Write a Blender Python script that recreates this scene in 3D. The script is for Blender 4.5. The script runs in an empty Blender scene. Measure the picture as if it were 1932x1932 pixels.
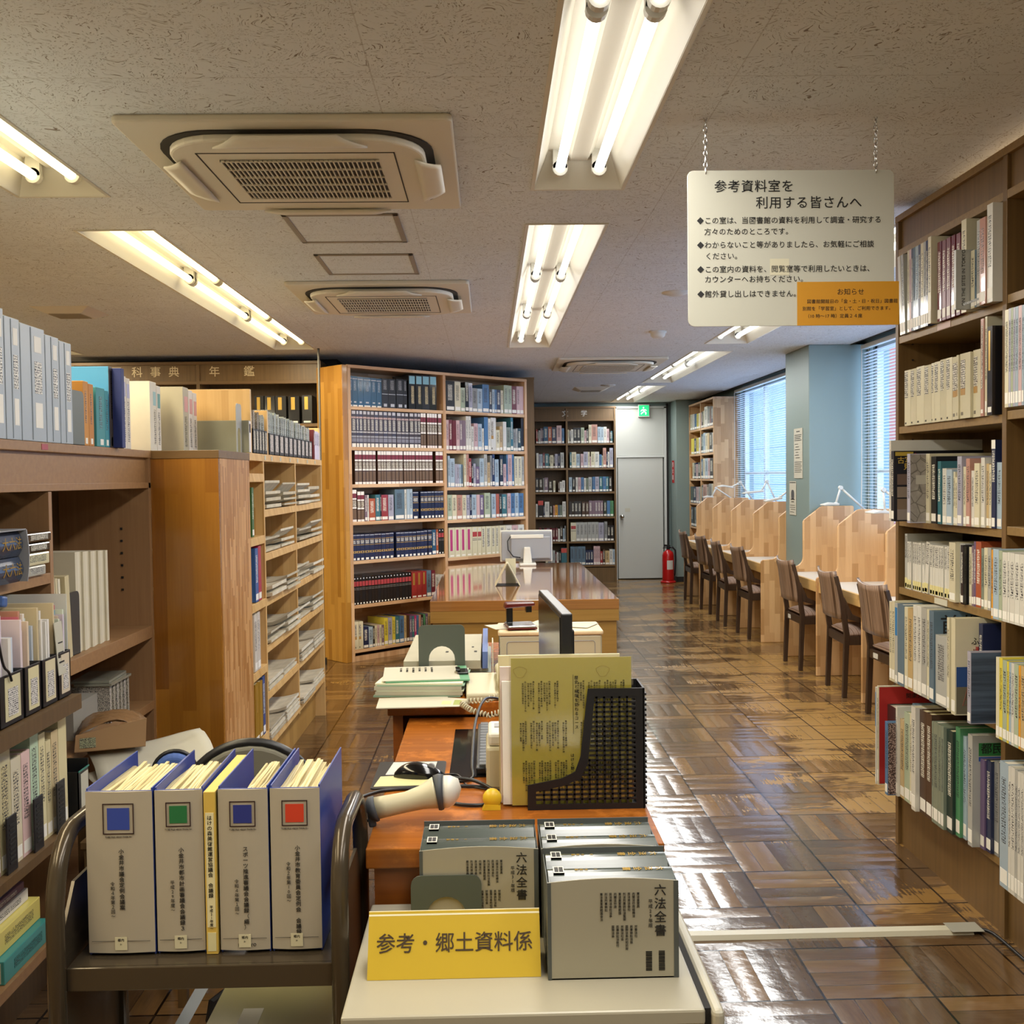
import bpy, bmesh, math, random
from mathutils import Vector, Matrix
S = bpy.context.scene
COL = S.collection
R = math.radians
# ---------------------------------------------------------------- camera, sky, exposure
PITCH, YAW, ROLL = .033632, -.022046, -.012345
_f = Vector((0, math.cos(PITCH), -math.sin(PITCH))); _u = Vector((0, math.sin(PITCH), math.cos(PITCH))); _r = Vector((1, 0, 0))
_r, _u = math.cos(ROLL) * _r + math.sin(ROLL) * _u, -math.sin(ROLL) * _r + math.cos(ROLL) * _u
_Z = Matrix.Rotation(YAW, 3, 'Z')
_r, _u, _f = _Z @ _r, _Z @ _u, _Z @ _f
cd = bpy.data.cameras.new('camera'); cam = bpy.data.objects.new('camera', cd); COL.objects.link(cam)
cam.matrix_world = Matrix(((_r.x, _u.x, -_f.x, 0), (_r.y, _u.y, -_f.y, 0), (_r.z, _u.z, -_f.z, 1.42), (0, 0, 0, 1)))
cd.sensor_width = 36; cd.lens = 1940.1 / 1932 * 36; cd.clip_start = .02; cd.clip_end = 100
S.camera = cam
W = bpy.data.worlds.new('daylight'); S.world = W; W.use_nodes = True
bg = W.node_tree.nodes['Background']; bg.inputs[0].default_value = (.52, .70, 1.0, 1); bg.inputs[1].default_value = 3.4
S.view_settings.view_transform = 'Standard'; S.view_settings.look = 'None'; S.view_settings.gamma = 1
S.view_settings.use_curve_mapping = False
S.view_settings.exposure = 1.0
S.cycles.use_denoising = True
S.cycles.max_bounces = 8; S.cycles.diffuse_bounces = 5; S.cycles.glossy_bounces = 4
S.cycles.sample_clamp_indirect = 6
TUBE_MID, TUBE_WARM, TUBE_COOL = 1.55, 1.8, 1.4      # brightness of the fluorescent tubes

# ---------------------------------------------------------------- mesh and object helpers
def lin(h):
    v = [int(h[i:i + 2], 16) / 255 for i in (0, 2, 4)]
    return tuple(c / 12.92 if c <= .04045 else ((c + .055) / 1.055) ** 2.4 for c in v) + (1,)

class MB:
    def __init__(s): s.v = []; s.f = []
    def add(s, vs, fs):
        n = len(s.v); s.v += [tuple(v) for v in vs]; s.f += [tuple(i + n for i in f) for f in fs]; return s
    def box(s, x0, y0, z0, x1, y1, z1):
        x0, x1 = sorted((x0, x1)); y0, y1 = sorted((y0, y1)); z0, z1 = sorted((z0, z1))
        return s.add([(x0, y0, z0), (x1, y0, z0), (x1, y1, z0), (x0, y1, z0), (x0, y0, z1), (x1, y0, z1), (x1, y1, z1), (x0, y1, z1)],
                     [(0, 3, 2, 1), (4, 5, 6, 7), (0, 1, 5, 4), (1, 2, 6, 5), (2, 3, 7, 6), (3, 0, 4, 7)])
    def prism(s, pts, axis, a, b):
        """pts: 2-D outline; extruded from a to b along axis ('x': pts are (y,z); 'y': (x,z); 'z': (x,y))"""
        def P(p, t): return {'x': (t, p[0], p[1]), 'y': (p[0], t, p[1]), 'z': (p[0], p[1], t)}[axis]
        n = len(pts); fl = [tuple(range(n)), tuple(range(2 * n - 1, n - 1, -1))] + [(i, i + n, (i + 1) % n + n, (i + 1) % n) for i in range(n)]
        return s.add([P(p, a) for p in pts] + [P(p, b) for p in pts], fl)
    def tube(s, pts, r, n=8, closed=False, caps=True):
        pts = [Vector(p) for p in pts]; N = len(pts); rr = r if isinstance(r, (list, tuple)) else [r] * N
        up = None; rings = []
        for i, p in enumerate(pts):
            if closed: t = pts[(i + 1) % N] - pts[i - 1]
            else: t = pts[min(i + 1, N - 1)] - pts[max(i - 1, 0)]
            t.normalize()
            if up is None: up = Vector((0, 0, 1)) if abs(t.z) < .9 else Vector((1, 0, 0))
            a = t.cross(up)
            if a.length < 1e-5: a = t.cross(Vector((0, 1, 0)))
            a.normalize(); b = t.cross(a).normalized(); up = -b if False else up
            up = (up - t * up.dot(t)); up = up.normalized() if up.length > 1e-4 else b
            rings.append([p + (a * math.cos(2 * math.pi * k / n) + b * math.sin(2 * math.pi * k / n)) * rr[i] for k in range(n)])
        vs = [q for g in rings for q in g]; fs = []
        for i in range(N if closed else N - 1):
            j = (i + 1) % N
            fs += [(i * n + k, i * n + (k + 1) % n, j * n + (k + 1) % n, j * n + k) for k in range(n)]
        if caps and not closed: fs += [tuple(range(n - 1, -1, -1)), tuple(range((N - 1) * n, N * n))]
        return s.add(vs, fs)
    def lathe(s, prof, c=(0, 0, 0), n=24, axis='z'):
        vs = []; m = len(prof)
        for k in range(n):
            a = 2 * math.pi * k / n
            for r, z in prof:
                p = (r * math.cos(a), r * math.sin(a), z)
                if axis == 'x': p = (p[2], p[0], p[1])
                if axis == 'y': p = (p[0], p[2], p[1])
                vs.append((p[0] + c[0], p[1] + c[1], p[2] + c[2]))
        fs = [(k * m + i, ((k + 1) % n) * m + i, ((k + 1) % n) * m + i + 1, k * m + i + 1) for k in range(n) for i in range(m - 1)]
        return s.add(vs, fs)
    def grid(s, nu, nv, fn, thick=0):
        vs = [fn(i / nu, j / nv) for j in range(nv + 1) for i in range(nu + 1)]
        fs = [(j * (nu + 1) + i, j * (nu + 1) + i + 1, (j + 1) * (nu + 1) + i + 1, (j + 1) * (nu + 1) + i) for j in range(nv) for i in range(nu)]
        return s.add(vs, fs)

def obj(name, mb, mat, parent=None, loc=(0, 0, 0), rot=(0, 0, 0), col=None, smooth=False, bevel=0, solid=0, label=None, seg=2):
    me = bpy.data.meshes.new(name); me.from_pydata(mb.v, [], mb.f); me.update()
    bm = bmesh.new(); bm.from_mesh(me); bmesh.ops.recalc_face_normals(bm, faces=bm.faces); bm.to_mesh(me); bm.free()
    if smooth:
        for p in me.polygons: p.use_smooth = True
    me.materials.append(mat)
    o = bpy.data.objects.new(name, me); COL.objects.link(o); o.location = loc; o.rotation_euler = rot
    if parent: o.parent = parent
    if col: o.color = lin(col)
    if solid:
        m = o.modifiers.new('solid', 'SOLIDIFY'); m.thickness = solid; m.offset = 0
    if bevel:
        m = o.modifiers.new('bevel', 'BEVEL'); m.width = bevel; m.segments = seg; m.limit_method = 'ANGLE'; m.angle_limit = R(40)
    if label: o['label'] = label
    return o

def tag(o, label=None, cat=None, group=None, kind=None):
    if label: o['label'] = label
    if cat: o['category'] = cat
    if group: o['group'] = group
    if kind: o['kind'] = kind
    return o
def thing(name, label, cat, loc=(0, 0, 0), rz=0, group=None, rot=None):
    o = bpy.data.objects.new(name, None); COL.objects.link(o); o.location = loc; o.rotation_euler = rot or (0, 0, rz); o.empty_display_size = .05
    return tag(o, label, cat, group)
def struct(name, mb, mat, parent=None, **k):
    o = obj(name, mb, mat, parent, **k)
    return o if parent else tag(o, kind='structure')
def copy_tree(o, parent=None):
    c = o.copy(); COL.objects.link(c)
    if parent: c.parent = parent
    for ch in [x for x in o.children]: copy_tree(ch, c)
    return c
def text(name, body, size, mat, parent=None, loc=(0, 0, 0), rot=(0, 0, 0), align='LEFT', vertical=False, line=1.0, bold=0, space=1.0, col=None):
    if vertical: line *= 1.12; size *= .88
    c = bpy.data.curves.new(name, 'FONT'); c.body = '\n'.join(body) if vertical else body
    c.size = size; c.align_x = 'CENTER' if vertical else align; c.align_y = 'TOP' if vertical else 'CENTER'
    c.resolution_u = 2; c.space_line = line; c.space_character = space; c.extrude = .0002; c.offset = min(bold, .006 * size)
    q = bpy.data.objects.new('outline', c); me = bpy.data.meshes.new_from_object(q)
    bpy.data.objects.remove(q); bpy.data.curves.remove(c); me.name = name; me.materials.clear(); me.materials.append(mat)
    o = bpy.data.objects.new(name, me); COL.objects.link(o); o.location = loc; o.rotation_euler = rot
    if parent: o.parent = parent
    if col: o.color = lin(col)
    return o
def arc(cx, cy, r, a0, a1, n=8):
    return [(cx + r * math.cos(R(a0 + (a1 - a0) * i / n)), cy + r * math.sin(R(a0 + (a1 - a0) * i / n))) for i in range(n + 1)]
def rrect(x0, y0, x1, y1, r, n=5):
    return arc(x1 - r, y1 - r, r, 0, 90, n) + arc(x0 + r, y1 - r, r, 90, 180, n) + arc(x0 + r, y0 + r, r, 180, 270, n) + arc(x1 - r, y0 + r, r, 270, 360, n)
FRONT = (R(90), 0, 0)            # text or sheet facing the camera side (-Y)
LEFTWARD = (R(90), 0, R(-90))    # facing -X
RIGHTWARD = (R(90), 0, R(90))    # facing +X

# ---------------------------------------------------------------- materials
def mat(name, rough=.5, metal=0, col=None, spec=.5, coat=0):
    m = bpy.data.materials.new(name); m.use_nodes = True; b = m.node_tree.nodes['Principled BSDF']
    b.inputs['Roughness'].default_value = rough; b.inputs['Metallic'].default_value = metal
    b.inputs['Specular IOR Level'].default_value = spec; b.inputs['Coat Weight'].default_value = coat; b.inputs['Coat Roughness'].default_value = .08
    if col: b.inputs['Base Color'].default_value = lin(col)
    return m
def nodes(m):
    t = m.node_tree; return t, t.nodes, t.links, t.nodes['Principled BSDF']
def N(t, kind, **k):
    n = t.nodes.new(kind)
    for a, v in k.items(): setattr(n, a, v)
    return n
def math_(t, op, a, b=None, clamp=False):
    n = N(t, 'ShaderNodeMath', operation=op, use_clamp=clamp)
    for i, v in enumerate((a, b)):
        if v is None: continue
        if isinstance(v, (int, float)): n.inputs[i].default_value = v
        else: t.links.new(v, n.inputs[i])
    return n.outputs[0]
def mix(t, fac, a, b, mode='MIX'):
    n = N(t, 'ShaderNodeMix', data_type='RGBA', blend_type=mode)
    for i, v in ((0, fac), (6, a), (7, b)):
        if isinstance(v, (int, float)): n.inputs[i].default_value = v
        elif isinstance(v, tuple): n.inputs[i].default_value = v
        else: t.links.new(v, n.inputs[i])
    return n.outputs[2]
def ramp(t, v, stops):
    n = N(t, 'ShaderNodeValToRGB'); e = n.color_ramp.elements
    while len(e) < len(stops): e.new(.5)
    for q, (p, c) in zip(e, stops): q.position = p; q.color = c if isinstance(c, tuple) else (c, c, c, 1)
    t.links.new(v, n.inputs[0]); return n.outputs[0]
def noise(t, vec, scale, detail=2, rough=.5):
    n = N(t, 'ShaderNodeTexNoise'); n.inputs['Scale'].default_value = scale; n.inputs['Detail'].default_value = detail; n.inputs['Roughness'].default_value = rough
    t.links.new(vec, n.inputs['Vector']); return n.outputs[0]
def scaled(t, vec, sx, sy, sz):
    n = N(t, 'ShaderNodeMapping'); n.inputs['Scale'].default_value = (sx, sy, sz); t.links.new(vec, n.inputs[0]); return n.outputs[0]
def bump(t, b, h, dist, strength=1):
    n = N(t, 'ShaderNodeBump'); n.inputs['Distance'].default_value = dist; n.inputs['Strength'].default_value = strength
    t.links.new(h, n.inputs['Height']); t.links.new(n.outputs[0], b.inputs['Normal'])
def stave_wood(name, c1, c2, rough=.4, w=.045, l=.32, mode='v', coat=0, grain=.35):
    """finger-jointed laminated board: staves of random tone"""
    m = mat(name, rough, coat=coat); t, ns, L, b = nodes(m)
    tc = N(t, 'ShaderNodeTexCoord'); sp = N(t, 'ShaderNodeSeparateXYZ'); L.new(tc.outputs['Object'], sp.inputs[0])
    if mode == 'v': u, v = math_(t, 'ADD', sp.outputs[0], sp.outputs[1]), sp.outputs[2]
    elif mode == 'x': u, v = math_(t, 'ADD', sp.outputs[1], sp.outputs[2]), sp.outputs[0]
    else: u, v = math_(t, 'ADD', sp.outputs[0], sp.outputs[2]), sp.outputs[1]
    row = math_(t, 'FLOOR', math_(t, 'DIVIDE', u, w))
    wn = N(t, 'ShaderNodeTexWhiteNoise', noise_dimensions='1D'); L.new(row, wn.inputs['W'])
    vv = math_(t, 'ADD', math_(t, 'DIVIDE', v, l), math_(t, 'MULTIPLY', wn.outputs[0], 7.0))
    cb = N(t, 'ShaderNodeCombineXYZ'); L.new(row, cb.inputs[0]); L.new(math_(t, 'FLOOR', vv), cb.inputs[1])
    w2 = N(t, 'ShaderNodeTexWhiteNoise', noise_dimensions='2D'); L.new(cb.outputs[0], w2.inputs['Vector'])
    cg = N(t, 'ShaderNodeCombineXYZ'); L.new(math_(t, 'MULTIPLY', u, 160), cg.inputs[0]); L.new(math_(t, 'MULTIPLY', v, 7), cg.inputs[1]); L.new(math_(t, 'MULTIPLY', w2.outputs[0], 40), cg.inputs[2])
    g = noise(t, cg.outputs[0], 1, 3)
    f = math_(t, 'ADD', math_(t, 'MULTIPLY', w2.outputs[0], 1 - grain), math_(t, 'MULTIPLY', g, grain))
    mid = tuple((a + c) / 2 for a, c in zip(lin(c1), lin(c2)))
    L.new(ramp(t, f, [(.15, lin(c1)), (.5, mid), (.85, lin(c2))]), b.inputs['Base Color'])
    return m
def veneer(name, c1, c2, rough=.45, axis='z', coat=0, blotch=0):
    m = mat(name, rough, coat=coat); t, ns, L, b = nodes(m)
    tc = N(t, 'ShaderNodeTexCoord'); s = {'z': (60, 60, 2.2), 'x': (2.2, 60, 60), 'y': (60, 2.2, 60)}[axis]
    f = noise(t, scaled(t, tc.outputs['Object'], *s), 1, 4, .6)
    c = ramp(t, f, [(.3, lin(c1)), (.7, lin(c2))])
    if blotch:
        g = noise(t, tc.outputs['Object'], 9, 5, .7)
        c = mix(t, ramp(t, g, [(.52, 0.0), (.66, blotch)]), c, tuple(min(1, x * 1.9) for x in lin(c2)[:3]) + (1,))
    L.new(c, b.inputs['Base Color'])
    return m
def objcol(name, rough=.5, metal=0, mottled=.06, coat=0, script=0):
    """surface that takes its colour from the object itself; script > 0 prints rows of tiny illegible characters"""
    m = mat(name, rough, metal, coat=coat); t, ns, L, b = nodes(m)
    oi = N(t, 'ShaderNodeObjectInfo'); tc = N(t, 'ShaderNodeTexCoord'); c = oi.outputs['Color']
    if mottled:
        n = noise(t, tc.outputs['Object'], 14, 3)
        c = mix(t, 1.0, c, ramp(t, n, [(.3, 1 - mottled), (.7, 1 + 0.0)]), 'MULTIPLY')
    if script:
        cell = N(t, 'ShaderNodeVectorMath', operation='SNAP'); L.new(tc.outputs['Object'], cell.inputs[0]); cell.inputs[1].default_value = (script * .25,) * 3
        w = N(t, 'ShaderNodeTexWhiteNoise', noise_dimensions='3D'); L.new(cell.outputs[0], w.inputs['Vector'])
        sp = N(t, 'ShaderNodeSeparateXYZ'); L.new(tc.outputs['Object'], sp.inputs[0])
        z = math_(t, 'FRACT', math_(t, 'DIVIDE', sp.outputs[2], script))
        gate = math_(t, 'MULTIPLY', math_(t, 'GREATER_THAN', w.outputs[0], .42), math_(t, 'LESS_THAN', z, .78))
        lum = N(t, 'ShaderNodeRGBToBW'); L.new(c, lum.inputs[0])
        ink = mix(t, math_(t, 'GREATER_THAN', lum.outputs[0], .16), (.75, .72, .6, 1), (.03, .03, .035, 1))
        c = mix(t, gate, c, ink)
    L.new(c, b.inputs['Base Color'])
    return m
def emis(name, c, s):
    m = mat(name); t, ns, L, b = nodes(m); b.inputs['Emission Color'].default_value = c; b.inputs['Emission Strength'].default_value = s
    b.inputs['Base Color'].default_value = c; return m

def mat_floor():
    m = mat('waxed parquet', .16, coat=0); t, ns, L, b = nodes(m)
    tc = N(t, 'ShaderNodeTexCoord'); sp = N(t, 'ShaderNodeSeparateXYZ'); L.new(tc.outputs['Object'], sp.inputs[0])
    X = math_(t, 'DIVIDE', math_(t, 'SUBTRACT', sp.outputs[0], .892 - 30), .3); Y = math_(t, 'DIVIDE', math_(t, 'SUBTRACT', sp.outputs[1], 2.712 - 30), .3)
    fx, fy = math_(t, 'FLOOR', X), math_(t, 'FLOOR', Y); ux, uy = math_(t, 'FRACT', X), math_(t, 'FRACT', Y)
    par = math_(t, 'MODULO', math_(t, 'ADD', fx, fy), 2.0)
    inv = math_(t, 'SUBTRACT', 1.0, par)
    a = math_(t, 'ADD', math_(t, 'MULTIPLY', ux, par), math_(t, 'MULTIPLY', uy, inv))      # across the strips
    al = math_(t, 'ADD', math_(t, 'MULTIPLY', uy, par), math_(t, 'MULTIPLY', ux, inv))     # along the strips
    st = math_(t, 'MULTIPLY', a, 4.0); si, sf = math_(t, 'FLOOR', st), math_(t, 'FRACT', st)
    cb = N(t, 'ShaderNodeCombineXYZ'); L.new(fx, cb.inputs[0]); L.new(fy, cb.inputs[1]); L.new(si, cb.inputs[2])
    wn = N(t, 'ShaderNodeTexWhiteNoise', noise_dimensions='3D'); L.new(cb.outputs[0], wn.inputs['Vector'])
    gv = N(t, 'ShaderNodeCombineXYZ'); L.new(math_(t, 'MULTIPLY', st, 5), gv.inputs[0]); L.new(math_(t, 'MULTIPLY', al, 2.0), gv.inputs[1]); L.new(math_(t, 'MULTIPLY', wn.outputs[0], 60), gv.inputs[2])
    g = noise(t, gv.outputs[0], 1.6, 4, .6)
    tone = math_(t, 'ADD', math_(t, 'MULTIPLY', wn.outputs[0], .55), math_(t, 'MULTIPLY', g, .45))
    c = ramp(t, tone, [(.2, lin('4e3a26')), (.5, lin('624a2f')), (.8, lin('7a5c38'))])
    # worn patches where the dark wax has gone, with desk reflections painted in
    pv = scaled(t, tc.outputs['Object'], 1.3, 2.6, 1)
    pn = math_(t, 'ADD', noise(t, pv, 1.0, 5, .65), math_(t, 'MULTIPLY', math_(t, 'SUBTRACT', g, .5), .25))
    side = ramp(t, math_(t, 'MULTIPLY', math_(t, 'ADD', sp.outputs[0], 1.5), .25), [(.58, 0.0), (.80, .15)])
    wear_reflect = ramp(t, math_(t, 'ADD', pn, side), [(.635, 0.0), (.665, 1.0)])
    c = mix(t, math_(t, 'MULTIPLY', wear_reflect, .8), c, lin('94703a'))
    def edge(v, w): return math_(t, 'LESS_THAN', math_(t, 'MINIMUM', v, math_(t, 'SUBTRACT', 1.0, v)), w)
    te = math_(t, 'MAXIMUM', edge(ux, .012), edge(uy, .012)); se = edge(sf, .022)
    c = mix(t, math_(t, 'MAXIMUM', te, math_(t, 'MULTIPLY', se, .55)), c, lin('1c120a'))
    L.new(c, b.inputs['Base Color'])
    L.new(math_(t, 'ADD', .13, math_(t, 'MULTIPLY', wear_reflect, .14)), b.inputs['Roughness'])
    b.inputs['Specular IOR Level'].default_value = .6
    cup = math_(t, 'MULTIPLY', math_(t, 'SINE', math_(t, 'MULTIPLY', sf, math.pi)), math_(t, 'ADD', .4, wn.outputs[0]))
    lo = noise(t, tc.outputs['Object'], 5, 2); hi = noise(t, tc.outputs['Object'], 38, 3)
    h = math_(t, 'ADD', math_(t, 'MULTIPLY', cup, .35), math_(t, 'ADD', math_(t, 'MULTIPLY', lo, 1.1), math_(t, 'MULTIPLY', hi, .22)))
    h = math_(t, 'SUBTRACT', h, math_(t, 'MULTIPLY', te, 1.0))
    bump(t, b, h, .0022)
    return m
def mat_ceiling():
    m = mat('fissured ceiling board', .85); t, ns, L, b = nodes(m)
    tc = N(t, 'ShaderNodeTexCoord'); O = tc.outputs['Object']
    wob = N(t, 'ShaderNodeVectorMath', operation='ADD'); nz = N(t, 'ShaderNodeTexNoise'); nz.inputs['Scale'].default_value = 6; L.new(O, nz.inputs['Vector'])
    sc = N(t, 'ShaderNodeVectorMath', operation='SCALE'); L.new(nz.outputs['Color'], sc.inputs[0]); sc.inputs['Scale'].default_value = .25
    L.new(O, wob.inputs[0]); L.new(sc.outputs[0], wob.inputs[1])
    f1 = noise(t, scaled(t, wob.outputs[0], 105, 240, 1), 1, 2, .5); f2 = noise(t, scaled(t, wob.outputs[0], 250, 130, 1), 1, 2, .5); f3 = noise(t, O, 3.0, 3)
    fl = math_(t, 'MAXIMUM', ramp(t, f1, [(.64, 0.0), (.69, 1.0)]), ramp(t, f2, [(.65, 0.0), (.70, .8)]))
    c = mix(t, fl, mix(t, f3, lin('d6dce0'), lin('e2e6e8')), lin('8a8074'))
    sp = N(t, 'ShaderNodeSeparateXYZ'); L.new(O, sp.inputs[0])
    def seam(v, p): 
        q = math_(t, 'FRACT', math_(t, 'DIVIDE', v, p)); return math_(t, 'LESS_THAN', q, .0035 / p)
    c = mix(t, math_(t, 'MULTIPLY', math_(t, 'MAXIMUM', seam(math_(t, 'ADD', sp.outputs[0], 20.3), .91), seam(math_(t, 'ADD', sp.outputs[1], 20.15), .455)), .3), c, lin('8d8378'))
    L.new(c, b.inputs['Base Color']); bump(t, b, math_(t, 'SUBTRACT', 1.0, fl), .003, .7)
    return m

M = dict(
    floor=mat_floor(), ceil=mat_ceiling(),
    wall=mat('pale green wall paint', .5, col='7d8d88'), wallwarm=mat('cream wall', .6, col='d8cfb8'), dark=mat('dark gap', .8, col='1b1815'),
    door=mat('grey painted steel', .45, col='bcbdb6'), frame=mat('light steel frame', .4, col='c9cac4'),
    brown=veneer('brown oak veneer', '624a28', '745832', .42), brownh=veneer('brown oak veneer along', '664c2a', '785a34', .42, 'x'), browny=veneer('brown oak shelf', '7a6036', '8d7042', .42, 'y'),
    tan=veneer('tan oak veneer', '8e6a48', '9c7853', .45), tany=veneer('tan oak along', '8e6a47', '9d7951', .45, 'y'),
    brownd=veneer('brown case back', '554024', '644b2b', .55),
    pale=stave_wood('pale laminated pine', 'b98f66', 'dbb78f', .42, .03, .4, 'x'), palev=stave_wood('pale laminated pine upright', 'b98f66', 'd9b48b', .42, .03, .5, 'v'),
    amber=stave_wood('amber lacquered laminate', '9a6a26', 'be8e42', .28, .045, .55, 'v', coat=.4),
    amberd=stave_wood('deep amber lacquered laminate', '85521a', 'ac752a', .22, .05, .7, 'v', coat=.6),
    ambern=stave_wood('finger jointed pine side', 'a06c38', 'd0a06a', .35, .018, .16, 'v'),
    casel=stave_wood('light maple case', 'c69a5c', 'dcb67a', .4, .03, .6, 'y'), caselv=stave_wood('light maple upright', 'c69a5c', 'dcb67a', .4, .03, .6, 'v'), caseback=stave_wood('maple case back', '9a7338', 'ad8546', .5, .1, 1.2, 'v'),
    carrel=stave_wood('finger jointed rubberwood', 'ad8252', 'd6ad7c', .38, .045, .22, 'v', grain=.3), carrelh=stave_wood('rubberwood edge', 'b48c50', 'd4ae72', .38, .045, .5, 'y'),
    white=mat('white laminate', .35, col='c8c4ba'), table=veneer('polished oak table', '8a5a2c', '9c6a36', .06, 'x', coat=1), tableside=veneer('oak table side', '8f6a30', '9f783c', .3, 'x'),
    desk=veneer('worn orange desk', '8a4a16', 'a05f20', .25, 'x', blotch=.55), deskfront=veneer('orange desk front', '7d4216', '8e4f1c', .35, 'x'),
    chairwood=veneer('dark stained beech', '33251a', '453225', .3), plast=mat('white plastic', .35, col='cfcdc4'), ivory=mat('ivory plastic', .4, col='b9b296'), greypl=mat('grey plastic', .4, col='8d8f94'),
    black=mat('black plastic', .4, col='15161a'), blackg=mat('glossy black plastic', .12, col='0c0c0e'), dkmetal=mat('bronze enamelled steel tube', .22, .3, col='4a4032'), steel=mat('bright steel', .2, 1, col='c8c8c8'), zinc=mat('brushed zinc', .4, .9, col='8d8f8c'),
    lampw=mat('white fixture enamel', .35, col='d9d5c8'), acw=mat('ivory air conditioner plastic', .45, col='d9d2c0'), acd=mat('dark slot', .7, col='2a2620'), chrome=mat('chrome', .08, 1, col='d8d8d8'),
    tubem=emis('fluorescent tube', (1, .97, .90, 1), TUBE_MID), tubew=emis('warm fluorescent tube', (1, .88, .56, 1), TUBE_WARM), tubec=emis('cool fluorescent tube', (.97, .99, .98, 1), TUBE_COOL),
    cover=objcol('printed cover', .32), coverm=objcol('matt cover', .6), clear=objcol('laminated gloss cover', .18, coat=.5), title=objcol('spine print', .4, mottled=0, script=.0075), titles=objcol('fine print', .55, mottled=0, script=.0048), paint=objcol('plain colour', .45, mottled=0), plastic=objcol('moulded plastic', .35, mottled=0), metalc=objcol('painted metal', .4, mottled=0), gilt=objcol('foil stamp', .3, .6, mottled=0),
    pages=mat('page edges', .8, col='e3d6a8'), pagesw=mat('white page edges', .8, col='c4bda8'), ink=mat('black ink', .6, col='141414'), inkw=mat('white lettering', .5, col='e8e6e0'),
    gold=mat('gold foil', .3, .8, col='d0a848'), paperm=mat('white paper', .7, col='b9b5a4'), news=objcol('newsprint', .85, mottled=.25),
    red=mat('red enamel', .25, col='b01818'), green=mat('exit green', .4, col='0f9a58'),
)
_t, _n, _l, _b = nodes(M['pages'])
_tc = N(_t, 'ShaderNodeTexCoord'); _l.new(ramp(_t, noise(_t, scaled(_t, _tc.outputs['Object'], 420, 6, 6), 1, 2), [(.35, lin('a8986a')), (.6, lin('cfc39a'))]), _b.inputs['Base Color'])
# glass: clear panes that still let the daylight straight through
def mat_glass():
    m = bpy.data.materials.new('window glass'); m.use_nodes = True; t = m.node_tree; t.nodes.clear()
    out = N(t, 'ShaderNodeOutputMaterial'); tr = N(t, 'ShaderNodeBsdfTransparent'); gl = N(t, 'ShaderNodeBsdfGlossy'); gl.inputs['Roughness'].default_value = .02; mx = N(t, 'ShaderNodeMixShader'); mx.inputs[0].default_value = .06
    tr.inputs[0].default_value = (.9, .95, 1, 1); t.links.new(tr.outputs[0], mx.inputs[1]); t.links.new(gl.outputs[0], mx.inputs[2]); t.links.new(mx.outputs[0], out.inputs[0]); return m
M['glass'] = mat_glass()
def mat_film():
    m = bpy.data.materials.new('clear film'); m.use_nodes = True; t = m.node_tree; t.nodes.clear()
    out = N(t, 'ShaderNodeOutputMaterial'); tr = N(t, 'ShaderNodeBsdfTransparent'); gl = N(t, 'ShaderNodeBsdfGlossy'); gl.inputs['Roughness'].default_value = .15; mx = N(t, 'ShaderNodeMixShader'); mx.inputs[0].default_value = .12
    t.links.new(tr.outputs[0], mx.inputs[1]); t.links.new(gl.outputs[0], mx.inputs[2]); t.links.new(mx.outputs[0], out.inputs[0]); return m
M['film'] = mat_film()
random.seed(7)

# ================================================================ room shell
ZC = 2.42
LIGHTS = [  # x0, x1, y0, y1, tubes along, tone, label
 (.17, .472, -.23, 3.60, 3, 'tubem', 'long recessed twin-tube fluorescent light nearest overhead in the middle row'),
 (.17, .475, 4.10, 7.93, 3, 'tubem', 'long recessed twin-tube light behind the nearest one in the middle row'),
 (-1.62, -1.32, -.18, 3.65, 3, 'tubew', 'warm twin-tube ceiling light cut by the photo edge above the grey file boxes'),
 (-1.62, -1.32, 4.15, 7.92, 3, 'tubew', 'warm long twin-tube ceiling light over the newspaper shelves'),
 (-3.45, -3.15, .0, 3.83, 3, 'tubew', 'added unseen warm ceiling light beyond the shelving, brightening the room'),  # extra fixture out of view, added to brighten the dim ceiling
 (-3.45, -3.15, 4.3, 8.1, 3, 'tubew', 'second added warm ceiling light beyond the shelving, brightening the room'),  # second fixture of the added row, there for more bounced light
 (1.665, 1.978, .0, 3.6, 3, 'tubec', 'added unseen cool ceiling light above the aisle bookcase, evening the room light'),  # unseen fixture added so the room is lit evenly
 (1.665, 1.978, 3.97, 7.82, 3, 'tubec', 'recessed twin-tube light partly hidden behind the hanging notice board'),
 (1.665, 1.975, 8.31, 11.03, 2, 'tubec', 'recessed twin-tube light above the study desks past the hanging notice'),
 (1.665, 1.975, 11.42, 13.95, 2, 'tubec', 'farthest recessed twin-tube light in front of the grey exit door')]
def holed(x0, x1, y0, y1, z0, z1, holes):
    xs = sorted({x0, x1, *[h[0] for h in holes], *[h[1] for h in holes]}); ys = sorted({y0, y1, *[h[2] for h in holes], *[h[3] for h in holes]})
    m = MB()
    for a, b in zip(xs, xs[1:]):
        for c, d in zip(ys, ys[1:]):
            if not any(h[0] <= (a + b) / 2 <= h[1] and h[2] <= (c + d) / 2 <= h[3] for h in holes): m.box(a, c, z0, b, d, z1)
    return m
struct('floor', MB().box(-4.6, -2.0, -.1, 3.1, 14.2, 0), M['floor'])
struct('ceiling', holed(-4.6, 2.82, -2.0, 14.2, ZC, ZC + .03, [l[:4] for l in LIGHTS]), M['ceil'])
struct('ceiling_slab', MB().box(-4.7, -2.1, 2.66, 3.2, 14.3, 2.8), M['dark'])
struct('wall_left', MB().box(-4.7, -2.0, 0, -4.6, 14.2, 2.66), M['wallwarm'])
struct('wall_back', MB().box(-4.7, -2.1, 0, 3.1, -2.0, 2.66), M['wallwarm'])
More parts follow.
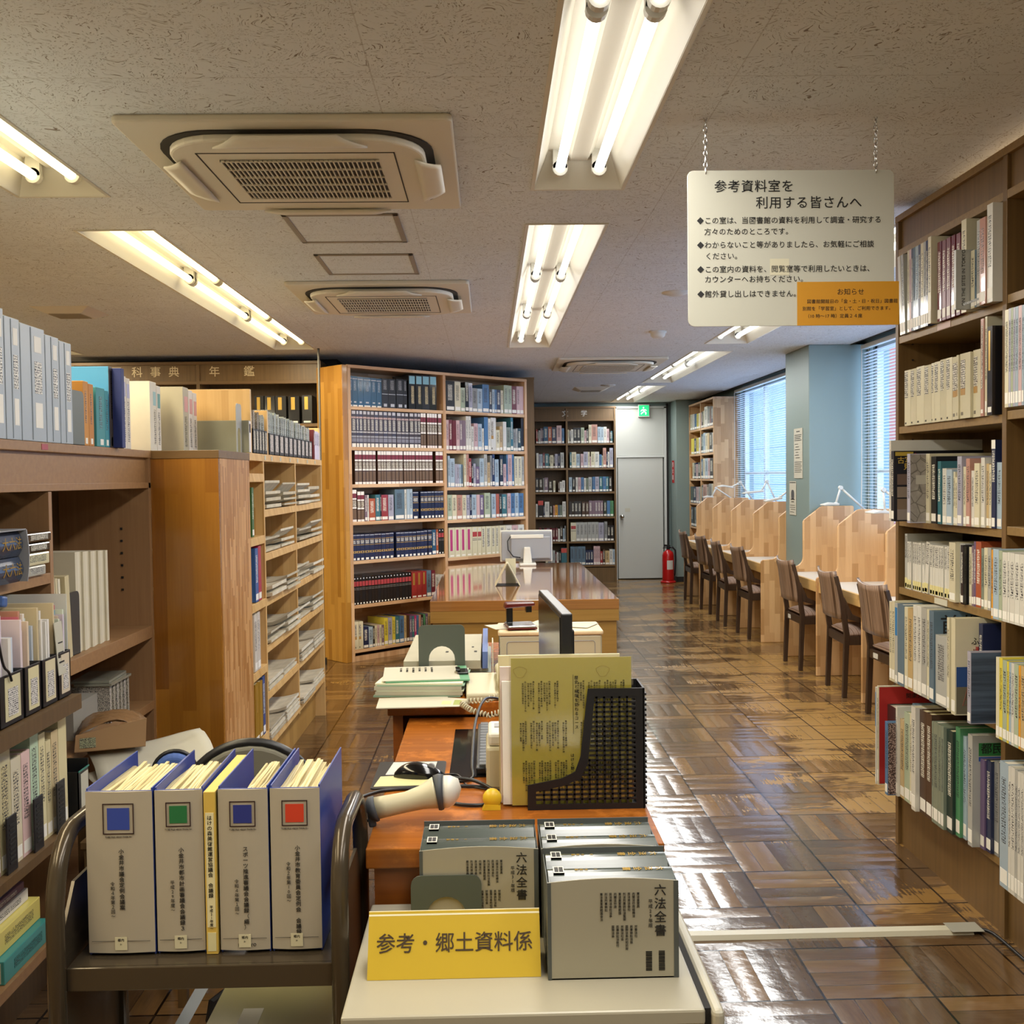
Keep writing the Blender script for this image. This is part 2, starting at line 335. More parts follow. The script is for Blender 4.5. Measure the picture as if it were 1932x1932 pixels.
struct('wall_far', MB().box(-.05, 14.06, 0, 1.72, 14.2, 2.66).box(2.43, 14.06, 0, 3.1, 14.2, 2.66).box(1.72, 14.06, 2.37, 2.43, 14.2, 2.66).box(1.72, 14.16, 0, 2.43, 14.2, 2.37), M['wall'])
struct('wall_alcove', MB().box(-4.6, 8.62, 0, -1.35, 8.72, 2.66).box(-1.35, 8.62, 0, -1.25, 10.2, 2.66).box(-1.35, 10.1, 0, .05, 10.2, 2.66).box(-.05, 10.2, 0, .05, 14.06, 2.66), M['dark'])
w = MB()
for y0, y1, z0, z1 in ((-2, 3.2, 0, 2.66), (3.2, 7.9, 0, .8), (3.2, 7.9, 2.4, 2.66), (7.9, 8.62, 0, 2.66), (8.62, 11.98, 0, .8), (8.62, 11.98, 2.4, 2.66), (11.98, 14.2, 0, 2.66)):
    w.box(2.95, y0, z0, 3.1, y1, z1)
struct('wall_right', w, M['wall'])
struct('trim_1', MB().box(2.82, -2, 2.46, 2.95, 14.06, 2.5).box(2.815, -2, 2.415, 2.822, 14.06, 2.47), M['dark'])
struct('wall_right_pier', MB().box(2.49, 7.95, 0, 2.95, 8.58, ZC), M['wall'], bevel=.006)
struct('wall_far_pier', MB().box(2.49, 13.62, 0, 2.95, 14.06, ZC), M['wall'], bevel=.006)
struct('baseboard_right', MB().box(2.48, 7.94, 0, 2.5, 8.59, .07).box(2.49, 7.938, 0, 2.95, 7.95, .07), M['dark'])
struct('baseboard_far', MB().box(2.482, 13.61, 0, 2.492, 14.06, .07).box(2.49, 13.608, 0, 2.95, 13.62, .07), M['dark'])
for k, (a, b, mull) in enumerate(((3.2, 7.9, (5.4,)), (8.62, 11.98, (9.9, 11.1)))):
    f = MB()
    for y in (a + .02, b - .02) + mull: f.box(2.99, y - .022, .8, 3.04, y + .022, 2.4)
    f.box(2.99, a, .8, 3.04, b, .84).box(2.99, a, 2.36, 3.04, b, 2.4).box(3.0, a, 1.42, 3.03, b, 1.45)
    wn = struct('window_%d' % (k + 1), f, M['frame'])
    struct('window_pane', MB().box(3.012, a + .03, .84, 3.018, b - .03, 2.36), M['glass'], wn)
    struct('window_sill', MB().box(2.93, a, .77, 3.0, b, .8), M['frame'], wn)
m_ext = mat('pale facade panels', .7); t, ns, L, b = nodes(m_ext); tc = N(t, 'ShaderNodeTexCoord'); sp = N(t, 'ShaderNodeSeparateXYZ'); L.new(tc.outputs['Object'], sp.inputs[0])
L.new(mix(t, math_(t, 'MAXIMUM', math_(t, 'LESS_THAN', math_(t, 'FRACT', math_(t, 'DIVIDE', sp.outputs[1], 1.7)), .02), math_(t, 'LESS_THAN', math_(t, 'FRACT', math_(t, 'DIVIDE', sp.outputs[2], 1.1)), .03)), lin('5d6c80'), lin('4a5a70')), b.inputs['Base Color'])
struct('exterior_wall', MB().box(8.5, 2, -3, 8.8, 60, 4.2), m_ext)
struct('exterior_pier', MB().box(3.55, 9.3, -2, 3.8, 9.5, 5), mat('red brick pier', .7, col='b06a5a'))

# grey steel door with its fixed panel above
fr = struct('door_1', MB().box(1.72, 14.02, 0, 1.75, 14.1, 2.36).box(2.40, 14.02, 0, 2.43, 14.1, 2.36).box(1.72, 14.02, 2.34, 2.43, 14.1, 2.37).box(1.75, 14.03, 1.672, 2.40, 14.1, 1.70), M['frame'])
struct('door_leaf', MB().box(1.765, 14.05, .012, 2.385, 14.09, 1.668), M['door'], fr, bevel=.003)
struct('transom_panel', MB().box(1.752, 14.045, 1.702, 2.398, 14.09, 2.338), M['door'], fr)
kn = MB().lathe([(.0, 0), (.028, 0), (.028, -.008), (.012, -.012), (.012, -.035), (.024, -.042), (.030, -.06), (.022, -.075), (0, -.08)], (0, 0, 0), 16, 'y')
struct('door_knob', kn, M['chrome'], fr, loc=(1.815, 14.05, .865), smooth=True)
struct('door_notice', MB().box(1.86, 14.047, .93, 1.93, 14.05, .98), M['paperm'], fr)
struct('door_jamb', MB().box(2.432, 14.0, 0, 2.455, 14.06, 2.40), M['dark'], fr)

ex = thing('exit_sign', 'green running-man emergency exit sign above the grey steel door', 'sign', (2.12, 13.98, 2.22))
obj('sign_box', MB().box(-.075, 0, 0, .075, .06, .17), M['plast'], ex, bevel=.004)
obj('sign_face', MB().box(-.068, -.003, .012, .068, 0, .158), emis('lit exit green', lin('18a060'), .9), ex)
man = MB()
for pts, r in (([(-.012, .1), (.004, .075)], .011), ([(.004, .075), (.028, .055), (.022, .032)], .007), ([(.004, .075), (-.02, .058), (-.04, .04)], .007), ([(-.012, .1), (.018, .098), (.034, .085)], .005), ([(-.012, .1), (-.036, .09), (-.042, .075)], .005)):
    man.tube([(x, -.004, z) for x, z in pts], r, 6)
man.lathe([(0, -.011), (.011, 0), (0, .011)], (-.006, -.004, .126), 10)
obj('running_figure', man, emis('lit white', (1, 1, 1, 1), 1.0), ex)
fs = thing('extinguisher_plate', 'red wall plate with white characters above the fire extinguisher', 'sign', (2.488, 13.83, 1.32))
obj('plate', MB().box(-.004, -.075, 0, 0, .075, .30), M['red'], fs)
text('lettering', '消火器', .085, M['inkw'], fs, (-.006, 0, .275), LEFTWARD, vertical=True, bold=.002)

# ---------------------------------------------------------------- ceiling lights
def ceiling_light(x0, x1, y0, y1, n, tone, label):
    w = (x1 - x0) / 2; r = thing('ceiling_light', label, 'ceiling light', ((x0 + x1) / 2, y0, ZC), group='recessed fluorescent ceiling lights'); L_ = y1 - y0
    h = MB(); zt = .11; wi = w - .045
    P = [(-w, 0, 0), (w, 0, 0), (w, L_, 0), (-w, L_, 0), (-wi, .06, zt), (wi, .06, zt), (wi, L_ - .06, zt), (-wi, L_ - .06, zt)]
    h.add(P, [(0, 1, 5, 4), (1, 2, 6, 5), (2, 3, 7, 6), (3, 0, 4, 7)])
    c = .028
    h.add([(-wi, .06, zt), (-c * 1.8, .06, zt), (-c, .06, zt - .03), (c, .06, zt - .03), (c * 1.8, .06, zt), (wi, .06, zt)] + [(-wi, L_ - .06, zt), (-c * 1.8, L_ - .06, zt), (-c, L_ - .06, zt - .03), (c, L_ - .06, zt - .03), (c * 1.8, L_ - .06, zt), (wi, L_ - .06, zt)], [(i, i + 1, i + 7, i + 6) for i in range(5)])
    obj('housing', h, M['lampw'], r, solid=.004)
    rim = MB(); e = .012
    for q in ((-w - e, -e, w + e, 0), (-w - e, L_, w + e, L_ + e), (-w - e, 0, -w, L_), (w, 0, w + e, L_)): rim.box(q[0], q[1], -.004, q[2], q[3], 0)
    obj('rim', rim, M['lampw'], r)
    s = (L_ - .1) / n
    for k in range(n):
        a = .05 + k * s
        for sx in (-.066, .066):
            obj('tube', MB().tube([(sx, a + .04, .045), (sx, a + s - .04, .045)], .0165, 12), M[tone], r, smooth=True)
            for yy in (a + .025, a + s - .025):
                hd = MB().box(sx - .024, yy - .012, .045, sx + .024, yy + .012, .112).lathe([(0, -.012), (.026, -.012), (.026, .012), (0, .012)], (sx, yy, .045), 16, 'y')
                obj('lamp_holder', hd, M['plast'], r)
    ld = bpy.data.lights.new('lamp_glow', 'AREA'); ld.shape = 'RECTANGLE'; ld.size = 2 * w - .03; ld.size_y = L_ - .06
    ld.energy = {'tubem': 7.2, 'tubew': 8.6, 'tubec': 7.0}[tone] * L_; ld.color = {'tubem': (1, .96, .89), 'tubew': (1, .86, .58), 'tubec': (.97, .98, .97)}[tone]
    lo_ = bpy.data.objects.new('lamp_glow', ld); COL.objects.link(lo_); lo_.parent = r; lo_.location = (0, L_ / 2, -.006)
    return r
for l in LIGHTS: ceiling_light(*l)

# ---------------------------------------------------------------- cassette air conditioners
def cassette(x, y, label):
    r = thing('cassette_air_conditioner', label, 'air conditioner', (x, y, ZC), group='ceiling cassette air conditioners')
    obj('panel', MB().prism(rrect(-.465, -.465, .465, .465, .02), 'z', -.022, 0), M['acw'], r, bevel=.006)
    obj('slot', MB().prism(rrect(-.40, -.40, .40, .40, .19, 8), 'z', -.026, -.020), M['acd'], r)
    obj('intake_panel', MB().prism(rrect(-.375, -.375, .375, .375, .17, 8), 'z', -.046, -.02), M['acw'], r, bevel=.008, smooth=False)
    g = obj('grille', MB().box(-.235, -.205, -.0475, .235, .205, -.045), M['acd'], r)
    b = MB()
    for i in range(34): b.box(-.235 + i * .0139, -.205, -.052, -.235 + i * .0139 + .0038, .205, -.0465)
    for j in range(6): b.box(-.235, -.205 + j * .0812, -.053, .238, -.205 + j * .0812 + .005, -.0465)
    obj('bars', b, M['acw'], g)
    fr_ = MB()
    for q in ((-.29, -.27, .29, -.266), (-.29, .266, .29, .27), (-.29, -.27, -.286, .27), (.286, -.27, .29, .27)): fr_.box(q[0], q[1], -.0475, q[2], q[3], -.0455)
    obj('seam', fr_, M['acd'], r)
    for k in range(4):
        f = MB().grid(10, 4, lambda u, v: ((u - .5) * .44 * (1 - .35 * v), -.345 - .075 * v, -.055 - .02 * math.sin(v * math.pi * .5) + .028 * v))
        obj('flap', f, M['acw'], r, rot=(0, 0, k * math.pi / 2), solid=.006, smooth=True)
    return r
cassette(-.553, 3.315, 'ivory four-way cassette air conditioner nearest overhead beside the first ceiling light')
cassette(-.553, 5.69, 'ivory cassette air conditioner beyond the two ceiling access panels')
cassette(1.06, 9.1, 'ivory cassette air conditioner far down the aisle near the exit door')
def hatch(x0, y0, x1, y1, label):
    r = thing('ceiling_access_panel', label, 'access panel', (x0, y0, ZC), group='ceiling access panels'); a, b = x1 - x0, y1 - y0
    f = MB(); e = .022
    for q in ((0, 0, a, e), (0, b - e, a, b), (0, 0, e, b), (a - e, 0, a, b)): f.box(q[0], q[1], -.006, q[2], q[3], 0)
    obj('frame', f, mat('aluminium hatch frame', .5, col='8f8577'), r, bevel=.002)
    obj('board', MB().box(e, e, -.003, a - e, b - e, 0), M['ceil'], r)
hatch(-.77, 3.915, -.33, 4.38, 'square framed ceiling hatch just past the nearest air conditioner')
hatch(-.765, 4.61, -.325, 5.06, 'square framed ceiling hatch nearer the second air conditioner')
def vent(x, y, s, label):
    r = thing('ceiling_vent', label, 'vent', (x, y, ZC))
    obj('diffuser', MB().add([(-s, -s, 0), (s, -s, 0), (s, s, 0), (-s, s, 0), (-s * .62, -s * .62, -.03), (s * .62, -s * .62, -.03), (s * .62, s * .62, -.03), (-s * .62, s * .62, -.03)], [(0, 1, 5, 4), (1, 2, 6, 5), (2, 3, 7, 6), (3, 0, 4, 7), (4, 5, 6, 7)]), M['acw'], r)
    g = MB()
    for i in range(9): g.box(-s * .55, -s * .5 + i * s * .12, -.034, s * .55, -s * .5 + i * s * .12 + .008, -.03)
    obj('louvre', g, bpy.data.materials.get('tan louvre') or mat('tan louvre', .6, col='9a8f7a'), r)
vent(-2.42, 6.07, .165, 'square beige ceiling vent above the grey file boxes')
vent(1.17, 11.7, .2, 'small square ceiling vent past the farthest air conditioner')
def disc(x, y, prof, name, label, cat):
    tag(obj(name, MB().lathe(prof, (0, 0, 0), 24), M['plast'], loc=(x, y, ZC), smooth=True), label, cat)
disc(1.185, 7.15, [(0, -.045), (.035, -.045), (.05, -.03), (.052, -.012), (.06, -.01), (.06, 0)], 'smoke_detector', 'white round smoke detector under ceiling near hanging notice', 'smoke detector')
disc(1.034, 5.64, [(0, -.02), (.03, -.018), (.07, -.006), (.075, 0)], 'ceiling_speaker', 'flat white ceiling disc partly hidden by the hanging notice', 'ceiling disc')
disc(1.32, 11.3, [(0, -.02), (.03, -.018), (.08, -.006), (.085, 0)], 'ceiling_speaker', 'flat white ceiling disc far off beside the small vent', 'ceiling disc')

# ---------------------------------------------------------------- hanging notice board
hs = thing('hanging_notice', 'white notice board hung on chains with black Japanese rules for the room', 'sign', (.567, 2.9, 1.838))
hp = obj('board', MB().prism(rrect(0, 0, .585, .435, .018), 'y', 0, .004), mat('aged white board', .4, col='bdbcae'), hs, bevel=.001)
for xx in (.052, .533):
    ch = MB(); z = .425; k = 0
    while z < ZC - 1.838:
        pts = [(xx + (.005 * math.cos(a) if k % 2 else 0), .002 + (0 if k % 2 else .005 * math.cos(a)), z + .009 + .0105 * math.sin(a)) for a in [i * math.pi / 4 for i in range(8)]]
        ch.tube(pts, .0016, 5, closed=True); z += .0165; k += 1
    obj('chain', ch, M['steel'], hs, smooth=True)
RULES = [(.075, .388, .0355, '参考資料室を'), (.192, .342, .0355, '利用する皆さんへ'), (.025, .294, .0202, '◆この室は、当図書館の資料を利用して調査・研究する'), (.046, .263, .0202, '方々のためのところです。'),
         (.025, .226, .0202, '◆わからないこと等がありましたら、お気軽にご相談'), (.048, .195, .0202, 'ください。'), (.025, .158, .0202, '◆この室内の資料を、閲覧室等で利用したいときは、'), (.046, .130, .0202, 'カウンターへお持ちください。'), (.025, .089, .0202, '◆館外貸し出しはできません。')]
for x, z, s, body in RULES: text('lettering', body, s * 1.02, M['ink'], hs, (x, -.001, z), FRONT, bold=.0004, space=1.09 if s > .03 else 1.03)
nt = obj('notice', MB().box(.308, -.004, 0, .597, -.002, .122), mat('orange notice sheet', .5, col='c48a1a'), hs, label='orange notice sheet over the lower corner')
obj('patch', MB().box(.232, -.0008, .142, .286, -.0002, .188), mat('yellowed tape', .4, col='cfcab0'), hs)
for x, z, s, body in ((.42, .092, .0195, 'お知らせ'), (.335, .066, .0128, '図書館開館日の「金・土・日・祝日」図書館'), (.322, .046, .0128, '別館を「学習室」として、ご利用できます。'), (.33, .025, .0128, '（10 時〜17 時）定員２４席')):
    text('notice_lettering', body, s, M['ink'], nt, (x, -.0045, z), FRONT, space=1.02)

# ---------------------------------------------------------------- blinds
def blind(y0, y1, z0, label):
    r = thing('venetian_blind', label, 'window blind', (2.89, y0, z0)); L_ = y1 - y0; H = 2.40 - z0
    obj('headrail', MB().box(-.02, 0, H - .03, .02, L_, H), M['plast'], r)
    s = MB(); k = int((H - .05) / .0235)
    for i in range(k):
        z = .02 + i * .0235
        s.prism([(-.0125, z + .001), (0, z + .002), (.0125, z - .002), (.0125, z - .001), (0, z + .003), (-.0125, z + .002)], 'y', .01, L_ - .01)
    obj('slats', s, mat('white enamelled slat', .4, col='e4e8ec'), r)
    c = MB(); n_ = max(2, int(L_ / .9))
    for i in range(n_ + 1):
        yy = .15 + (L_ - .3) * i / n_
        for dx in (-.014, .014): c.box(dx - .0008, yy - .0012, .01, dx + .0008, yy + .0012, H)
    obj('ladder_cord', c, M['plast'], r); obj('bottom_rail', MB().box(-.013, 0, -.004, .013, L_, .012), M['plast'], r)
    obj('pull_cord', MB().tube([(-.03, L_ - .05, H - .03), (-.031, L_ - .05, .35), (-.034, L_ - .045, .05), (-.036, L_ - .02, -.12)], .004, 6), M['plast'], r)
blind(4.6, 7.88, 1.0, 'white venetian blind on the window nearer than the blue-grey pier')
blind(8.64, 11.96, 1.0, 'white venetian blind on the window beyond the blue-grey pier')

# notices on the pier
def sheet(y, z, w, h, label, lines, crest=False):
    r = thing('notice_sheet', label, 'notice', (2.488, y, z), group='notices on the blue-grey pier')
    obj('paper', MB().box(-.002, -w / 2, 0, 0, w / 2, h), M['paperm'], r)
    m = MB()
    for k, (zz, a, b, t_) in enumerate(lines): m.box(-.003, w / 2 - a * w, h * zz, -.002, w / 2 - b * w, h * zz + t_)
    obj('print', m, M['ink'], r)
    if crest: obj('emblem', MB().prism(rrect(-.04, h - .15, .04, h - .07, .03), 'x', -.003, -.002), mat('grey emblem', .6, col='4a4a4a'), r)
sheet(8.22, 1.385, .225, .40, 'long white printed notice on the side of the blue-grey pier', [(.93, .3, .7, .006)] + [(.86 - .035 * i, .1, .9 - .06 * (i % 3), .005) for i in range(4)] + [(.68 - .055 * i, .12 + .1 * (i % 2), .5 + .1 * (i % 3), .004) for i in range(6)] + [(.32 - .04 * i, .1, .92 - .08 * (i % 2), .004) for i in range(6)])
sheet(8.37, 1.085, .18, .275, 'narrow white notice with a crest below the long notice', [(.95, .05, .95, .006), (.45, .2, .8, .007), (.38, .3, .7, .006), (.28, .1, .8, .003), (.22, .1, .9, .003), (.16, .2, .9, .003), (.08, .1, .7, .003)], True)

# ================================================================ bookcases
class Frame:
    """local x runs left to right along a case's front, y goes back into it"""
    def __init__(s, ox, oy, rz): s.ox, s.oy, s.rz = ox, oy, rz; s.c, s.s = math.cos(rz), math.sin(rz)
    def at(s, x, y, z): return (s.ox + s.c * x - s.s * y, s.oy + s.s * x + s.c * y, z)
FR = Frame(1.549, 3.885, R(-90)); FA = Frame(-1.077, 7.96, R(43.6)); FL = Frame(.598, 13.80, 0); FF = Frame(2.66, 13.60, R(-90)); FE = Frame(-3.3, 8.25, 0)
FLB = Frame(-1.252, 0, R(90)); FN = Frame(-1.002, 0, R(90))

def bookcase(name, label, frame, width, top, d, posts, shelves, uprm, shm, backm, header=None, plinth=.08, t=.026, group=None, cap=True, lip=0):
    """posts: x of every upright; shelves: list of lists of heights, one list per bay"""
    r = thing(name, label, 'bookcase', (frame.ox, frame.oy, 0), frame.rz, group)
    for i, x in enumerate(posts):
        last = i in (0, len(posts) - 1)
        obj('side_panel' if last else 'divider', MB().box(x - t / 2, -.001, 0, x + t / 2, d, top), uprm, r, bevel=.0015)
    if cap: obj('top_board', MB().box(posts[0] - t / 2, -.003, top, posts[-1] + t / 2, d, top + .024), shm, r, bevel=.0015)
    obj('back_panel', MB().box(posts[0], d - .008, 0, posts[-1], d, top), backm, r)
    for i, zs in enumerate(shelves):
        a, b = posts[i] + t / 2, posts[i + 1] - t / 2
        for z in zs: obj('shelf', MB().box(a, .002, z - .026, b, d - .008, z), shm, r, bevel=.001)
    if header: obj('header_board', MB().box(posts[0] + t / 2, .012, header[0], posts[-1] - t / 2, .03, header[1]), uprm, r); obj('header_rail', MB().box(posts[0] + t / 2, .0, header[0] - .026, posts[-1] - t / 2, .05, header[0]), shm, r, bevel=.001)
    if plinth: obj('plinth', MB().box(posts[0] + t / 2, .012, 0, posts[-1] - t / 2, .03, plinth), uprm, r)
    return r
SHR = [1.93, 1.592, 1.245, .987, .65, .235]
rc = bookcase('aisle_bookcase', 'tall brown wooden bookcase cut off by the photo edge, beside the parquet aisle', FR, 0, 2.36, .30, [.013, .825, 1.64, 2.45], [SHR, [1.945, 1.60, 1.255, 1.0, .655, .235], SHR], M['brown'], M['browny'], M['brownd'], header=(2.255, 2.36), plinth=.21)
obj('shelf_tag', MB().box(.34, .0005, .963, .44, .002, .984), M['paperm'], rc, label='white shelf label strip')
obj('shelf_tag', MB().box(.36, .0005, 1.906, .46, .002, 1.928), mat('faded pink tag', .6, col='cdb8b4'), rc, label='faded pink shelf label')
h = MB()
for x in (.03, .80, .845):
    for z in [1.3 + .06 * i for i in range(14)]: h.box(x - .001, .05, z, x + .001, .056, z + .006)
obj('peg_hole', h, M['dark'], rc); rc.children[-1]['kind'] = 'stuff'
SHA = [1.985, 1.671, 1.381, 1.09, .786, .441, .0935]; SHA2 = [1.986, 1.654, 1.343, 1.067, .748, .43, .094]
bookcase('corner_bookcase', 'tall pale laminated two-bay bookcase set diagonally, filled with encyclopedia sets', FA, 0, 2.28, .30, [.013, .985, 1.957], [SHA, SHA2], M['palev'], M['pale'], M['pale'], plinth=.04, t=.03)
ca = thing('bookcase_end_panel', 'amber lacquered end panel closing the near end of the diagonal bookcase', 'panel', (FA.ox, FA.oy, 0), FA.rz)
obj('board', MB().box(-.055, -.004, 0, -.004, .335, 2.30), M['amber'], ca, bevel=.004)
LSH = [1.867, 1.537, 1.214, .879, .548, .228]
lc = bookcase('literature_bookcase', 'brown bookcase with a 文学 header standing beside the grey steel door', FL, 0, 2.335, .24, [.012, .452, 1.10], [LSH, LSH], M['brown'], M['brownh'], M['brownd'], header=(2.19, 2.335), plinth=.19)
for ch, x in (('文', .39), ('学', .645)): text('header_lettering', ch, .088, M['inkw'], lc, (x, .009, 2.262), FRONT, bold=.002)
FSH = [2.006, 1.691, 1.375, 1.059, .755, .43, .1]
bookcase('window_bookcase', 'pale laminated bookcase at the far end of the window wall', FF, 0, 2.32, .29, [.013, .74, 1.475], [FSH, FSH], M['carrel'], M['pale'], M['caseback'], t=.03)
ec = bookcase('encyclopedia_bookcase', 'brown bookcase with 百科事典 年鑑 header behind the newspaper shelves', FE, 0, 2.345, .30, [.013, 1.0, 1.96], [[1.87, 1.53, 1.2, .87, .55, .2]] * 2, M['brown'], M['brownh'], M['brownd'], header=(2.215, 2.345), plinth=.19)
for ch, x in (('百', .34), ('科', .505), ('事', .65), ('典', .795), ('年', 1.115), ('鑑', 1.39)): text('header_lettering', ch, .088, mat('pale gilt letter', .4, col='d8c49a') if ch == '百' else bpy.data.materials['pale gilt letter'], ec, (x - .03, .010, 2.285), FRONT, bold=.002)
FS = Frame(.43, 13.75, R(-90))
sc = thing('side_bookcase', 'brown bookcase seen end-on between the diagonal bookcase and 文学 shelves', 'bookcase', (.43, 9.62, 0))
obj('end_panel', MB().box(-.30, 0, 0, 0, .03, 2.33), M['brown'], sc); obj('top_board', MB().box(-.30, 0, 2.33, .004, 4.0, 2.35), M['brown'], sc); obj('back_panel', MB().box(-.30, .03, 0, -.28, 4.0, 2.33), M['brownd'], sc)
for z in LSH: obj('shelf', MB().box(-.28, .03, z - .025, 0, 4.0, z), M['brownh'], sc)
obj('end_panel', MB().box(-.30, 3.97, 0, 0, 4.0, 2.33), M['brown'], sc)
pl = thing('metal_pole', 'slim grey metal conduit running floor to ceiling beside the amber end panel', 'conduit', (-1.285, 7.9, 0))
obj('pipe', MB().tube([(0, 0, .05), (0, 0, 2.42)], .009, 10), mat('dull grey conduit', .5, .3, col='55534e'), pl, smooth=True); obj('foot', MB().box(-.03, -.02, 0, .02, .02, .05), M['black'], pl)

# ---------------------------------------------------------------- books
PAL={'w': ('d4d2c8', 'white'), 'c': ('d3ccae', 'cream'), 'y': ('d9c84a', 'yellow'), 'k': ('1d1d20', 'black'), 'n': ('20294a', 'navy'), 'b': ('4a739c', 'blue'), 'lb': ('a2b5c2', 'pale blue'), 't': ('3a6e78', 'teal'), 'g': ('8a8c8a', 'grey'), 'lg': ('adaea8', 'light grey'), 'm': ('6a2430', 'maroon'), 'r': ('94302e', 'red'), 'o': ('a85434', 'orange'), 'p': ('c6a6a6', 'pink'), 's': ('b98a7a', 'salmon'), 'v': ('6a5878', 'purple'), 'lv': ('a6a5b4', 'lavender'), 'br': ('4a3426', 'brown'), 'dk': ('34302e', 'dark brown'), 'tn': ('c2a878', 'tan'), 'gr': ('4f8a60', 'green'), 'lgr': ('a8b49a', 'pale green'), 'dg': ('2c3c36', 'dark green'), 'gg': ('7d8878', 'grey-green'), 'db': ('2c5674', 'slate blue'), 'gb': ('5d7484', 'grey-blue'), 'sv': ('463f46', 'dark violet-grey'), 'mv': ('7c6874', 'mauve'), 'og': ('dc9a30', 'orange-yellow'), 'mg': ('b03a70', 'magenta')}
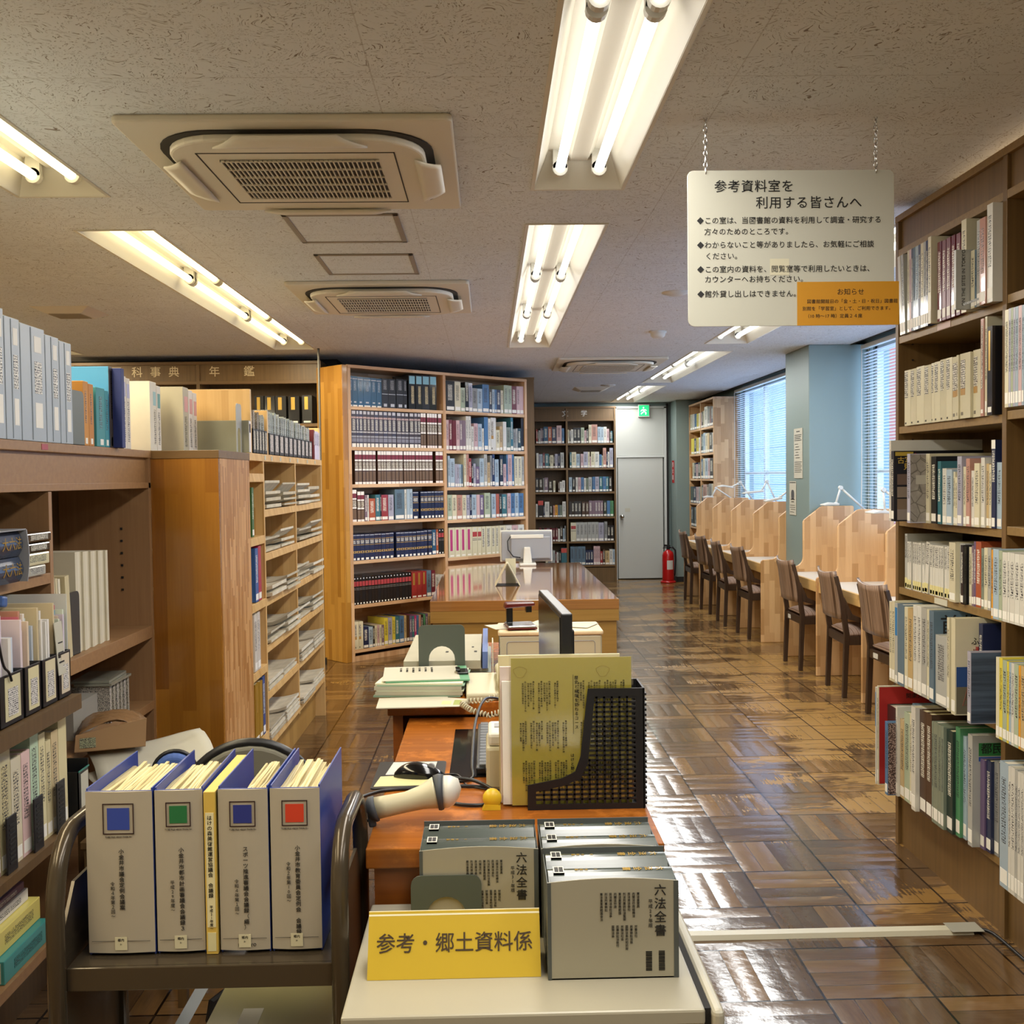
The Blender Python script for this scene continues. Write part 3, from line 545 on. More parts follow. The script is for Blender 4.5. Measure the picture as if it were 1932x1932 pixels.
ROWS=[
('R1',1.917,'3.8094 0.023 0.324 0.2 0.01 w l -5;3.783 0.0227 0.327 0.2 0.01 lg l -4;3.7241 0.0169 0.307 0.2 0.015 c l 0;3.7066 0.0175 0.296 0.2 0.015 p l 0;3.69 0.0166 0.303 0.2 0.015 n l 0;3.6708 0.0193 0.308 0.2 0.015 gb l 0;3.6454 0.0254 0.309 0.2 0.015 lb l 0;3.6266 0.0188 0.305 0.2 0.015 n l 0;3.6025 0.0234 0.306 0.2 0.015 c l 0;3.5835 0.0191 0.308 0.2 0.015 lg l 0;3.5646 0.0189 0.308 0.2 0.015 n l 0;3.506 0.0237 0.299 0.2 0.03 c l 0;3.4592 0.0306 0.268 0.2 0.015 m l 0;3.4255 0.0275 0.265 0.2 0.015 m l 0;3.3912 0.0294 0.266 0.2 0.015 m l 0;3.3576 0.0264 0.266 0.2 0.015 m l 0;3.3199 0.0282 0.264 0.2 0.015 m l 0;3.2192 0.0149 0.186 0.2 0.075 lg S 0;3.267 0.0343 0.31 0.2 0.02 c l 0;3.1576 0.0252 0.18 0.2 0.03 c l 0;3.1428 0.0132 0.178 0.2 0.03 gb l 0;3.1131 0.0292 0.264 0.2 0.03 lg l 0;3.0622 0.0366 0.262 0.2 0.035 s l 0;3.036 0.0358 0.316 0.2 0.03 w L 0'),
('R2',1.59,'3.7337 0.0544 0.203 0.2 0.006 c T 0;3.6821 0.0504 0.203 0.2 0.006 c T 0;3.6157 0.0653 0.205 0.2 0.006 c T 0;3.5577 0.0568 0.203 0.2 0.006 c T 0;3.5321 0.0244 0.205 0.2 0.006 c T 0;3.4864 0.0452 0.206 0.2 0.006 c T 0;3.4413 0.0446 0.209 0.2 0.006 c T 0;3.3959 0.045 0.209 0.2 0.006 c T 0;3.3372 0.0571 0.207 0.2 0.006 c U 0;3.2914 0.0146 0.207 0.2 0.02 c U 0;3.23 0.0717 0.209 0.2 0.015 c U 0;3.1921 0.056 0.212 0.2 0.006 c U 0;3.163 0.0196 0.302 0.2 0.01 s B 0;3.1571 0.0137 0.306 0.2 0.006 c l 0;3.0953 0.032 0.269 0.2 0.02 k G 0'),
('R3',1.24,'3.6597 0.0185 0.291 0.24 0.1 w l 0;3.6336 0.0261 0.252 0.24 0.1 k K 0;3.739 0.0197 0.196 0.24 0.025 c l 0;3.7209 0.0182 0.194 0.24 0.025 w l 0;3.7048 0.0161 0.186 0.24 0.025 c l 0;3.6914 0.0134 0.194 0.24 0.025 c l 0;3.6512 0.0402 0.195 0.24 0.025 c l 0;3.6375 0.0136 0.191 0.24 0.025 w l 0;3.4353 0.0245 0.239 0.24 0.1 lv M 0;3.3842 0.0301 0.238 0.24 0.045 c l 0;3.3546 0.0397 0.228 0.24 0.04 k l 0;3.3392 0.0254 0.211 0.24 0.035 t l 0;3.3194 0.0302 0.187 0.24 0.03 w l 0;3.278 0.0408 0.183 0.24 0.03 lb l 0;3.2746 0.0131 0.175 0.24 0.025 c l 0;3.2596 0.0145 0.157 0.24 0.025 c l 0;3.2275 0.0315 0.225 0.24 0.025 lv l 0;3.2175 0.0194 0.191 0.24 0.02 c l 0;3.1918 0.0254 0.217 0.24 0.02 s l 0;3.1811 0.0199 0.178 0.24 0.015 w l 0;3.1464 0.034 0.201 0.24 0.015 c l 0;3.1315 0.0247 0.218 0.24 0.01 w l 0;3.1234 0.0172 0.199 0.24 0.005 tn l 0;3.1073 0.0152 0.196 0.24 0.005 c l 0;3.083 0.0243 0.271 0.24 0.005 n W 0;3.062 0.0297 0.202 0.24 0 lb l 0'),
('R4',0.993,'3.7898 0.0205 0.204 0.22 -0.005 lg Y 0;3.7714 0.0177 0.176 0.22 -0.005 w Y 0;3.7539 0.0169 0.177 0.22 -0.005 w Y 0;3.7219 0.016 0.177 0.22 -0.005 w Y 0;3.7048 0.0164 0.177 0.22 -0.005 w Y 0;3.6885 0.0157 0.177 0.22 -0.005 w Y 0;3.6661 0.0217 0.178 0.22 -0.005 w Y 0;3.6368 0.0201 0.178 0.22 -0.005 w Y 0;3.6019 0.03 0.187 0.22 -0.005 w Y 6;3.5712 0.0218 0.178 0.22 -0.005 w Y 0;3.5525 0.0175 0.177 0.22 -0.005 w Y 0;3.5215 0.0299 0.178 0.22 -0.005 w Y 0;3.5045 0.0164 0.178 0.22 -0.005 w Y 0;3.4843 0.0196 0.178 0.22 -0.005 w Y 0;3.4566 0.0188 0.178 0.22 -0.005 w Y 0;3.4079 0.0476 0.181 0.22 -0.005 w Y 0;3.3251 0.0463 0.198 0.22 0.01 c l 0;3.3047 0.0184 0.194 0.22 0.01 k l 0;3.2964 0.0384 0.196 0.22 -0.005 lg l 0;3.2775 0.0179 0.189 0.22 -0.005 c l 0;3.2628 0.0143 0.195 0.22 -0.005 mv l 0;3.2497 0.0127 0.209 0.22 -0.005 v l 0;3.2136 0.0355 0.21 0.22 -0.005 o l 0;3.1946 0.0184 0.191 0.22 -0.005 gg l 0;3.1713 0.0228 0.194 0.22 -0.005 c l 0;3.1502 0.0207 0.195 0.22 -0.005 lg l 0'),
('R5',0.65,'3.7459 0.024 0.294 0.24 0.07 c l 0;3.7193 0.0258 0.299 0.24 0.07 c l 0;3.6932 0.0248 0.293 0.24 0.07 lg V 0;3.6333 0.0592 0.295 0.24 0.07 gb l 0;3.6012 0.0288 0.291 0.24 0.07 c l 0;3.5588 0.0411 0.29 0.24 0.07 tn l 0;3.5211 0.0339 0.308 0.24 0.07 w l 0;3.4878 0.0326 0.313 0.24 0.07 w l 0;3.4445 0.0422 0.316 0.24 0.07 lg l 0;3.4243 0.0177 0.306 0.24 0.07 c l 0;3.3767 0.0354 0.306 0.24 0.075 gb C 0;3.398 0.0116 0.202 0.24 0.06 dk l 0;3.2872 0.0875 0.231 0.24 0.07 lg l 0;3.2654 0.0092 0.262 0.24 0.075 lb l 0;3.2363 0.0176 0.302 0.24 0.08 c l 0;3.196 0.0288 0.314 0.24 0.085 c F 0;3.2 0.024 0.234 0.24 0.04 tn l 0;3.182 0.015 0.218 0.24 0.02 r l 0;3.15 0.026 0.295 0.24 0.02 n l 0;3.082 0.022 0.221 0.24 0.09 lv H 0'),
('R6',0.218,'3.7365 0.0342 0.371 0.25 0.09 w V 0;3.7215 0.0272 0.377 0.25 0.085 c E 0;3.6419 0.0256 0.27 0.25 0.1 b P 0;3.6351 0.105 0.309 0.25 0.05 dk l 0;3.5705 0.0147 0.33 0.25 0.07 w l 0;3.5548 0.0384 0.289 0.25 0.06 tn l 0;3.5058 0.0478 0.323 0.25 0.06 lgr l 0;3.4817 0.0228 0.328 0.25 0.06 c l 0;3.4544 0.0262 0.368 0.25 0.06 gb l 0;3.3831 0.0358 0.366 0.25 0.075 w l 0;3.3638 0.0525 0.361 0.25 0.06 br l 0;3.3175 0.0452 0.362 0.25 0.06 br l 0;3.3037 0.0125 0.343 0.25 0.06 gg l 0;3.2667 0.0364 0.346 0.25 0.06 gg l 0;3.2402 0.022 0.344 0.25 0.06 gg l 0;3.2185 0.0206 0.344 0.25 0.06 gg l 0;3.1952 0.0438 0.338 0.25 0.05 dg l 0;3.184 0.0315 0.357 0.25 0.04 gr l 0;3.181 0.0229 0.334 0.25 0.03 lb l 0;3.1287 0.0304 0.355 0.25 0.04 lg D 0;3.1364 0.0312 0.278 0.25 0.02 w V 0;3.1179 0.0283 0.283 0.25 0.015 v l 0;3.0958 0.0312 0.288 0.25 0.01 n l 0;3.0842 0.0308 0.293 0.25 0 g l 0'),
('S2',1.59,'2.8711 0.0205 0.274 0.25 0.085 c l 0;2.8589 0.0119 0.275 0.25 0.085 lv l 0;2.8456 0.0129 0.275 0.25 0.085 lgr l 0;2.8343 0.0109 0.274 0.25 0.085 lv l 0;2.8176 0.0164 0.274 0.25 0.085 lb l 0;2.7992 0.018 0.274 0.25 0.085 p l 0;2.7875 0.0113 0.273 0.25 0.085 lb l 0;2.772 0.0141 0.273 0.25 0.085 lb l 0;2.7524 0.0178 0.27 0.25 0.085 w l 0'),
('S4',1.013,'2.8952 0.0092 0.196 0.25 0.115 og l 0;2.8621 0.0327 0.199 0.25 0.115 lb l 0;2.8426 0.0191 0.197 0.25 0.115 lgr l 0;2.8138 0.0279 0.194 0.25 0.115 w l 0;2.8012 0.0118 0.195 0.25 0.115 w l 0;2.7748 0.0256 0.195 0.25 0.115 w l 0;2.7481 0.0259 0.194 0.25 0.115 w l 0;2.7238 0.0236 0.195 0.25 0.115 w l 0;2.6999 0.022 0.195 0.25 0.115 w l 0'),
('S5',0.65,'2.8866 0.019 0.233 0.25 0.1 c l 0;2.8679 0.0183 0.234 0.25 0.1 y l 0;2.8443 0.0231 0.231 0.25 0.1 lgr l 0;2.8319 0.012 0.231 0.25 0.1 y l 0;2.8195 0.0119 0.231 0.25 0.1 lb l 0;2.8032 0.0159 0.231 0.25 0.1 w l 0;2.7799 0.0229 0.231 0.25 0.1 lgr l 0;2.768 0.0115 0.231 0.25 0.1 og l 0;2.7456 0.0219 0.233 0.25 0.1 tn l 0;2.7206 0.0231 0.233 0.25 0.1 w l 0'),
('S6',0.213,'2.8342 0.0472 0.36 0.25 0.1 lb l 0;2.8187 0.015 0.358 0.25 0.1 w l 0;2.7975 0.0207 0.359 0.25 0.1 w l 0;2.7824 0.0146 0.356 0.25 0.1 lg l 0;2.7659 0.0161 0.356 0.25 0.1 w l 0;2.7487 0.0167 0.357 0.25 0.1 w l 0;2.7246 0.0221 0.359 0.25 0.1 lg l 0'),
('A1',1.985,'0.0212 0.0278 0.235 0.22 -0.01 db Q 0;0.0498 0.0521 0.233 0.22 -0.01 db Q 0;0.1027 0.0525 0.231 0.22 -0.01 db Q 0;0.1561 0.0728 0.23 0.22 -0.01 db Q 0;0.2298 0.0537 0.229 0.22 -0.01 db Q 0;0.2844 0.0492 0.227 0.22 -0.01 db Q 0;0.3357 0.0639 0.232 0.22 -0.01 k q 0;0.4005 0.076 0.232 0.22 -0.01 k q 0;0.4827 0.0718 0.236 0.22 -0.01 k q 0;0.5555 0.0357 0.234 0.22 -0.01 k q 0;0.6088 0.0702 0.277 0.22 -0.01 k X 0;0.6832 0.0678 0.279 0.22 -0.01 k X 0;0.7521 0.0774 0.281 0.22 -0.01 k X 0;0.8305 0.0761 0.284 0.22 -0.01 k X 0'),
('A2',1.671,'0.0346 0.0471 0.284 0.22 -0.01 sv N 0;0.0826 0.0252 0.284 0.22 -0.01 sv N 0;0.1088 0.036 0.284 0.22 -0.01 sv N 0;0.1457 0.0382 0.284 0.22 -0.01 sv N 0;0.1849 0.0335 0.283 0.22 -0.01 sv N 0;0.2194 0.0387 0.283 0.22 -0.01 sv N 0;0.2591 0.039 0.283 0.22 -0.01 sv N 0;0.2991 0.0443 0.283 0.22 -0.01 sv N 0;0.3444 0.0447 0.283 0.22 -0.01 sv N 0;0.39 0.0399 0.283 0.22 -0.01 sv N 0;0.4309 0.0433 0.283 0.22 -0.01 sv N 0;0.4793 0.0489 0.281 0.22 -0.01 sv N 0;0.5292 0.0356 0.281 0.22 -0.01 sv N 0;0.5658 0.0379 0.281 0.22 -0.01 sv N 0;0.609 0.051 0.282 0.22 -0.01 sv N 0;0.661 0.0364 0.283 0.22 -0.01 sv N 0;0.6985 0.0302 0.283 0.22 -0.01 sv N 0;0.7309 0.0271 0.287 0.22 -0.01 br R 0;0.759 0.0272 0.288 0.22 -0.01 br R 0;0.7982 0.0274 0.288 0.22 -0.01 br R 0;0.8266 0.0253 0.289 0.22 -0.01 br R 0;0.853 0.0265 0.29 0.22 -0.01 br R 0;0.8806 0.0266 0.29 0.22 -0.01 br R 0;0.9173 0.0391 0.291 0.22 -0.01 br R 0'),
('A3',1.381,'0.0631 0.0329 0.268 0.22 -0.012 br R 0;0.0969 0.035 0.268 0.22 -0.012 br R 0;0.1368 0.0304 0.267 0.22 -0.012 br R 0;0.1682 0.0305 0.267 0.22 -0.012 br R 0;0.1997 0.0337 0.267 0.22 -0.012 br R 0;0.2343 0.0319 0.268 0.22 -0.012 br R 0;0.2842 0.0342 0.268 0.22 -0.012 br R 0;0.3194 0.0243 0.268 0.22 -0.012 br R 0;0.3447 0.0244 0.268 0.22 -0.012 br R 0;0.37 0.0521 0.268 0.22 -0.012 br R 0;0.4242 0.006 0.268 0.22 -0.012 br R 0;0.4262 0.035 0.268 0.22 -0.012 br R 0;0.4623 0.0352 0.268 0.22 -0.012 br R 0;0.4986 0.0417 0.269 0.22 -0.012 br R 0;0.5476 0.0284 0.268 0.22 -0.012 br R 0;0.5771 0.0253 0.268 0.22 -0.012 br R 0;0.6035 0.0255 0.268 0.22 -0.012 br R 0;0.63 0.0373 0.268 0.22 -0.012 br R 0;0.6726 0.0365 0.268 0.22 -0.012 br R 0;0.7102 0.0281 0.268 0.22 -0.012 br R 0;0.7394 0.0348 0.268 0.22 -0.012 br R 0;0.7752 0.0372 0.267 0.22 -0.012 br R 0;0.8135 0.0418 0.267 0.22 -0.012 br R 0;0.8907 0.0379 0.267 0.22 -0.012 br R 0;0.9296 0.0426 0.267 0.22 -0.012 br R 0'),
('A4',1.09,'0.0309 0.0424 0.248 0.22 -0.01 br R 0;0.0798 0.032 0.233 0.22 -0.01 br R 0;0.1128 0.0332 0.233 0.22 -0.01 br R 0;0.1514 0.0236 0.207 0.22 -0.01 mv l 0;0.1759 0.0148 0.206 0.22 -0.01 w l 0;0.1921 0.0616 0.177 0.22 -0.01 o l 0;0.2563 0.0441 0.206 0.22 -0.01 t l 0;0.3016 0.0131 0.212 0.22 -0.01 k l 0;0.3155 0.0639 0.204 0.22 -0.01 r l 0;0.3835 0.0533 0.203 0.22 -0.01 lv l 0;0.4501 0.0979 0.244 0.22 -0.01 gb l 0;0.5501 0.0189 0.243 0.22 -0.01 w l 0;0.5733 0.0275 0.246 0.22 -0.01 lb l 0;0.6029 0.0297 0.245 0.22 -0.01 lb l 0;0.6344 0.061 0.223 0.22 -0.01 n Z 0;0.7181 0.0358 0.223 0.22 -0.01 n Z 0;0.7549 0.0382 0.223 0.22 -0.01 n Z 0;0.7942 0.0373 0.224 0.22 -0.01 n Z 0;0.8327 0.0331 0.224 0.22 -0.01 n Z 0;0.8713 0.0322 0.224 0.22 -0.01 n Z 0;0.9047 0.0324 0.223 0.22 -0.01 n Z 0;0.9495 0.0326 0.224 0.22 -0.01 n Z 0'),
('A5',0.786,'0.0283 0.0328 0.205 0.22 -0.01 n Z 0;0.0621 0.0378 0.205 0.22 -0.01 n Z 0;0.1009 0.041 0.205 0.22 -0.01 n Z 0;0.1449 0.0463 0.204 0.22 -0.01 n Z 0;0.1922 0.0457 0.203 0.22 -0.01 n Z 0;0.2389 0.039 0.204 0.22 -0.01 n Z 0;0.279 0.0272 0.204 0.22 -0.01 n Z 0;0.3092 0.0395 0.203 0.22 -0.01 n Z 0;0.3498 0.0398 0.204 0.22 -0.01 n Z 0;0.3906 0.0411 0.205 0.22 -0.01 n Z 0;0.4576 0.0405 0.204 0.22 -0.01 n Z 0;0.4992 0.0408 0.203 0.22 -0.01 n Z 0;0.5411 0.0464 0.203 0.22 -0.01 n Z 0;0.5885 0.0361 0.203 0.22 -0.01 n Z 0;0.6257 0.0395 0.202 0.22 -0.01 n Z 0;0.6686 0.042 0.204 0.22 -0.01 n Z 0;0.7117 0.0369 0.205 0.22 -0.01 n Z 0;0.7497 0.0349 0.207 0.22 -0.01 n Z 0;0.7923 0.0407 0.207 0.22 -0.01 n Z 0;0.8363 0.0421 0.208 0.22 -0.01 db l 0;0.8807 0.0223 0.208 0.22 -0.01 o l 0;0.9041 0.0313 0.212 0.22 -0.01 k J 0;0.9366 0.0292 0.212 0.22 -0.01 k J 0'),
('A6',0.441,'0.026 0.0282 0.219 0.22 -0.01 k J 0;0.0552 0.0283 0.219 0.22 -0.01 k J 0;0.0845 0.0284 0.219 0.22 -0.01 k J 0;0.1139 0.0286 0.219 0.22 -0.01 k J 0;0.1436 0.0287 0.219 0.22 -0.01 k J 0;0.1734 0.0289 0.219 0.22 -0.01 k J 0;0.2033 0.029 0.218 0.22 -0.01 k J 0;0.2334 0.0292 0.218 0.22 -0.01 k J 0;0.2636 0.0294 0.218 0.22 -0.01 k J 0;0.294 0.0295 0.218 0.22 -0.01 k J 0;0.3246 0.0297 0.218 0.22 -0.01 k J 0;0.3553 0.0298 0.218 0.22 -0.01 k J 0;0.3862 0.03 0.218 0.22 -0.01 k J 0;0.4173 0.0301 0.218 0.22 -0.01 k J 0;0.4485 0.0303 0.218 0.22 -0.01 k J 0;0.4799 0.0305 0.218 0.22 -0.01 k J 0;0.5115 0.0306 0.218 0.22 -0.01 k J 0;0.5432 0.0308 0.218 0.22 -0.01 k J 0;0.5751 0.031 0.218 0.22 -0.01 k J 0;0.6106 0.0556 0.216 0.22 -0.01 r G 0;0.6673 0.0529 0.215 0.22 -0.01 r G 0;0.7213 0.0468 0.216 0.22 -0.01 r G 0;0.7704 0.0483 0.216 0.22 -0.01 gb l 0;0.8209 0.042 0.214 0.22 -0.01 m l 0;0.8644 0.0434 0.175 0.22 -0.01 w l 0;0.909 0.0494 0.171 0.22 -0.01 w l 0'),
('A7',0.093,'0.0197 0.0464 0.216 0.22 -0.005 c U 0;0.0681 0.0429 0.216 0.22 -0.005 c U 0;0.112 0.0511 0.166 0.22 -0.005 n l 0;0.1651 0.0396 0.162 0.22 -0.005 lb l 0;0.2068 0.0159 0.167 0.22 -0.005 dk l 0;0.2248 0.022 0.168 0.22 -0.005 c l 0;0.2479 0.0221 0.168 0.22 -0.005 p l 0;0.271 0.0201 0.168 0.22 -0.005 c l 0;0.2922 0.0233 0.165 0.22 -0.005 mv l 0;0.3186 0.0366 0.217 0.22 -0.005 y l 0;0.3573 0.041 0.217 0.22 -0.005 lv l 0;0.4005 0.0289 0.218 0.22 -0.005 y l 0;0.4314 0.0394 0.214 0.22 -0.005 t l 0;0.473 0.046 0.216 0.22 -0.005 b l 0;0.5212 0.0231 0.218 0.22 -0.005 tn l 0;0.5464 0.0296 0.215 0.22 -0.005 br l 0;0.578 0.0244 0.204 0.22 -0.005 v l 0;0.6035 0.0235 0.204 0.22 -0.005 t l 0;0.6281 0.0225 0.205 0.22 -0.005 mg l 0;0.6517 0.0226 0.205 0.22 -0.005 b l 0;0.6754 0.0227 0.205 0.22 -0.005 s l 0;0.6992 0.0228 0.206 0.22 -0.005 k l 0;0.7231 0.0228 0.206 0.22 -0.005 gr l 0;0.7471 0.0251 0.209 0.22 -0.005 v l 0;0.7734 0.0296 0.211 0.22 -0.005 tn l 0'),
('B1',1.986,'1.0122 0.0968 0.25 0.2 -0.01 k l 0;1.1101 0.067 0.25 0.2 -0.01 c l 0;1.1784 0.049 0.202 0.2 -0.01 lgr l 0;1.2306 0.0399 0.252 0.2 -0.01 k l 0;1.2715 0.0414 0.246 0.2 -0.01 lv l 0;1.3133 0.0584 0.205 0.2 -0.01 g l 0;1.3728 0.0565 0.204 0.2 -0.01 lb l 0;1.4325 0.0778 0.244 0.2 -0.01 b l 0;1.512 0.0344 0.206 0.2 -0.01 dk l 0;1.5476 0.0309 0.207 0.2 -0.01 lb l 0;1.5797 0.0236 0.206 0.2 -0.01 b l 0;1.6044 0.0461 0.206 0.2 -0.01 n l 0;1.653 0.0301 0.203 0.2 -0.01 c l 0;1.6939 0.0531 0.252 0.2 -0.01 lgr l 0;1.7482 0.0446 0.25 0.2 -0.01 lgr l 0;1.8004 0.0617 0.248 0.2 -0.01 m l 0;1.8635 0.0428 0.25 0.2 -0.01 p l 0;1.9075 0.0457 0.251 0.2 -0.01 p l 0'),
('B2',1.654,'1.006 0.0317 0.256 0.2 -0.01 p l 0;1.04 0.0365 0.257 0.2 -0.01 m l 0;1.0798 0.0402 0.254 0.2 -0.01 m l 0;1.1211 0.0381 0.255 0.2 -0.01 p l 0;1.1604 0.0337 0.256 0.2 -0.01 mv l 0;1.1953 0.0339 0.256 0.2 -0.01 mv l 0;1.2322 0.0282 0.293 0.2 -0.01 w l 0;1.2616 0.0295 0.294 0.2 -0.01 w l 0;1.2942 0.0285 0.208 0.2 -0.01 w l 0;1.3256 0.0454 0.235 0.2 -0.01 p l 0;1.3733 0.0457 0.232 0.2 -0.01 lb l 0;1.4207 0.0218 0.194 0.2 -0.01 w l 0;1.4467 0.0463 0.292 0.2 -0.01 b l 0;1.4951 0.0294 0.28 0.2 -0.01 w l 0;1.5272 0.0617 0.29 0.2 -0.01 w U 0;1.5907 0.0423 0.185 0.2 -0.01 c l 0;1.6348 0.0326 0.217 0.2 -0.01 tn l 0;1.6757 0.0416 0.259 0.2 -0.01 w l 0;1.7177 0.0534 0.211 0.2 -0.01 gg l 0;1.7751 0.0307 0.298 0.2 -0.01 t l 0;1.8117 0.0361 0.195 0.2 -0.01 g l 0;1.8505 0.0207 0.204 0.2 -0.01 lg l 0;1.8764 0.0442 0.205 0.2 -0.01 dg l 0;1.9248 0.0367 0.298 0.2 -0.01 k l 0'),
('B3',1.343,'1.0228 0.0227 0.264 0.2 -0.01 lb l 0;1.0474 0.0503 0.243 0.2 -0.01 lb l 0;1.1015 0.023 0.196 0.2 -0.01 lv l 0;1.1257 0.022 0.195 0.2 -0.01 lv l 0;1.1487 0.0221 0.194 0.2 -0.01 lb l 0;1.1719 0.0175 0.192 0.2 -0.01 gb l 0;1.2028 0.0281 0.282 0.2 -0.01 c l 0;1.232 0.0282 0.282 0.2 -0.01 s l 0;1.2607 0.0284 0.244 0.2 -0.01 r l 0;1.2895 0.0226 0.201 0.2 -0.01 k l 0;1.3132 0.0274 0.199 0.2 -0.01 lv l 0;1.3425 0.0408 0.174 0.2 -0.01 v l 0;1.387 0.0507 0.245 0.2 -0.01 lb l 0;1.4408 0.0365 0.28 0.2 -0.01 lg l 0;1.4809 0.0306 0.21 0.2 -0.01 tn l 0;1.5139 0.0221 0.272 0.2 -0.01 g l 0;1.5386 0.0296 0.281 0.2 -0.01 n l 0;1.5699 0.0472 0.237 0.2 -0.01 lb l 0;1.6303 0.0426 0.273 0.2 -0.01 k l 0;1.6741 0.0353 0.196 0.2 -0.01 p l 0;1.7134 0.0177 0.28 0.2 -0.01 b l 0;1.7325 0.0497 0.282 0.2 -0.01 p l 0;1.7835 0.0244 0.283 0.2 -0.01 b l 0;1.8152 0.0439 0.265 0.2 -0.01 c B 0;1.8604 0.0442 0.265 0.2 -0.01 c B 0;1.9059 0.0314 0.265 0.2 -0.01 lg l 0'),
('B4',1.067,'1.012 0.0501 0.212 0.2 -0.01 lgr l 0;1.0644 0.0505 0.211 0.2 -0.01 c l 0;1.1172 0.0603 0.209 0.2 -0.01 s l 0;1.1798 0.0444 0.207 0.2 -0.01 c l 0;1.2266 0.0377 0.207 0.2 -0.01 lv l 0;1.2667 0.0213 0.209 0.2 -0.01 n l 0;1.2904 0.0524 0.208 0.2 -0.01 lb l 0;1.3452 0.0384 0.207 0.2 -0.01 p l 0;1.386 0.0435 0.204 0.2 -0.01 v l 0;1.4396 0.0684 0.22 0.2 -0.01 lgr l 0;1.525 0.0519 0.21 0.2 -0.01 lb l 0;1.5806 0.0374 0.209 0.2 -0.01 o l 0;1.6192 0.0301 0.207 0.2 -0.01 k l 0;1.6517 0.0606 0.204 0.2 -0.01 t l 0;1.72 0.0433 0.211 0.2 -0.01 p l 0;1.7659 0.0462 0.21 0.2 -0.01 b l 0;1.8147 0.0465 0.213 0.2 -0.01 lb l 0;1.8638 0.0613 0.209 0.2 -0.01 b l 0'),
('B5',0.748,'1.0203 0.0686 0.252 0.22 -0.01 c x 0;1.0912 0.0624 0.251 0.22 -0.01 c x 0;1.156 0.0631 0.25 0.22 -0.01 c x 0;1.2215 0.0661 0.249 0.22 -0.01 c x 0;1.29 0.0597 0.248 0.22 -0.01 c J 0;1.3521 0.0457 0.247 0.22 -0.01 c J 0;1.4003 0.0461 0.247 0.22 -0.01 c B 0;1.4525 0.0649 0.246 0.22 -0.01 c B 0;1.5199 0.047 0.245 0.22 -0.01 c B 0;1.5694 0.0398 0.245 0.22 -0.01 c B 0;1.6143 0.0805 0.246 0.22 -0.01 c B 0;1.6973 0.0738 0.245 0.22 -0.01 w l 0;1.7737 0.0747 0.243 0.22 -0.01 p l 0;1.8511 0.0756 0.244 0.22 -0.01 w l 0'),
('L1',1.867,'0.6387 0.021 0.192 0.18 0 r l 0;0.6602 0.0126 0.177 0.18 0 k l 0;0.6735 0.0245 0.177 0.18 0 lg l 0;0.699 0.0238 0.205 0.18 0 mv l 0;0.7235 0.0168 0.205 0.18 0 n l 0;0.7419 0.058 0.225 0.18 0 db l 0;0.8006 0.0483 0.224 0.18 0 o l 0;0.8502 0.0616 0.217 0.18 0 n l 0;0.9155 0.0665 0.24 0.18 0 p l 0;0.9865 0.0301 0.202 0.18 0 b l 0'),
('M1',1.867,'1.0479 0.035 0.183 0.18 0 c l 0;1.0863 0.0175 0.173 0.18 0 dk l 0;1.1053 0.0336 0.186 0.18 0 w l 0;1.1406 0.0476 0.207 0.18 0 k l 0;1.1896 0.0441 0.206 0.18 0 k l 0;1.2408 0.0455 0.209 0.18 0 lgr l 0;1.2873 0.0266 0.17 0.18 0 p l 0;1.3155 0.0266 0.187 0.18 0 dk l 0;1.3462 0.0371 0.246 0.18 0 c l 0;1.3848 0.0771 0.249 0.18 0 s l 0;1.4658 0.0449 0.217 0.18 0 lb l 0;1.512 0.0337 0.213 0.18 0 lb l 0;1.5471 0.0407 0.216 0.18 0 w l 0;1.5889 0.0309 0.188 0.18 0 p l 0;1.6293 0.0168 0.159 0.18 0 dk l 0;1.6469 0.0175 0.159 0.18 0 t l 0'),
('L2',1.537,'0.6399 0.0301 0.204 0.18 0 w l 0;0.6733 0.021 0.189 0.18 0 lv l 0;0.6957 0.0266 0.189 0.18 0 lb l 0;0.7267 0.0273 0.206 0.18 0 m l 0;0.756 0.0504 0.195 0.18 0 t l 0;0.8076 0.0161 0.177 0.18 0 dg l 0;0.8251 0.0406 0.174 0.18 0 c l 0;0.8671 0.0189 0.177 0.18 0 k l 0;0.8876 0.0378 0.19 0.18 0 lv l 0;0.9338 0.0196 0.19 0.18 0 n l 0;0.962 0.0476 0.207 0.18 0 lg l 0'),
('M2',1.537,'1.0881 0.0252 0.209 0.18 0 t l 0;1.1148 0.0596 0.212 0.18 0 c l 0;1.1755 0.0477 0.187 0.18 0 lb l 0;1.2337 0.0379 0.186 0.18 0 p l 0;1.2732 0.0589 0.214 0.18 0 lv l 0;1.3335 0.0231 0.212 0.18 0 c l 0;1.3596 0.0133 0.15 0.18 0 p l 0;1.3742 0.0491 0.213 0.18 0 c l 0;1.4247 0.0582 0.212 0.18 0 w l 0;1.484 0.0337 0.176 0.18 0 b l 0;1.5182 0.0161 0.162 0.18 0 lgr l 0;1.536 0.0421 0.263 0.18 0 s l 0;1.5819 0.0168 0.21 0.18 0 n l 0;1.6001 0.0197 0.21 0.18 0 w l 0;1.6251 0.0442 0.262 0.18 0 lv l 0'),
('L3',1.214,'0.6172 0.0497 0.195 0.18 0 k l 0;0.6697 0.056 0.195 0.18 0 k l 0;0.727 0.0154 0.187 0.18 0 g l 0;0.744 0.049 0.197 0.18 0 mv l 0;0.7989 0.0526 0.158 0.18 0 dk l 0;0.8619 0.0287 0.154 0.18 0 c l 0;0.9283 0.0196 0.139 0.18 0 br l 0;0.9508 0.0294 0.139 0.18 0 w l 0;0.9818 0.0379 0.156 0.18 0 w l 0'),
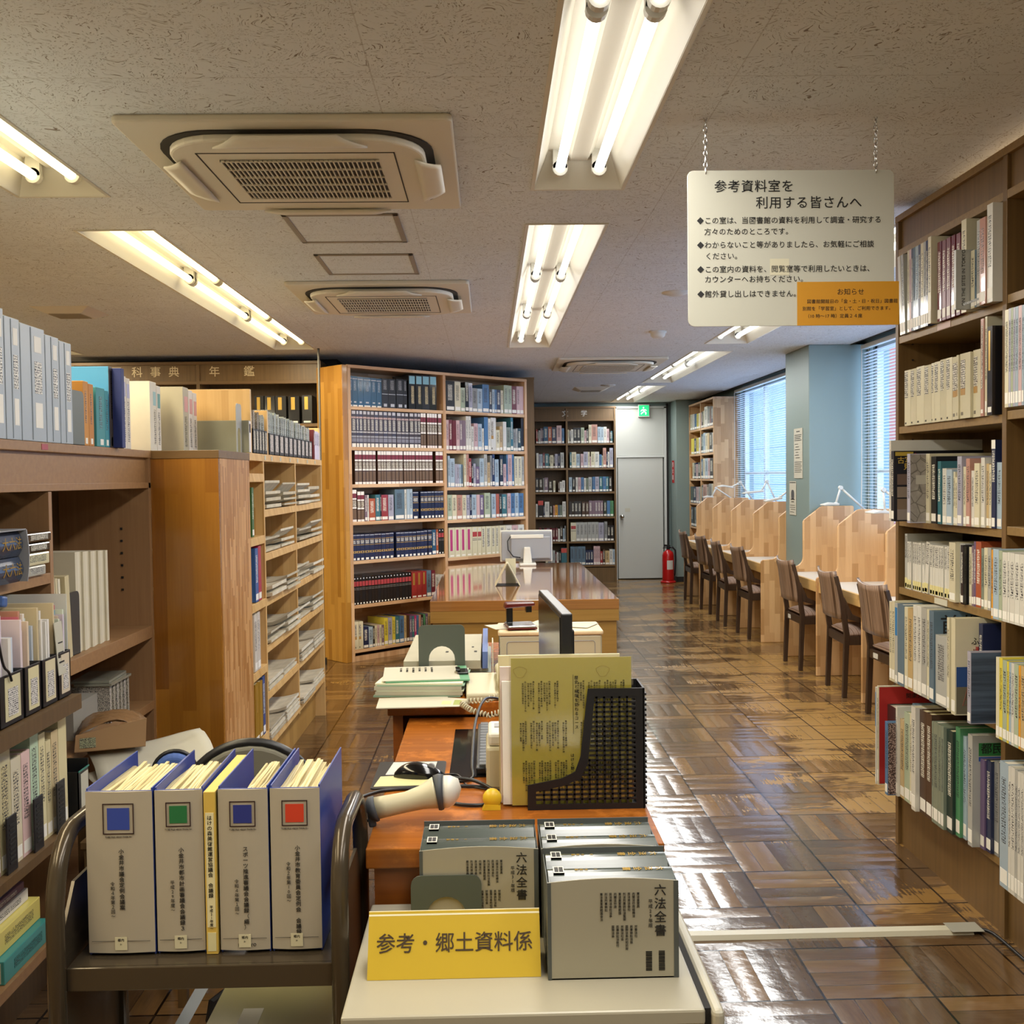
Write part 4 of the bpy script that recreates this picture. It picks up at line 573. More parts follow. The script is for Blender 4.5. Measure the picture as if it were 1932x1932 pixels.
('M3',1.214,'1.0741 0.0407 0.197 0.18 0 lb l 0;1.1225 0.0344 0.196 0.18 0 k l 0;1.1646 0.0281 0.196 0.18 0 w l 0;1.1968 0.0379 0.195 0.18 0 p l 0;1.2375 0.0351 0.195 0.18 0 b l 0;1.2767 0.0239 0.184 0.18 0 w l 0;1.302 0.0309 0.184 0.18 0 gg l 0;1.3372 0.0442 0.197 0.18 0 lg l 0;1.3892 0.0351 0.2 0.18 0 b l 0;1.4271 0.052 0.201 0.18 0 lv l 0;1.4833 0.0421 0.202 0.18 0 t l 0;1.5289 0.0414 0.202 0.18 0 b l 0;1.5717 0.0351 0.201 0.18 0 t l 0;1.6139 0.0379 0.201 0.18 0 dk l 0'),
('L4',0.879,'0.6019 0.0487 0.179 0.18 0 w l 0;0.6555 0.0694 0.226 0.18 0 k O 0;0.7271 0.0162 0.156 0.18 0 n l 0;0.7454 0.0605 0.207 0.18 0 w l 0;0.8099 0.0391 0.169 0.18 0 k l 0;0.857 0.0244 0.154 0.18 0 s l 0;0.8829 0.0362 0.161 0.18 0 og l 0;0.9206 0.0281 0.16 0.18 0 gb l 0;0.9501 0.0281 0.16 0.18 0 gg l 0;0.9817 0.0458 0.208 0.18 0 w l 0'),
('M4',0.879,'1.071 0.0325 0.206 0.18 0 dk l 0;1.1043 0.0399 0.206 0.18 0 dk l 0;1.1449 0.0488 0.205 0.18 0 dk l 0;1.1944 0.0421 0.204 0.18 0 dk l 0;1.2447 0.0473 0.202 0.18 0 br l 0;1.2964 0.0414 0.201 0.18 0 br l 0;1.3409 0.0422 0.214 0.18 0 mv l 0;1.3838 0.0377 0.214 0.18 0 mv l 0;1.4223 0.0362 0.214 0.18 0 mv l 0;1.4593 0.0377 0.214 0.18 0 mv l 0;1.4977 0.0333 0.214 0.18 0 mv l 0;1.5377 0.0414 0.211 0.18 0 dg l 0;1.5821 0.0414 0.211 0.18 0 b l 0;1.6265 0.0444 0.21 0.18 0 gr l 0'),
('L5',0.548,'0.666 0.0281 0.184 0.18 0 m l 0;0.6977 0.0332 0.18 0.18 0 dk l 0;0.7347 0.0332 0.182 0.18 0 m l 0;0.7716 0.0369 0.183 0.18 0 mv l 0;0.8123 0.031 0.182 0.18 0 m l 0;0.8492 0.031 0.178 0.18 0 m l 0;0.8862 0.031 0.181 0.18 0 m l 0;0.9193 0.0259 0.173 0.18 0 w l 0;0.9471 0.037 0.21 0.18 0 dk l 0;0.9859 0.0214 0.176 0.18 0 lb l 0;1.0092 0.0148 0.209 0.18 0 g l 0'),
('M5',0.548,'1.0917 0.0725 0.252 0.18 0 c J 0;1.165 0.051 0.255 0.18 0 lg l 0;1.2167 0.0481 0.255 0.18 0 lg l 0;1.2656 0.051 0.256 0.18 0 lg l 0;1.3203 0.0481 0.257 0.18 0 lg l 0;1.3692 0.054 0.257 0.18 0 lg l 0;1.4239 0.0407 0.257 0.18 0 lg l 0;1.4668 0.0711 0.25 0.18 0 lv l 0;1.5454 0.0385 0.261 0.18 0 g l 0;1.5857 0.0393 0.209 0.18 0 k l 0;1.6279 0.0444 0.208 0.18 0 k l 0'),
('L6',0.228,'0.7495 0.0296 0.178 0.18 0 c l 0;0.7827 0.0296 0.174 0.18 0 g l 0;0.816 0.0266 0.174 0.18 0 lg l 0;0.8459 0.0296 0.199 0.18 0 lg l 0;0.8811 0.0163 0.176 0.18 0 m l 0;0.8988 0.0251 0.172 0.18 0 w l 0;0.9308 0.0259 0.187 0.18 0 k l 0;0.9602 0.0747 0.234 0.18 0 t O 0'),
('M6',0.228,'1.0832 0.0511 0.249 0.18 0 gb l 0;1.135 0.0481 0.249 0.18 0 gb l 0;1.1838 0.0511 0.249 0.18 0 gb l 0;1.2356 0.0503 0.249 0.18 0 gb l 0;1.2899 0.0304 0.196 0.18 0 n l 0;1.321 0.0318 0.198 0.18 0 n l 0;1.3536 0.0393 0.199 0.18 0 n l 0;1.3971 0.0333 0.251 0.18 0 p l 0;1.4312 0.0259 0.25 0.18 0 p l 0;1.4578 0.0259 0.25 0.18 0 p l 0;1.4868 0.0326 0.179 0.18 0 r l 0;1.5212 0.0282 0.208 0.18 0 br l 0;1.5536 0.0578 0.185 0.18 0 tn l 0;1.6131 0.043 0.207 0.18 0 w l 0;1.6575 0.0297 0.204 0.18 0 lb l 0'),
('F1',2.006,'13.344 0.1393 0.206 0.2 0 c l 0;13.1961 0.142 0.203 0.2 0 w l 0;13.0514 0.1389 0.199 0.2 0 b l 0;12.9207 0.1251 0.194 0.2 0 y l 0;12.8189 0.0962 0.194 0.2 0 c l 0;12.7187 0.0947 0.196 0.2 0 p l 0;12.4824 0.0963 0.2 0.2 0 dk l 0;12.4071 0.07 0.205 0.2 0 c l 0;12.2148 0.1759 0.248 0.2 0 w l 0;12.0722 0.1332 0.231 0.2 0 g l 0;11.974 0.0886 0.228 0.2 0 m l 0;11.882 0.0873 0.227 0.2 0 n l 0'),
('F2',1.691,'13.2343 0.201 0.204 0.2 0 y l 0;13.0944 0.1343 0.197 0.2 0 n l 0;12.93 0.1585 0.202 0.2 0 y l 0;12.828 0.0964 0.203 0.2 0 w l 0;12.7277 0.0949 0.202 0.2 0 v l 0;12.5357 0.0663 0.239 0.2 0 k l 0;12.46 0.0706 0.236 0.2 0 t l 0;12.3354 0.1191 0.247 0.2 0 lb l 0;12.2139 0.1168 0.237 0.2 0 c l 0;12.0991 0.1098 0.237 0.2 0 tn l 0;11.9356 0.1586 0.236 0.2 0 k l 0;11.8852 0.0458 0.231 0.2 0 w l 0'),
('F3',1.375,'13.2726 0.1148 0.205 0.2 0 c l 0;13.1597 0.1072 0.204 0.2 0 n l 0;13.0217 0.1329 0.185 0.2 0 p l 0;12.864 0.1515 0.205 0.2 0 dk l 0;12.7258 0.1322 0.225 0.2 0 lb l 0;12.5445 0.1389 0.244 0.2 0 db l 0;12.4183 0.1208 0.25 0.2 0 c l 0;12.2462 0.1671 0.249 0.2 0 lb l 0;12.1261 0.1152 0.248 0.2 0 p l 0;11.9388 0.1825 0.243 0.2 0 k l 0'),
('F4',1.059,'13.3397 0.1927 0.213 0.2 0 dg l 0;13.1693 0.1647 0.211 0.2 0 n l 0;13.0032 0.1606 0.21 0.2 0 p l 0;12.8947 0.103 0.214 0.2 0 lg l 0;12.7458 0.1435 0.215 0.2 0 k l 0;12.6052 0.1037 0.225 0.2 0 c l 0;12.5029 0.0969 0.236 0.2 0 k l 0;12.2791 0.2185 0.246 0.2 0 s l 0;12.1582 0.1159 0.247 0.2 0 br l 0;11.9929 0.1604 0.255 0.2 0 g l 0;11.9005 0.0878 0.256 0.2 0 c l 0'),
('F5',0.755,'13.3773 0.1168 0.247 0.2 0 n l 0;13.2625 0.1091 0.248 0.2 0 k l 0;13.144 0.1128 0.251 0.2 0 g l 0;13.0113 0.1105 0.252 0.2 0 c l 0;12.8757 0.1246 0.255 0.2 0 b l 0'),
('E1',1.871,'-1.8569 0.0723 0.223 0.22 0 k G 0;-1.7766 0.0804 0.221 0.22 0 k G 0;-1.6922 0.0844 0.22 0.22 0 k G 0;-1.5901 0.0869 0.22 0.22 0 k G 0;-1.4814 0.0789 0.223 0.22 0 k G 0'),
]

SIL, GLD, LBL = 'b9bcc2', 'c9a552', 'e9e6dc'
BANDS = {  # z0, z1 (fractions of height), colour, x0, x1 (fractions of width), s = small print
 'Q': [(.52, .86, '9fb4c6', .3, .7, 's'), (.90, .93, SIL), (.12, .17, SIL, .3, .7), (.0, .05, LBL, .1, .9)], 'q': [(.62, .95, '8a8a8c', .3, .75, 's'), (.46, .48, SIL), (.04, .14, SIL, .3, .8)],
 'X': [(.74, .97, '86b7c6', .12, .95), (.16, .68, 'c9b98a', .4, .8, 's')], 'N': [(.90, .985, 'c4c2c6', .15, .85), (.78, .83, 'b79c98'), (.46, .76, '5a5560', .25, .8, 's'), (.39, .43, 'b4b0b0'), (.26, .31, '98989e'), (.14, .24, '7d7c88'), (0, .1, LBL, .1, .9)],
 'R': [(.885, 1, 'f1ece4'), (.75, .88, '7a2838'), (.69, .74, 'f1ece4'), (.47, .67, '5d4836', .1, .9, 's'), (.41, .46, 'f1ece4'), (.09, .38, '6d5640', .1, .9), (0, .07, 'f0e4dc')],
 'Z': [(.95, .975, SIL), (.80, .815, GLD), (.64, .77, '23304f', .12, .88, 's'), (.585, .6, GLD), (.345, .36, GLD), (.285, .30, GLD), (.30, .345, GLD, .1, .25), (.30, .345, GLD, .75, .9), (.02, .10, LBL, .2, .8)],
 'J': [(.91, .955, 'c8c8c8', .35, .65), (.66, .83, 'a53a3c', .06, .94), (.58, .6, '6f6a64'), (.53, .55, '6f6a64'), (.02, .075, LBL, .3, .7)],
 'x': [(.22, .93, 'b03c74', .22, .62), (.03, .08, LBL, .2, .8)], 'B': [(.28, .93, '2c2624', .22, .66, 's'), (.03, .07, LBL, .2, .8)], 'G': [(.5, .95, '', .25, .6, 'g'), (.03, .09, LBL, .15, .85)],
 'O': [(.72, .98, 'c44c40', 0, 1), (.02, .08, LBL, .2, .8)], 'V': [(.60, .95, '2f78b0', .1, .9), (.02, .1, LBL, .1, .9)], 'Y': [(.56, .97, '', .1, .8, 's'), (.02, .20, 'd5cb90', 0, 1), (.03, .1, LBL, .15, .8)],
 'T': [(.50, .97, '26241f', .04, .55, 's'), (.03, .06, '2a2620', .1, .3)], 'U': [(.46, .90, '3a2c26', .06, .5, 's'), (.36, .46, 'a87f3c', .06, .5), (.05, .1, '6a6458', .1, .3)], 'W': [(.90, 1, LBL, 0, 1), (.52, .88, '', .2, .8, 's'), (.02, .12, LBL, .1, .9)], 'I': [(.03, .07, '77736c', .2, .8), (.72, .86, 'c9a0aa', .2, .8), (.88, .9, '8a8a9a', .15, .85)],
 'l': [(.36, .88, '', .22, .72, 's'), (.035, .15, LBL, .08, .92)]}
MID = {'m', 'n', 'k', 'br', 'dk', 'db', 'dg'}
def band(parent, name, q, w, h, basecol, dz=0):
    z0, z1, c = q[0], q[1], q[2]; a, b = (q[3], q[4]) if len(q) > 3 else (0.04, .96); kind = q[5] if len(q) > 5 else ''
    e = .0006
    return obj(name, MB().box(a * w, -e, z0 * h, b * w, .0006, z1 * h), M['titles' if (kind == 's' and w < .02) else 'title' if kind == 's' else 'gilt' if kind == 'g' else 'paint'], parent, col=c or (GLD if kind == 'g' else basecol))
def book(frame, x, y, z, w, h, d, col, style, tilt, name, label, group, cat, detail):
    hexc = PAL[col][0]
    rot = (0, R(tilt), frame.rz)
    t = min(.003, w * .2)
    if detail > 1 and w > .008:
        m = MB().box(0, 0, 0, w, t, h).box(0, t, 0, t, d, h).box(w - t, t, 0, w, d, h)
    else: m = MB().box(0, 0, 0, w, d, h)
    if tilt: x -= h * math.sin(R(tilt)) * .5
    loc = frame.at(x, y, z)
    o = obj(name, m, M['clear' if random.random() < .45 else 'cover'], None, loc, (0, 0, 0), hexc)
    o.rotation_euler = (Matrix.Rotation(frame.rz, 4, 'Z') @ Matrix.Rotation(R(tilt), 4, 'Y')).to_euler()
    tag(o, label, cat, group)
    if detail > 1 and w > .008: obj('page_block', MB().box(t, t, .003, w - t, d - .004, h - .004), M['pagesw' if random.random() < .5 else 'pages'], o)
    for q in BANDS.get(style, BANDS['l'] if style in '-lSLKMWCFEHPD' else []):
        if style in '-lSLKMWCFEHPD' and q[2] == '' and random.random() < .08: continue
        nm = 'call_label' if q[2] == LBL else 'title_strip' if (len(q) > 5 or q[0] > .4) else 'spine_band'
        band(o, nm, q, w, h, hexc)
    return o
ORD = lambda k: '%d%s' % (k, 'th' if 10 <= k % 100 <= 20 else {1: 'st', 2: 'nd', 3: 'rd'}.get(k % 10, 'th'))
AI, TI = 'aisle bookcase', 'diagonal bookcase'
META = {}
for i, nm in enumerate(('top', 'second', 'third', 'fourth', 'fifth', 'bottom')): META['R%d' % (i + 1)] = (FR, 'reference_book', 'book', f'window end on {nm} shelf of the {AI}', -1, 2)
for i, nm in ((2, 'second'), (4, 'fourth'), (5, 'fifth'), (6, 'bottom')): META['S%d' % i] = (FR, 'thin_booklet', 'booklet', f'the upright on {nm} shelf, nearest {AI} bay', -1, 2)
for i, nm in enumerate(('top', 'second', 'third', 'fourth', 'fifth', 'sixth', 'bottom')): META['A%d' % (i + 1)] = (FA, 'bound_volume', 'book', f'left on {nm} shelf, near bay of {TI}', 1, 1)
for i, nm in enumerate(('top', 'second', 'third', 'fourth', 'fifth')): META['B%d' % (i + 1)] = (FA, 'hardcover_book', 'book', f'left on {nm} shelf, far bay of {TI}', 1, 1)
for i, nm in enumerate(('top', 'second', 'third', 'fourth', 'fifth', 'bottom')):
    META['L%d' % (i + 1)] = (FL, 'novel', 'book', f'left on {nm} shelf, narrow bay of 文学 bookcase', 1, 0); META['M%d' % (i + 1)] = (FL, 'novel', 'book', f'left on {nm} shelf, wide bay of 文学 bookcase', 1, 0)
for i, nm in enumerate(('top', 'second', 'third', 'fourth', 'fifth')): META['F%d' % (i + 1)] = (FF, 'library_book', 'book', f'left on {nm} shelf of far window bookcase', -1, 0)
META['E1'] = (FE, 'yearbook', 'book', 'left on top shelf of the 百科事典 bookcase', 1, 1)
SPECIAL = {('R1', 'S'): 'grey-green booklet titled ON THE SITES IN TOKYO jutting out of top shelf', ('R1', 'L'): 'tallest white book with dark cover photo at the end of aisle bookcase top shelf', ('R3', 'K'): 'black book with yellow 古写真で見る title jutting out of the aisle bookcase',
 ('R3', 'M'): 'book with a grey old street map cover jutting out on the third shelf', ('R5', 'C'): 'blue book with huge black 首都 title on the fifth shelf', ('R5', 'F'): 'cream ふるさと book with a lattice tower picture on its cover', ('R5', 'H'): 'lavender-spined book with a dark office building photo cover',
 ('R6', 'E'): 'big red 関東大 book at the window end of the bottom shelf', ('R6', 'P'): 'book with a crowd photo cover standing on the bottom shelf', ('R6', 'D'): 'grey 都民 book with a green title block on the bottom shelf'}
BOOKS = {}
for rid, zs, txt in ROWS:
    fr_, name, cat, phrase, sgn, detail = META[rid]
    lst = [e.split() for e in txt.split(';')]
    org = {'R': 3.885, 'S': 3.885, 'F': 13.60, 'L': .598, 'M': .598, 'E': -3.3}.get(rid[0], 0)
    items = []
    for u, w, h, d, p, c, st, tl in lst:
        u, w, h, d, p, tl = map(float, (u, w, h, d, p, tl))
        x = org - u - w if sgn < 0 else u - org
        items.append((x, w, h, d, p, c, st, tl))
    items.sort(key=lambda q: (q[0] + q[1] / 2))
    i_ = int(rid[1:]) - 1; B_ = {'R': (.028, .810), 'S': (.84, 1.62), 'A': (.03, .968), 'B': (1.002, 1.94), 'L': (.027, .437), 'M': (.467, 1.085), 'F': (.03, 1.458), 'E': (.03, 1.94)}[rid[0]]
    SH_ = {'R': [2.255] + SHR, 'S': [2.255] + SHR, 'A': [2.30] + SHA, 'B': [2.306] + SHA2, 'L': [2.19] + LSH, 'M': [2.19] + LSH, 'F': [2.34] + FSH, 'E': [2.2, 1.87]}[rid[0]]
    zs = SH_[i_ + 1] if rid[0] != 'S' else [1.945, 1.60, 1.255, 1.0, .655, .235][i_]; room = SH_[i_] - .026 - zs - .004
    fixed = []
    for lo, hi in (((.03, .722), (.758, 1.455)) if rid[0] == 'F' else (B_,)):
        rt = hi; g = []
        for q in reversed([q for q in items if rid[0] != 'F' or (q[0] + q[1] / 2 > .74) == (lo > .5)]):
            q = list(q); q[0] = min(q[0], rt - q[1]); rt = q[0] if rid[0] != 'S' else rt; g.append(q)
        last = lo
        for q in g[::-1]:
            x0 = max(q[0], last + .0004); q[1] = max(.006, q[1] - (x0 - q[0])); q[0] = x0; last = x0 + q[1]
            if last < hi + .002: fixed.append(q)
    items = fixed; last = -9
    for k, (x, w, h, d, p, c, st, tl) in enumerate(items):
        xx = max(x, last + .0004); w2 = max(.006, w - (xx - x)) ; last = xx + w2
        if tl: h *= .985
        h = min(h, room)
        dd = d + p - random.uniform(0, .03) if p > .03 else d - random.uniform(0, .02)
        dd = min(dd, .285 + p) if rid[0] != 'L' and rid[0] != 'M' else min(dd, .2)
        label = SPECIAL.get((rid, st)) or f"{PAL[c][1]} {'volume' if name in ('bound_volume', 'yearbook') else 'booklet' if name == 'thin_booklet' else 'book'}, {ORD(k + 1)} from {phrase}"
        o = book(fr_, xx + (.001 if not tl else .002), -p, zs + .0005 + (w2 * abs(math.sin(R(tl))) if tl > 0 else 0), w2 - .0006, h, dd, c, st, tl, name, label, 'books, ' + phrase.replace('left on ', '').replace('window end on ', ''), cat, detail)
        BOOKS[(rid, st)] = o; o['w'] = w2
# ---- covers that show their fronts
def art(key, w):
    o = BOOKS[key]; return o, (lambda name, q, m, col=None, e=.0005: obj(name, MB().box(w + .0001, q[0], q[1], w + e, q[2], q[3]), m, o, col=col))
ww = lambda k: max(v.co.x for v in BOOKS[k].data.vertices)
def cover_text(key, body, size, y, z, m, rot=RIGHTWARD, **k): return text('cover_lettering', body, size, m, BOOKS[key], (ww(key) + .0012, y, z), rot, **k)
hx = lambda k: max(v.co.z for v in BOOKS[k].data.vertices)
k = ('R1', 'S'); cover_text(k, 'ON THE SITES IN TOKYO', .0155, .024, .010, M['ink'], (R(90), R(-90), R(90)))
BOOKS[k].children[-1].rotation_euler = Matrix(((0, 0, 1), (0, 1, 0), (-1, 0, 0))).to_euler()
def up_text(o): o.rotation_euler = Matrix(((0, 0, 1), (0, -1, 0), (1, 0, 0))).to_euler()
up_text(BOOKS[k].children[-1])
o, A_ = art(k, ww(k)); A_('cover_picture', (.072, .004, .098, hx(k) * .5), M['paint'], '38403c')
k = ('R1', 'L'); o, A_ = art(k, ww(k)); A_('cover_picture', (.03, .09, .14, .2), M['coverm'], '5c605c'); A_('cover_lettering', (.05, .26, .075, .29), M['paint'], '3a3a38')
k = ('R3', 'K'); o, A_ = art(k, ww(k)); H_ = hx(k)
A_('title_plate', (.005, H_ * .93, .07, H_ * .985), M['paint'], 'b59a3a')
cover_text(k, '古写真で', .026, .012, H_ * .86, mat('ochre letter', .5, col='d8b648')); cover_text(k, '見る', .026, .034, H_ * .77, bpy.data.materials['ochre letter']); cover_text(k, '江', .06, .068, H_ * .84, M['red'], bold=.0015)
for i, z in enumerate((.52, .34, .17, .02)): A_('cover_picture', (.012, H_ * z, .15, H_ * (z + .15)), M['coverm'], ('6a5648', '8a7a68', '77644f', '8a8078')[i])
m_map = mat('old street map', .6); t, ns, L, b = nodes(m_map); tc = N(t, 'ShaderNodeTexCoord'); vo = N(t, 'ShaderNodeTexVoronoi', feature='DISTANCE_TO_EDGE'); vo.inputs['Scale'].default_value = 28; L.new(tc.outputs['Object'], vo.inputs['Vector'])
L.new(mix(t, ramp(t, vo.outputs[0], [(.0, 0.0), (.06, 1.0)]), lin('55504a'), mix(t, noise(t, tc.outputs['Object'], 60, 4), lin('6f6a68'), lin('a09a90'))), b.inputs['Base Color'])
k = ('R3', 'M'); o, A_ = art(k, ww(k)); A_('cover_map', (.002, .004, .16, hx(k) - .003), m_map); A_('cover_patch', (.02, hx(k) * .56, .075, hx(k) * .69), M['paint'], 'a8a49a', e=.0009)
k = ('R5', 'C'); cover_text(k, '首都', .07, .02, hx(k) - .05, M['ink'], bold=.003)
k = ('R5', 'F'); H_ = hx(k); o, A_ = art(k, ww(k)); A_('cover_sky', (.004, .06, .17, H_ * .5), M['paint'], '2a4a80'); A_('cover_street', (.004, .004, .17, .09), M['coverm'], '6a6450', e=.0007)
cover_text(k, 'ふるさと', .026, .05, H_ * .76, M['ink'], bold=.0012); cover_text(k, '観光と', .026, .075, H_ * .69, M['ink'], bold=.0012)
tw = MB(); x_ = ww(k) + .001
for i in range(9):
    z0 = .03 + i * .02; hw = .036 * (1 - i / 10) ** 1.6 + .002; h1 = .036 * (1 - (i + 1) / 10) ** 1.6 + .002; c_ = .062
    for sgn in (-1, 1): tw.tube([(x_, c_ + sgn * hw, z0), (x_, c_ + sgn * h1, z0 + .02)], .0016, 5); tw.tube([(x_, c_ - sgn * hw, z0), (x_, c_ + sgn * h1, z0 + .02)], .0008, 4)
tw.tube([(x_, .062, .2), (x_, .062, H_ * .66)], .0012, 5)
obj('cover_tower', tw, mat('rust red print', .6, col='7a4a38'), o)
k = ('R5', 'H'); o, A_ = art(k, ww(k)); A_('cover_photo', (.002, .003, .2, hx(k) - .003), veneer('dark facade photo', '202a3a', '53647a', .3, 'y'))
k = ('R6', 'E'); H_ = hx(k); o, A_ = art(k, ww(k)); A_('cover_front', (.004, .004, .24, H_ - .004), M['coverm'], 'a8201c'); cover_text(k, '関東大', .022, .105, H_ - .04, M['ink'])
m_cr = mat('crowd photo', .6); t, ns, L, b = nodes(m_cr); tc = N(t, 'ShaderNodeTexCoord'); L.new(ramp(t, noise(t, scaled(t, tc.outputs['Object'], 1, 1.0, 1.8), 170, 2), [(.38, lin('201614')), (.5, lin('5e4440')), (.62, lin('b09a90'))]), b.inputs['Base Color'])
k = ('R6', 'P'); o, A_ = art(k, ww(k)); A_('cover_photo', (.002, .003, .2, hx(k) - .003), m_cr)
k = ('R6', 'D'); H_ = hx(k); o, A_ = art(k, ww(k)); A_('title_plate', (.02, H_ - .065, .18, H_ - .024), M['paint'], '2f7a40'); A_('blue_bar', (.02, H_ - .082, .12, H_ - .068), M['paint'], '28509a'); cover_text(k, '都民', .036, .026, H_ - .044, M['ink'], bold=.002)

# ---------------------------------------------------------------- newspaper case with its amber clad pillar
pi = thing('wooden_pillar_box', 'square amber wood clad pillar between the shelving and newspaper case', 'pillar box', (-1.252, 3.838, 0))
obj('front_panel', MB().box(.0, 0, 0, .25, .02, 1.505), M['amberd'], pi, bevel=.001); obj('side_board', MB().box(.232, .02, 0, .25, .492, 1.505), M['ambern'], pi, label='finger jointed paler side')
obj('cap_board', MB().box(0, -.002, 1.505, .253, .492, 1.535), M['brownh'], pi, bevel=.001)
NSH = [1.29, 1.093, .89, .68, .468, .245]
nc = thing('newspaper_case', 'light maple low bookcase with two bays of folded newspapers', 'bookcase', (-1.002, 4.333, 0), R(90))
d_ = .34; e = .01
PX = [.0, .272, 1.02, 1.845]
for i, x in enumerate(PX[1:]): obj('divider' if i < 2 else 'side_panel', MB().box(x - e, 0, .0 if i == 2 else .2, x + e, d_, 1.505), M['caselv'], nc, bevel=.001)
obj('top_board', MB().box(0, -.002, 1.505, PX[-1] + e, d_, 1.537), M['casel'], nc, bevel=.001); obj('back_panel', MB().box(0, d_ - .01, .0, PX[-1], d_, 1.505), M['caseback'], nc)
for i in (1, 2):
    for z in NSH: obj('shelf', MB().box(PX[i] + e, .0, z - .034, PX[i + 1] - e, d_ - .01, z), M['casel'], nc, bevel=.001)
for z in (1.45, 1.177, .895, .602, .3): obj('shelf', MB().box(0.0, .0, z - .036, PX[1] - e, d_ - .01, z), M['casel'], nc, bevel=.001)
obj('toe_board', MB().box(0, .06, 0, PX[-1], .08, .21), M['caseback'], nc)
for x in (PX[1] + .58, PX[2] + .62, .13):
    rl = MB().box(x, d_ - .018, .22, x + .02, d_ - .01, 1.5)
    obj('shelf_rail', rl, M['zinc'], nc)
for j, x in enumerate((.28, .42, .62, .86, 1.06, 1.35, 1.6)): obj('shelf_tag', MB().box(x, -.0035, 1.511, x + .03, -.002, 1.53), M['paperm'], nc)
def newspaper(x, y, z, w, d, t, lip, label, rz=0, col='cfc8b8'):
    pts = [(.0, .0)]; n = 7
    lo = [(d * i / n, 0) for i in range(n + 1)]
    prof = [(-.015 + q[0], lip * max(0, 1 - q[0] / (d * .42)) ** 2) for q in lo]
    m = MB().prism([(a, b) for a, b in prof] + [(a + (.004 if i > n - 2 else 0), b + t) for i, (a, b) in reversed(list(enumerate(prof)))], 'x', 0, w)
    o = obj('newspaper', m, M['news'], None, FN.at(x + 4.333, y, z), (0, 0, FN.rz + rz), col)
    return tag(o, label, 'newspaper', 'folded newspapers in the maple case')
rn = random.Random(5)
for i, bay in ((1, 'near bay'), (2, 'far bay')):
    for s, z in enumerate(NSH):
        b0, b1 = PX[i] + e + .012, PX[i + 1] - e - .012; W_ = b1 - b0
        for c in (0, 1):
            x = b0 + c * (W_ * .5) + .006; zz = z + .001; n = rn.choice((2, 3, 4)); w = W_ * .46; dd_ = rn.uniform(.25, .275); l0 = rn.uniform(0, .012); y0_ = rn.uniform(-.01, .02)
            for kk in range(n):
                tt = rn.uniform(.008, .017); top = kk == n - 1
                lip = (l0 + .013 * kk + (rn.uniform(0, .025) if top else 0)) * (1 if s < 4 else .35)
                newspaper(x + rn.uniform(-.004, .006), y0_ + .002 * kk, zz, w, dd_, tt, lip, f"folded newspaper, {ORD(kk + 1)} up in {'left' if c == 0 else 'right'} pile, {ORD(s + 1)} shelf, {bay} of maple case", 0, rn.choice(('c9bfa6', 'beb399', 'd2c8b0', 'b5aa92')))
                zz += tt + .0025
# books of the narrow bay
def simple_book(frame, x, y, z, w, h, d, col, name, label, cat, group=None, style='l', tilt=0):
    PAL['_'] = (col, ''); return book(frame, x, y, z, w, h, d, '_', style, tilt, name, label, group, cat, 2)
FNN = Frame(-1.002, 4.333, R(90)); gb_ = 'books in the narrow bay of the newspaper case'
for a in ((.03, 1.181, .035, .21, '3d6a3c', 'green'), (.07, .899, .055, .23, '2f5c9c', 'blue'), (.128, .899, .055, .236, 'a8284c', 'crimson'), (.03, .606, .05, .243, 'cfcac0', 'pale grey'), (.085, .606, .055, .246, 'e0dcd4', 'white'), (.02, .304, .075, .25, '9a7424', 'ochre'), (.1, .304, .06, .245, 'a07a2a', 'gold-brown'), (.165, .304, .045, .255, '34508a', 'slate blue')):
    simple_book(FNN, a[0], .0, a[1], a[2], a[3], .22, a[4], 'reference_volume', f"{a[5]} tall volume in the narrow bay beside the amber pillar", 'book', gb_, 'G' if a[5] in ('ochre', 'gold-brown') else 'l')

# ================================================================ staff shelving along the near wall (front faces +X)
def ly(y): return y                     # local x of FLB equals world Y
lb = thing('staff_bookcase', 'tan oak staff shelving with file boxes on top, cut by the photo edge', 'bookcase', (-1.252, 0, 0), R(90))
D = .34
for y in (2.1, 2.962, 3.826): obj('divider', MB().box(y - .011, .0, 0, y + .011, D, 1.395), M['tan'], lb, bevel=.001)
obj('top_board', MB().box(1.7, -.004, 1.508, 3.838, D, 1.535), M['tany'], lb, bevel=.002)
obj('header_board', MB().box(1.7, .012, 1.418, 3.826, .03, 1.508), M['tany'], lb); obj('header_rail', MB().box(1.7, 0, 1.397, 3.837, .05, 1.418), M['tany'], lb, bevel=.001)
obj('side_panel', MB().box(3.815, .0, 1.395, 3.838, D, 1.508), M['tan'], lb); obj('back_panel', MB().box(1.7, D - .01, 0, 3.83, D, 1.5), M['brownd'], lb)
SL = {0: (1.165, .865, .53, .15), 1: (.89, .61, .18)}
for i, (a, b) in enumerate(((2.11, 2.951), (2.973, 3.815))):
    for z in SL[i]: obj('shelf', MB().box(a, .0, z - .03 - (.015 if z == .89 else 0), b, D - .01, z), M['tany'], lb, bevel=.001)
    obj('plinth', MB().box(a, .02, 0, b, .04, .12), M['brownd'], lb)
pg = MB()
for yy in (3.80,):
    for z in [.35 + .045 * k for k in range(4)] + [1.02 + .045 * k for k in range(6)]: pg.box(yy - .002 + .014, .1, z, yy + .016, .108, z + .008)
obj('peg_hole', pg, M['dark'], lb)['kind'] = 'stuff'
obj('shelf_tag', MB().box(2.905, -.0055, 1.514, 2.945, -.004, 1.53), mat('red shelf tag', .5, col='a84a56'), lb, label='small red label on the shelf edge')
ZT = 1.5355
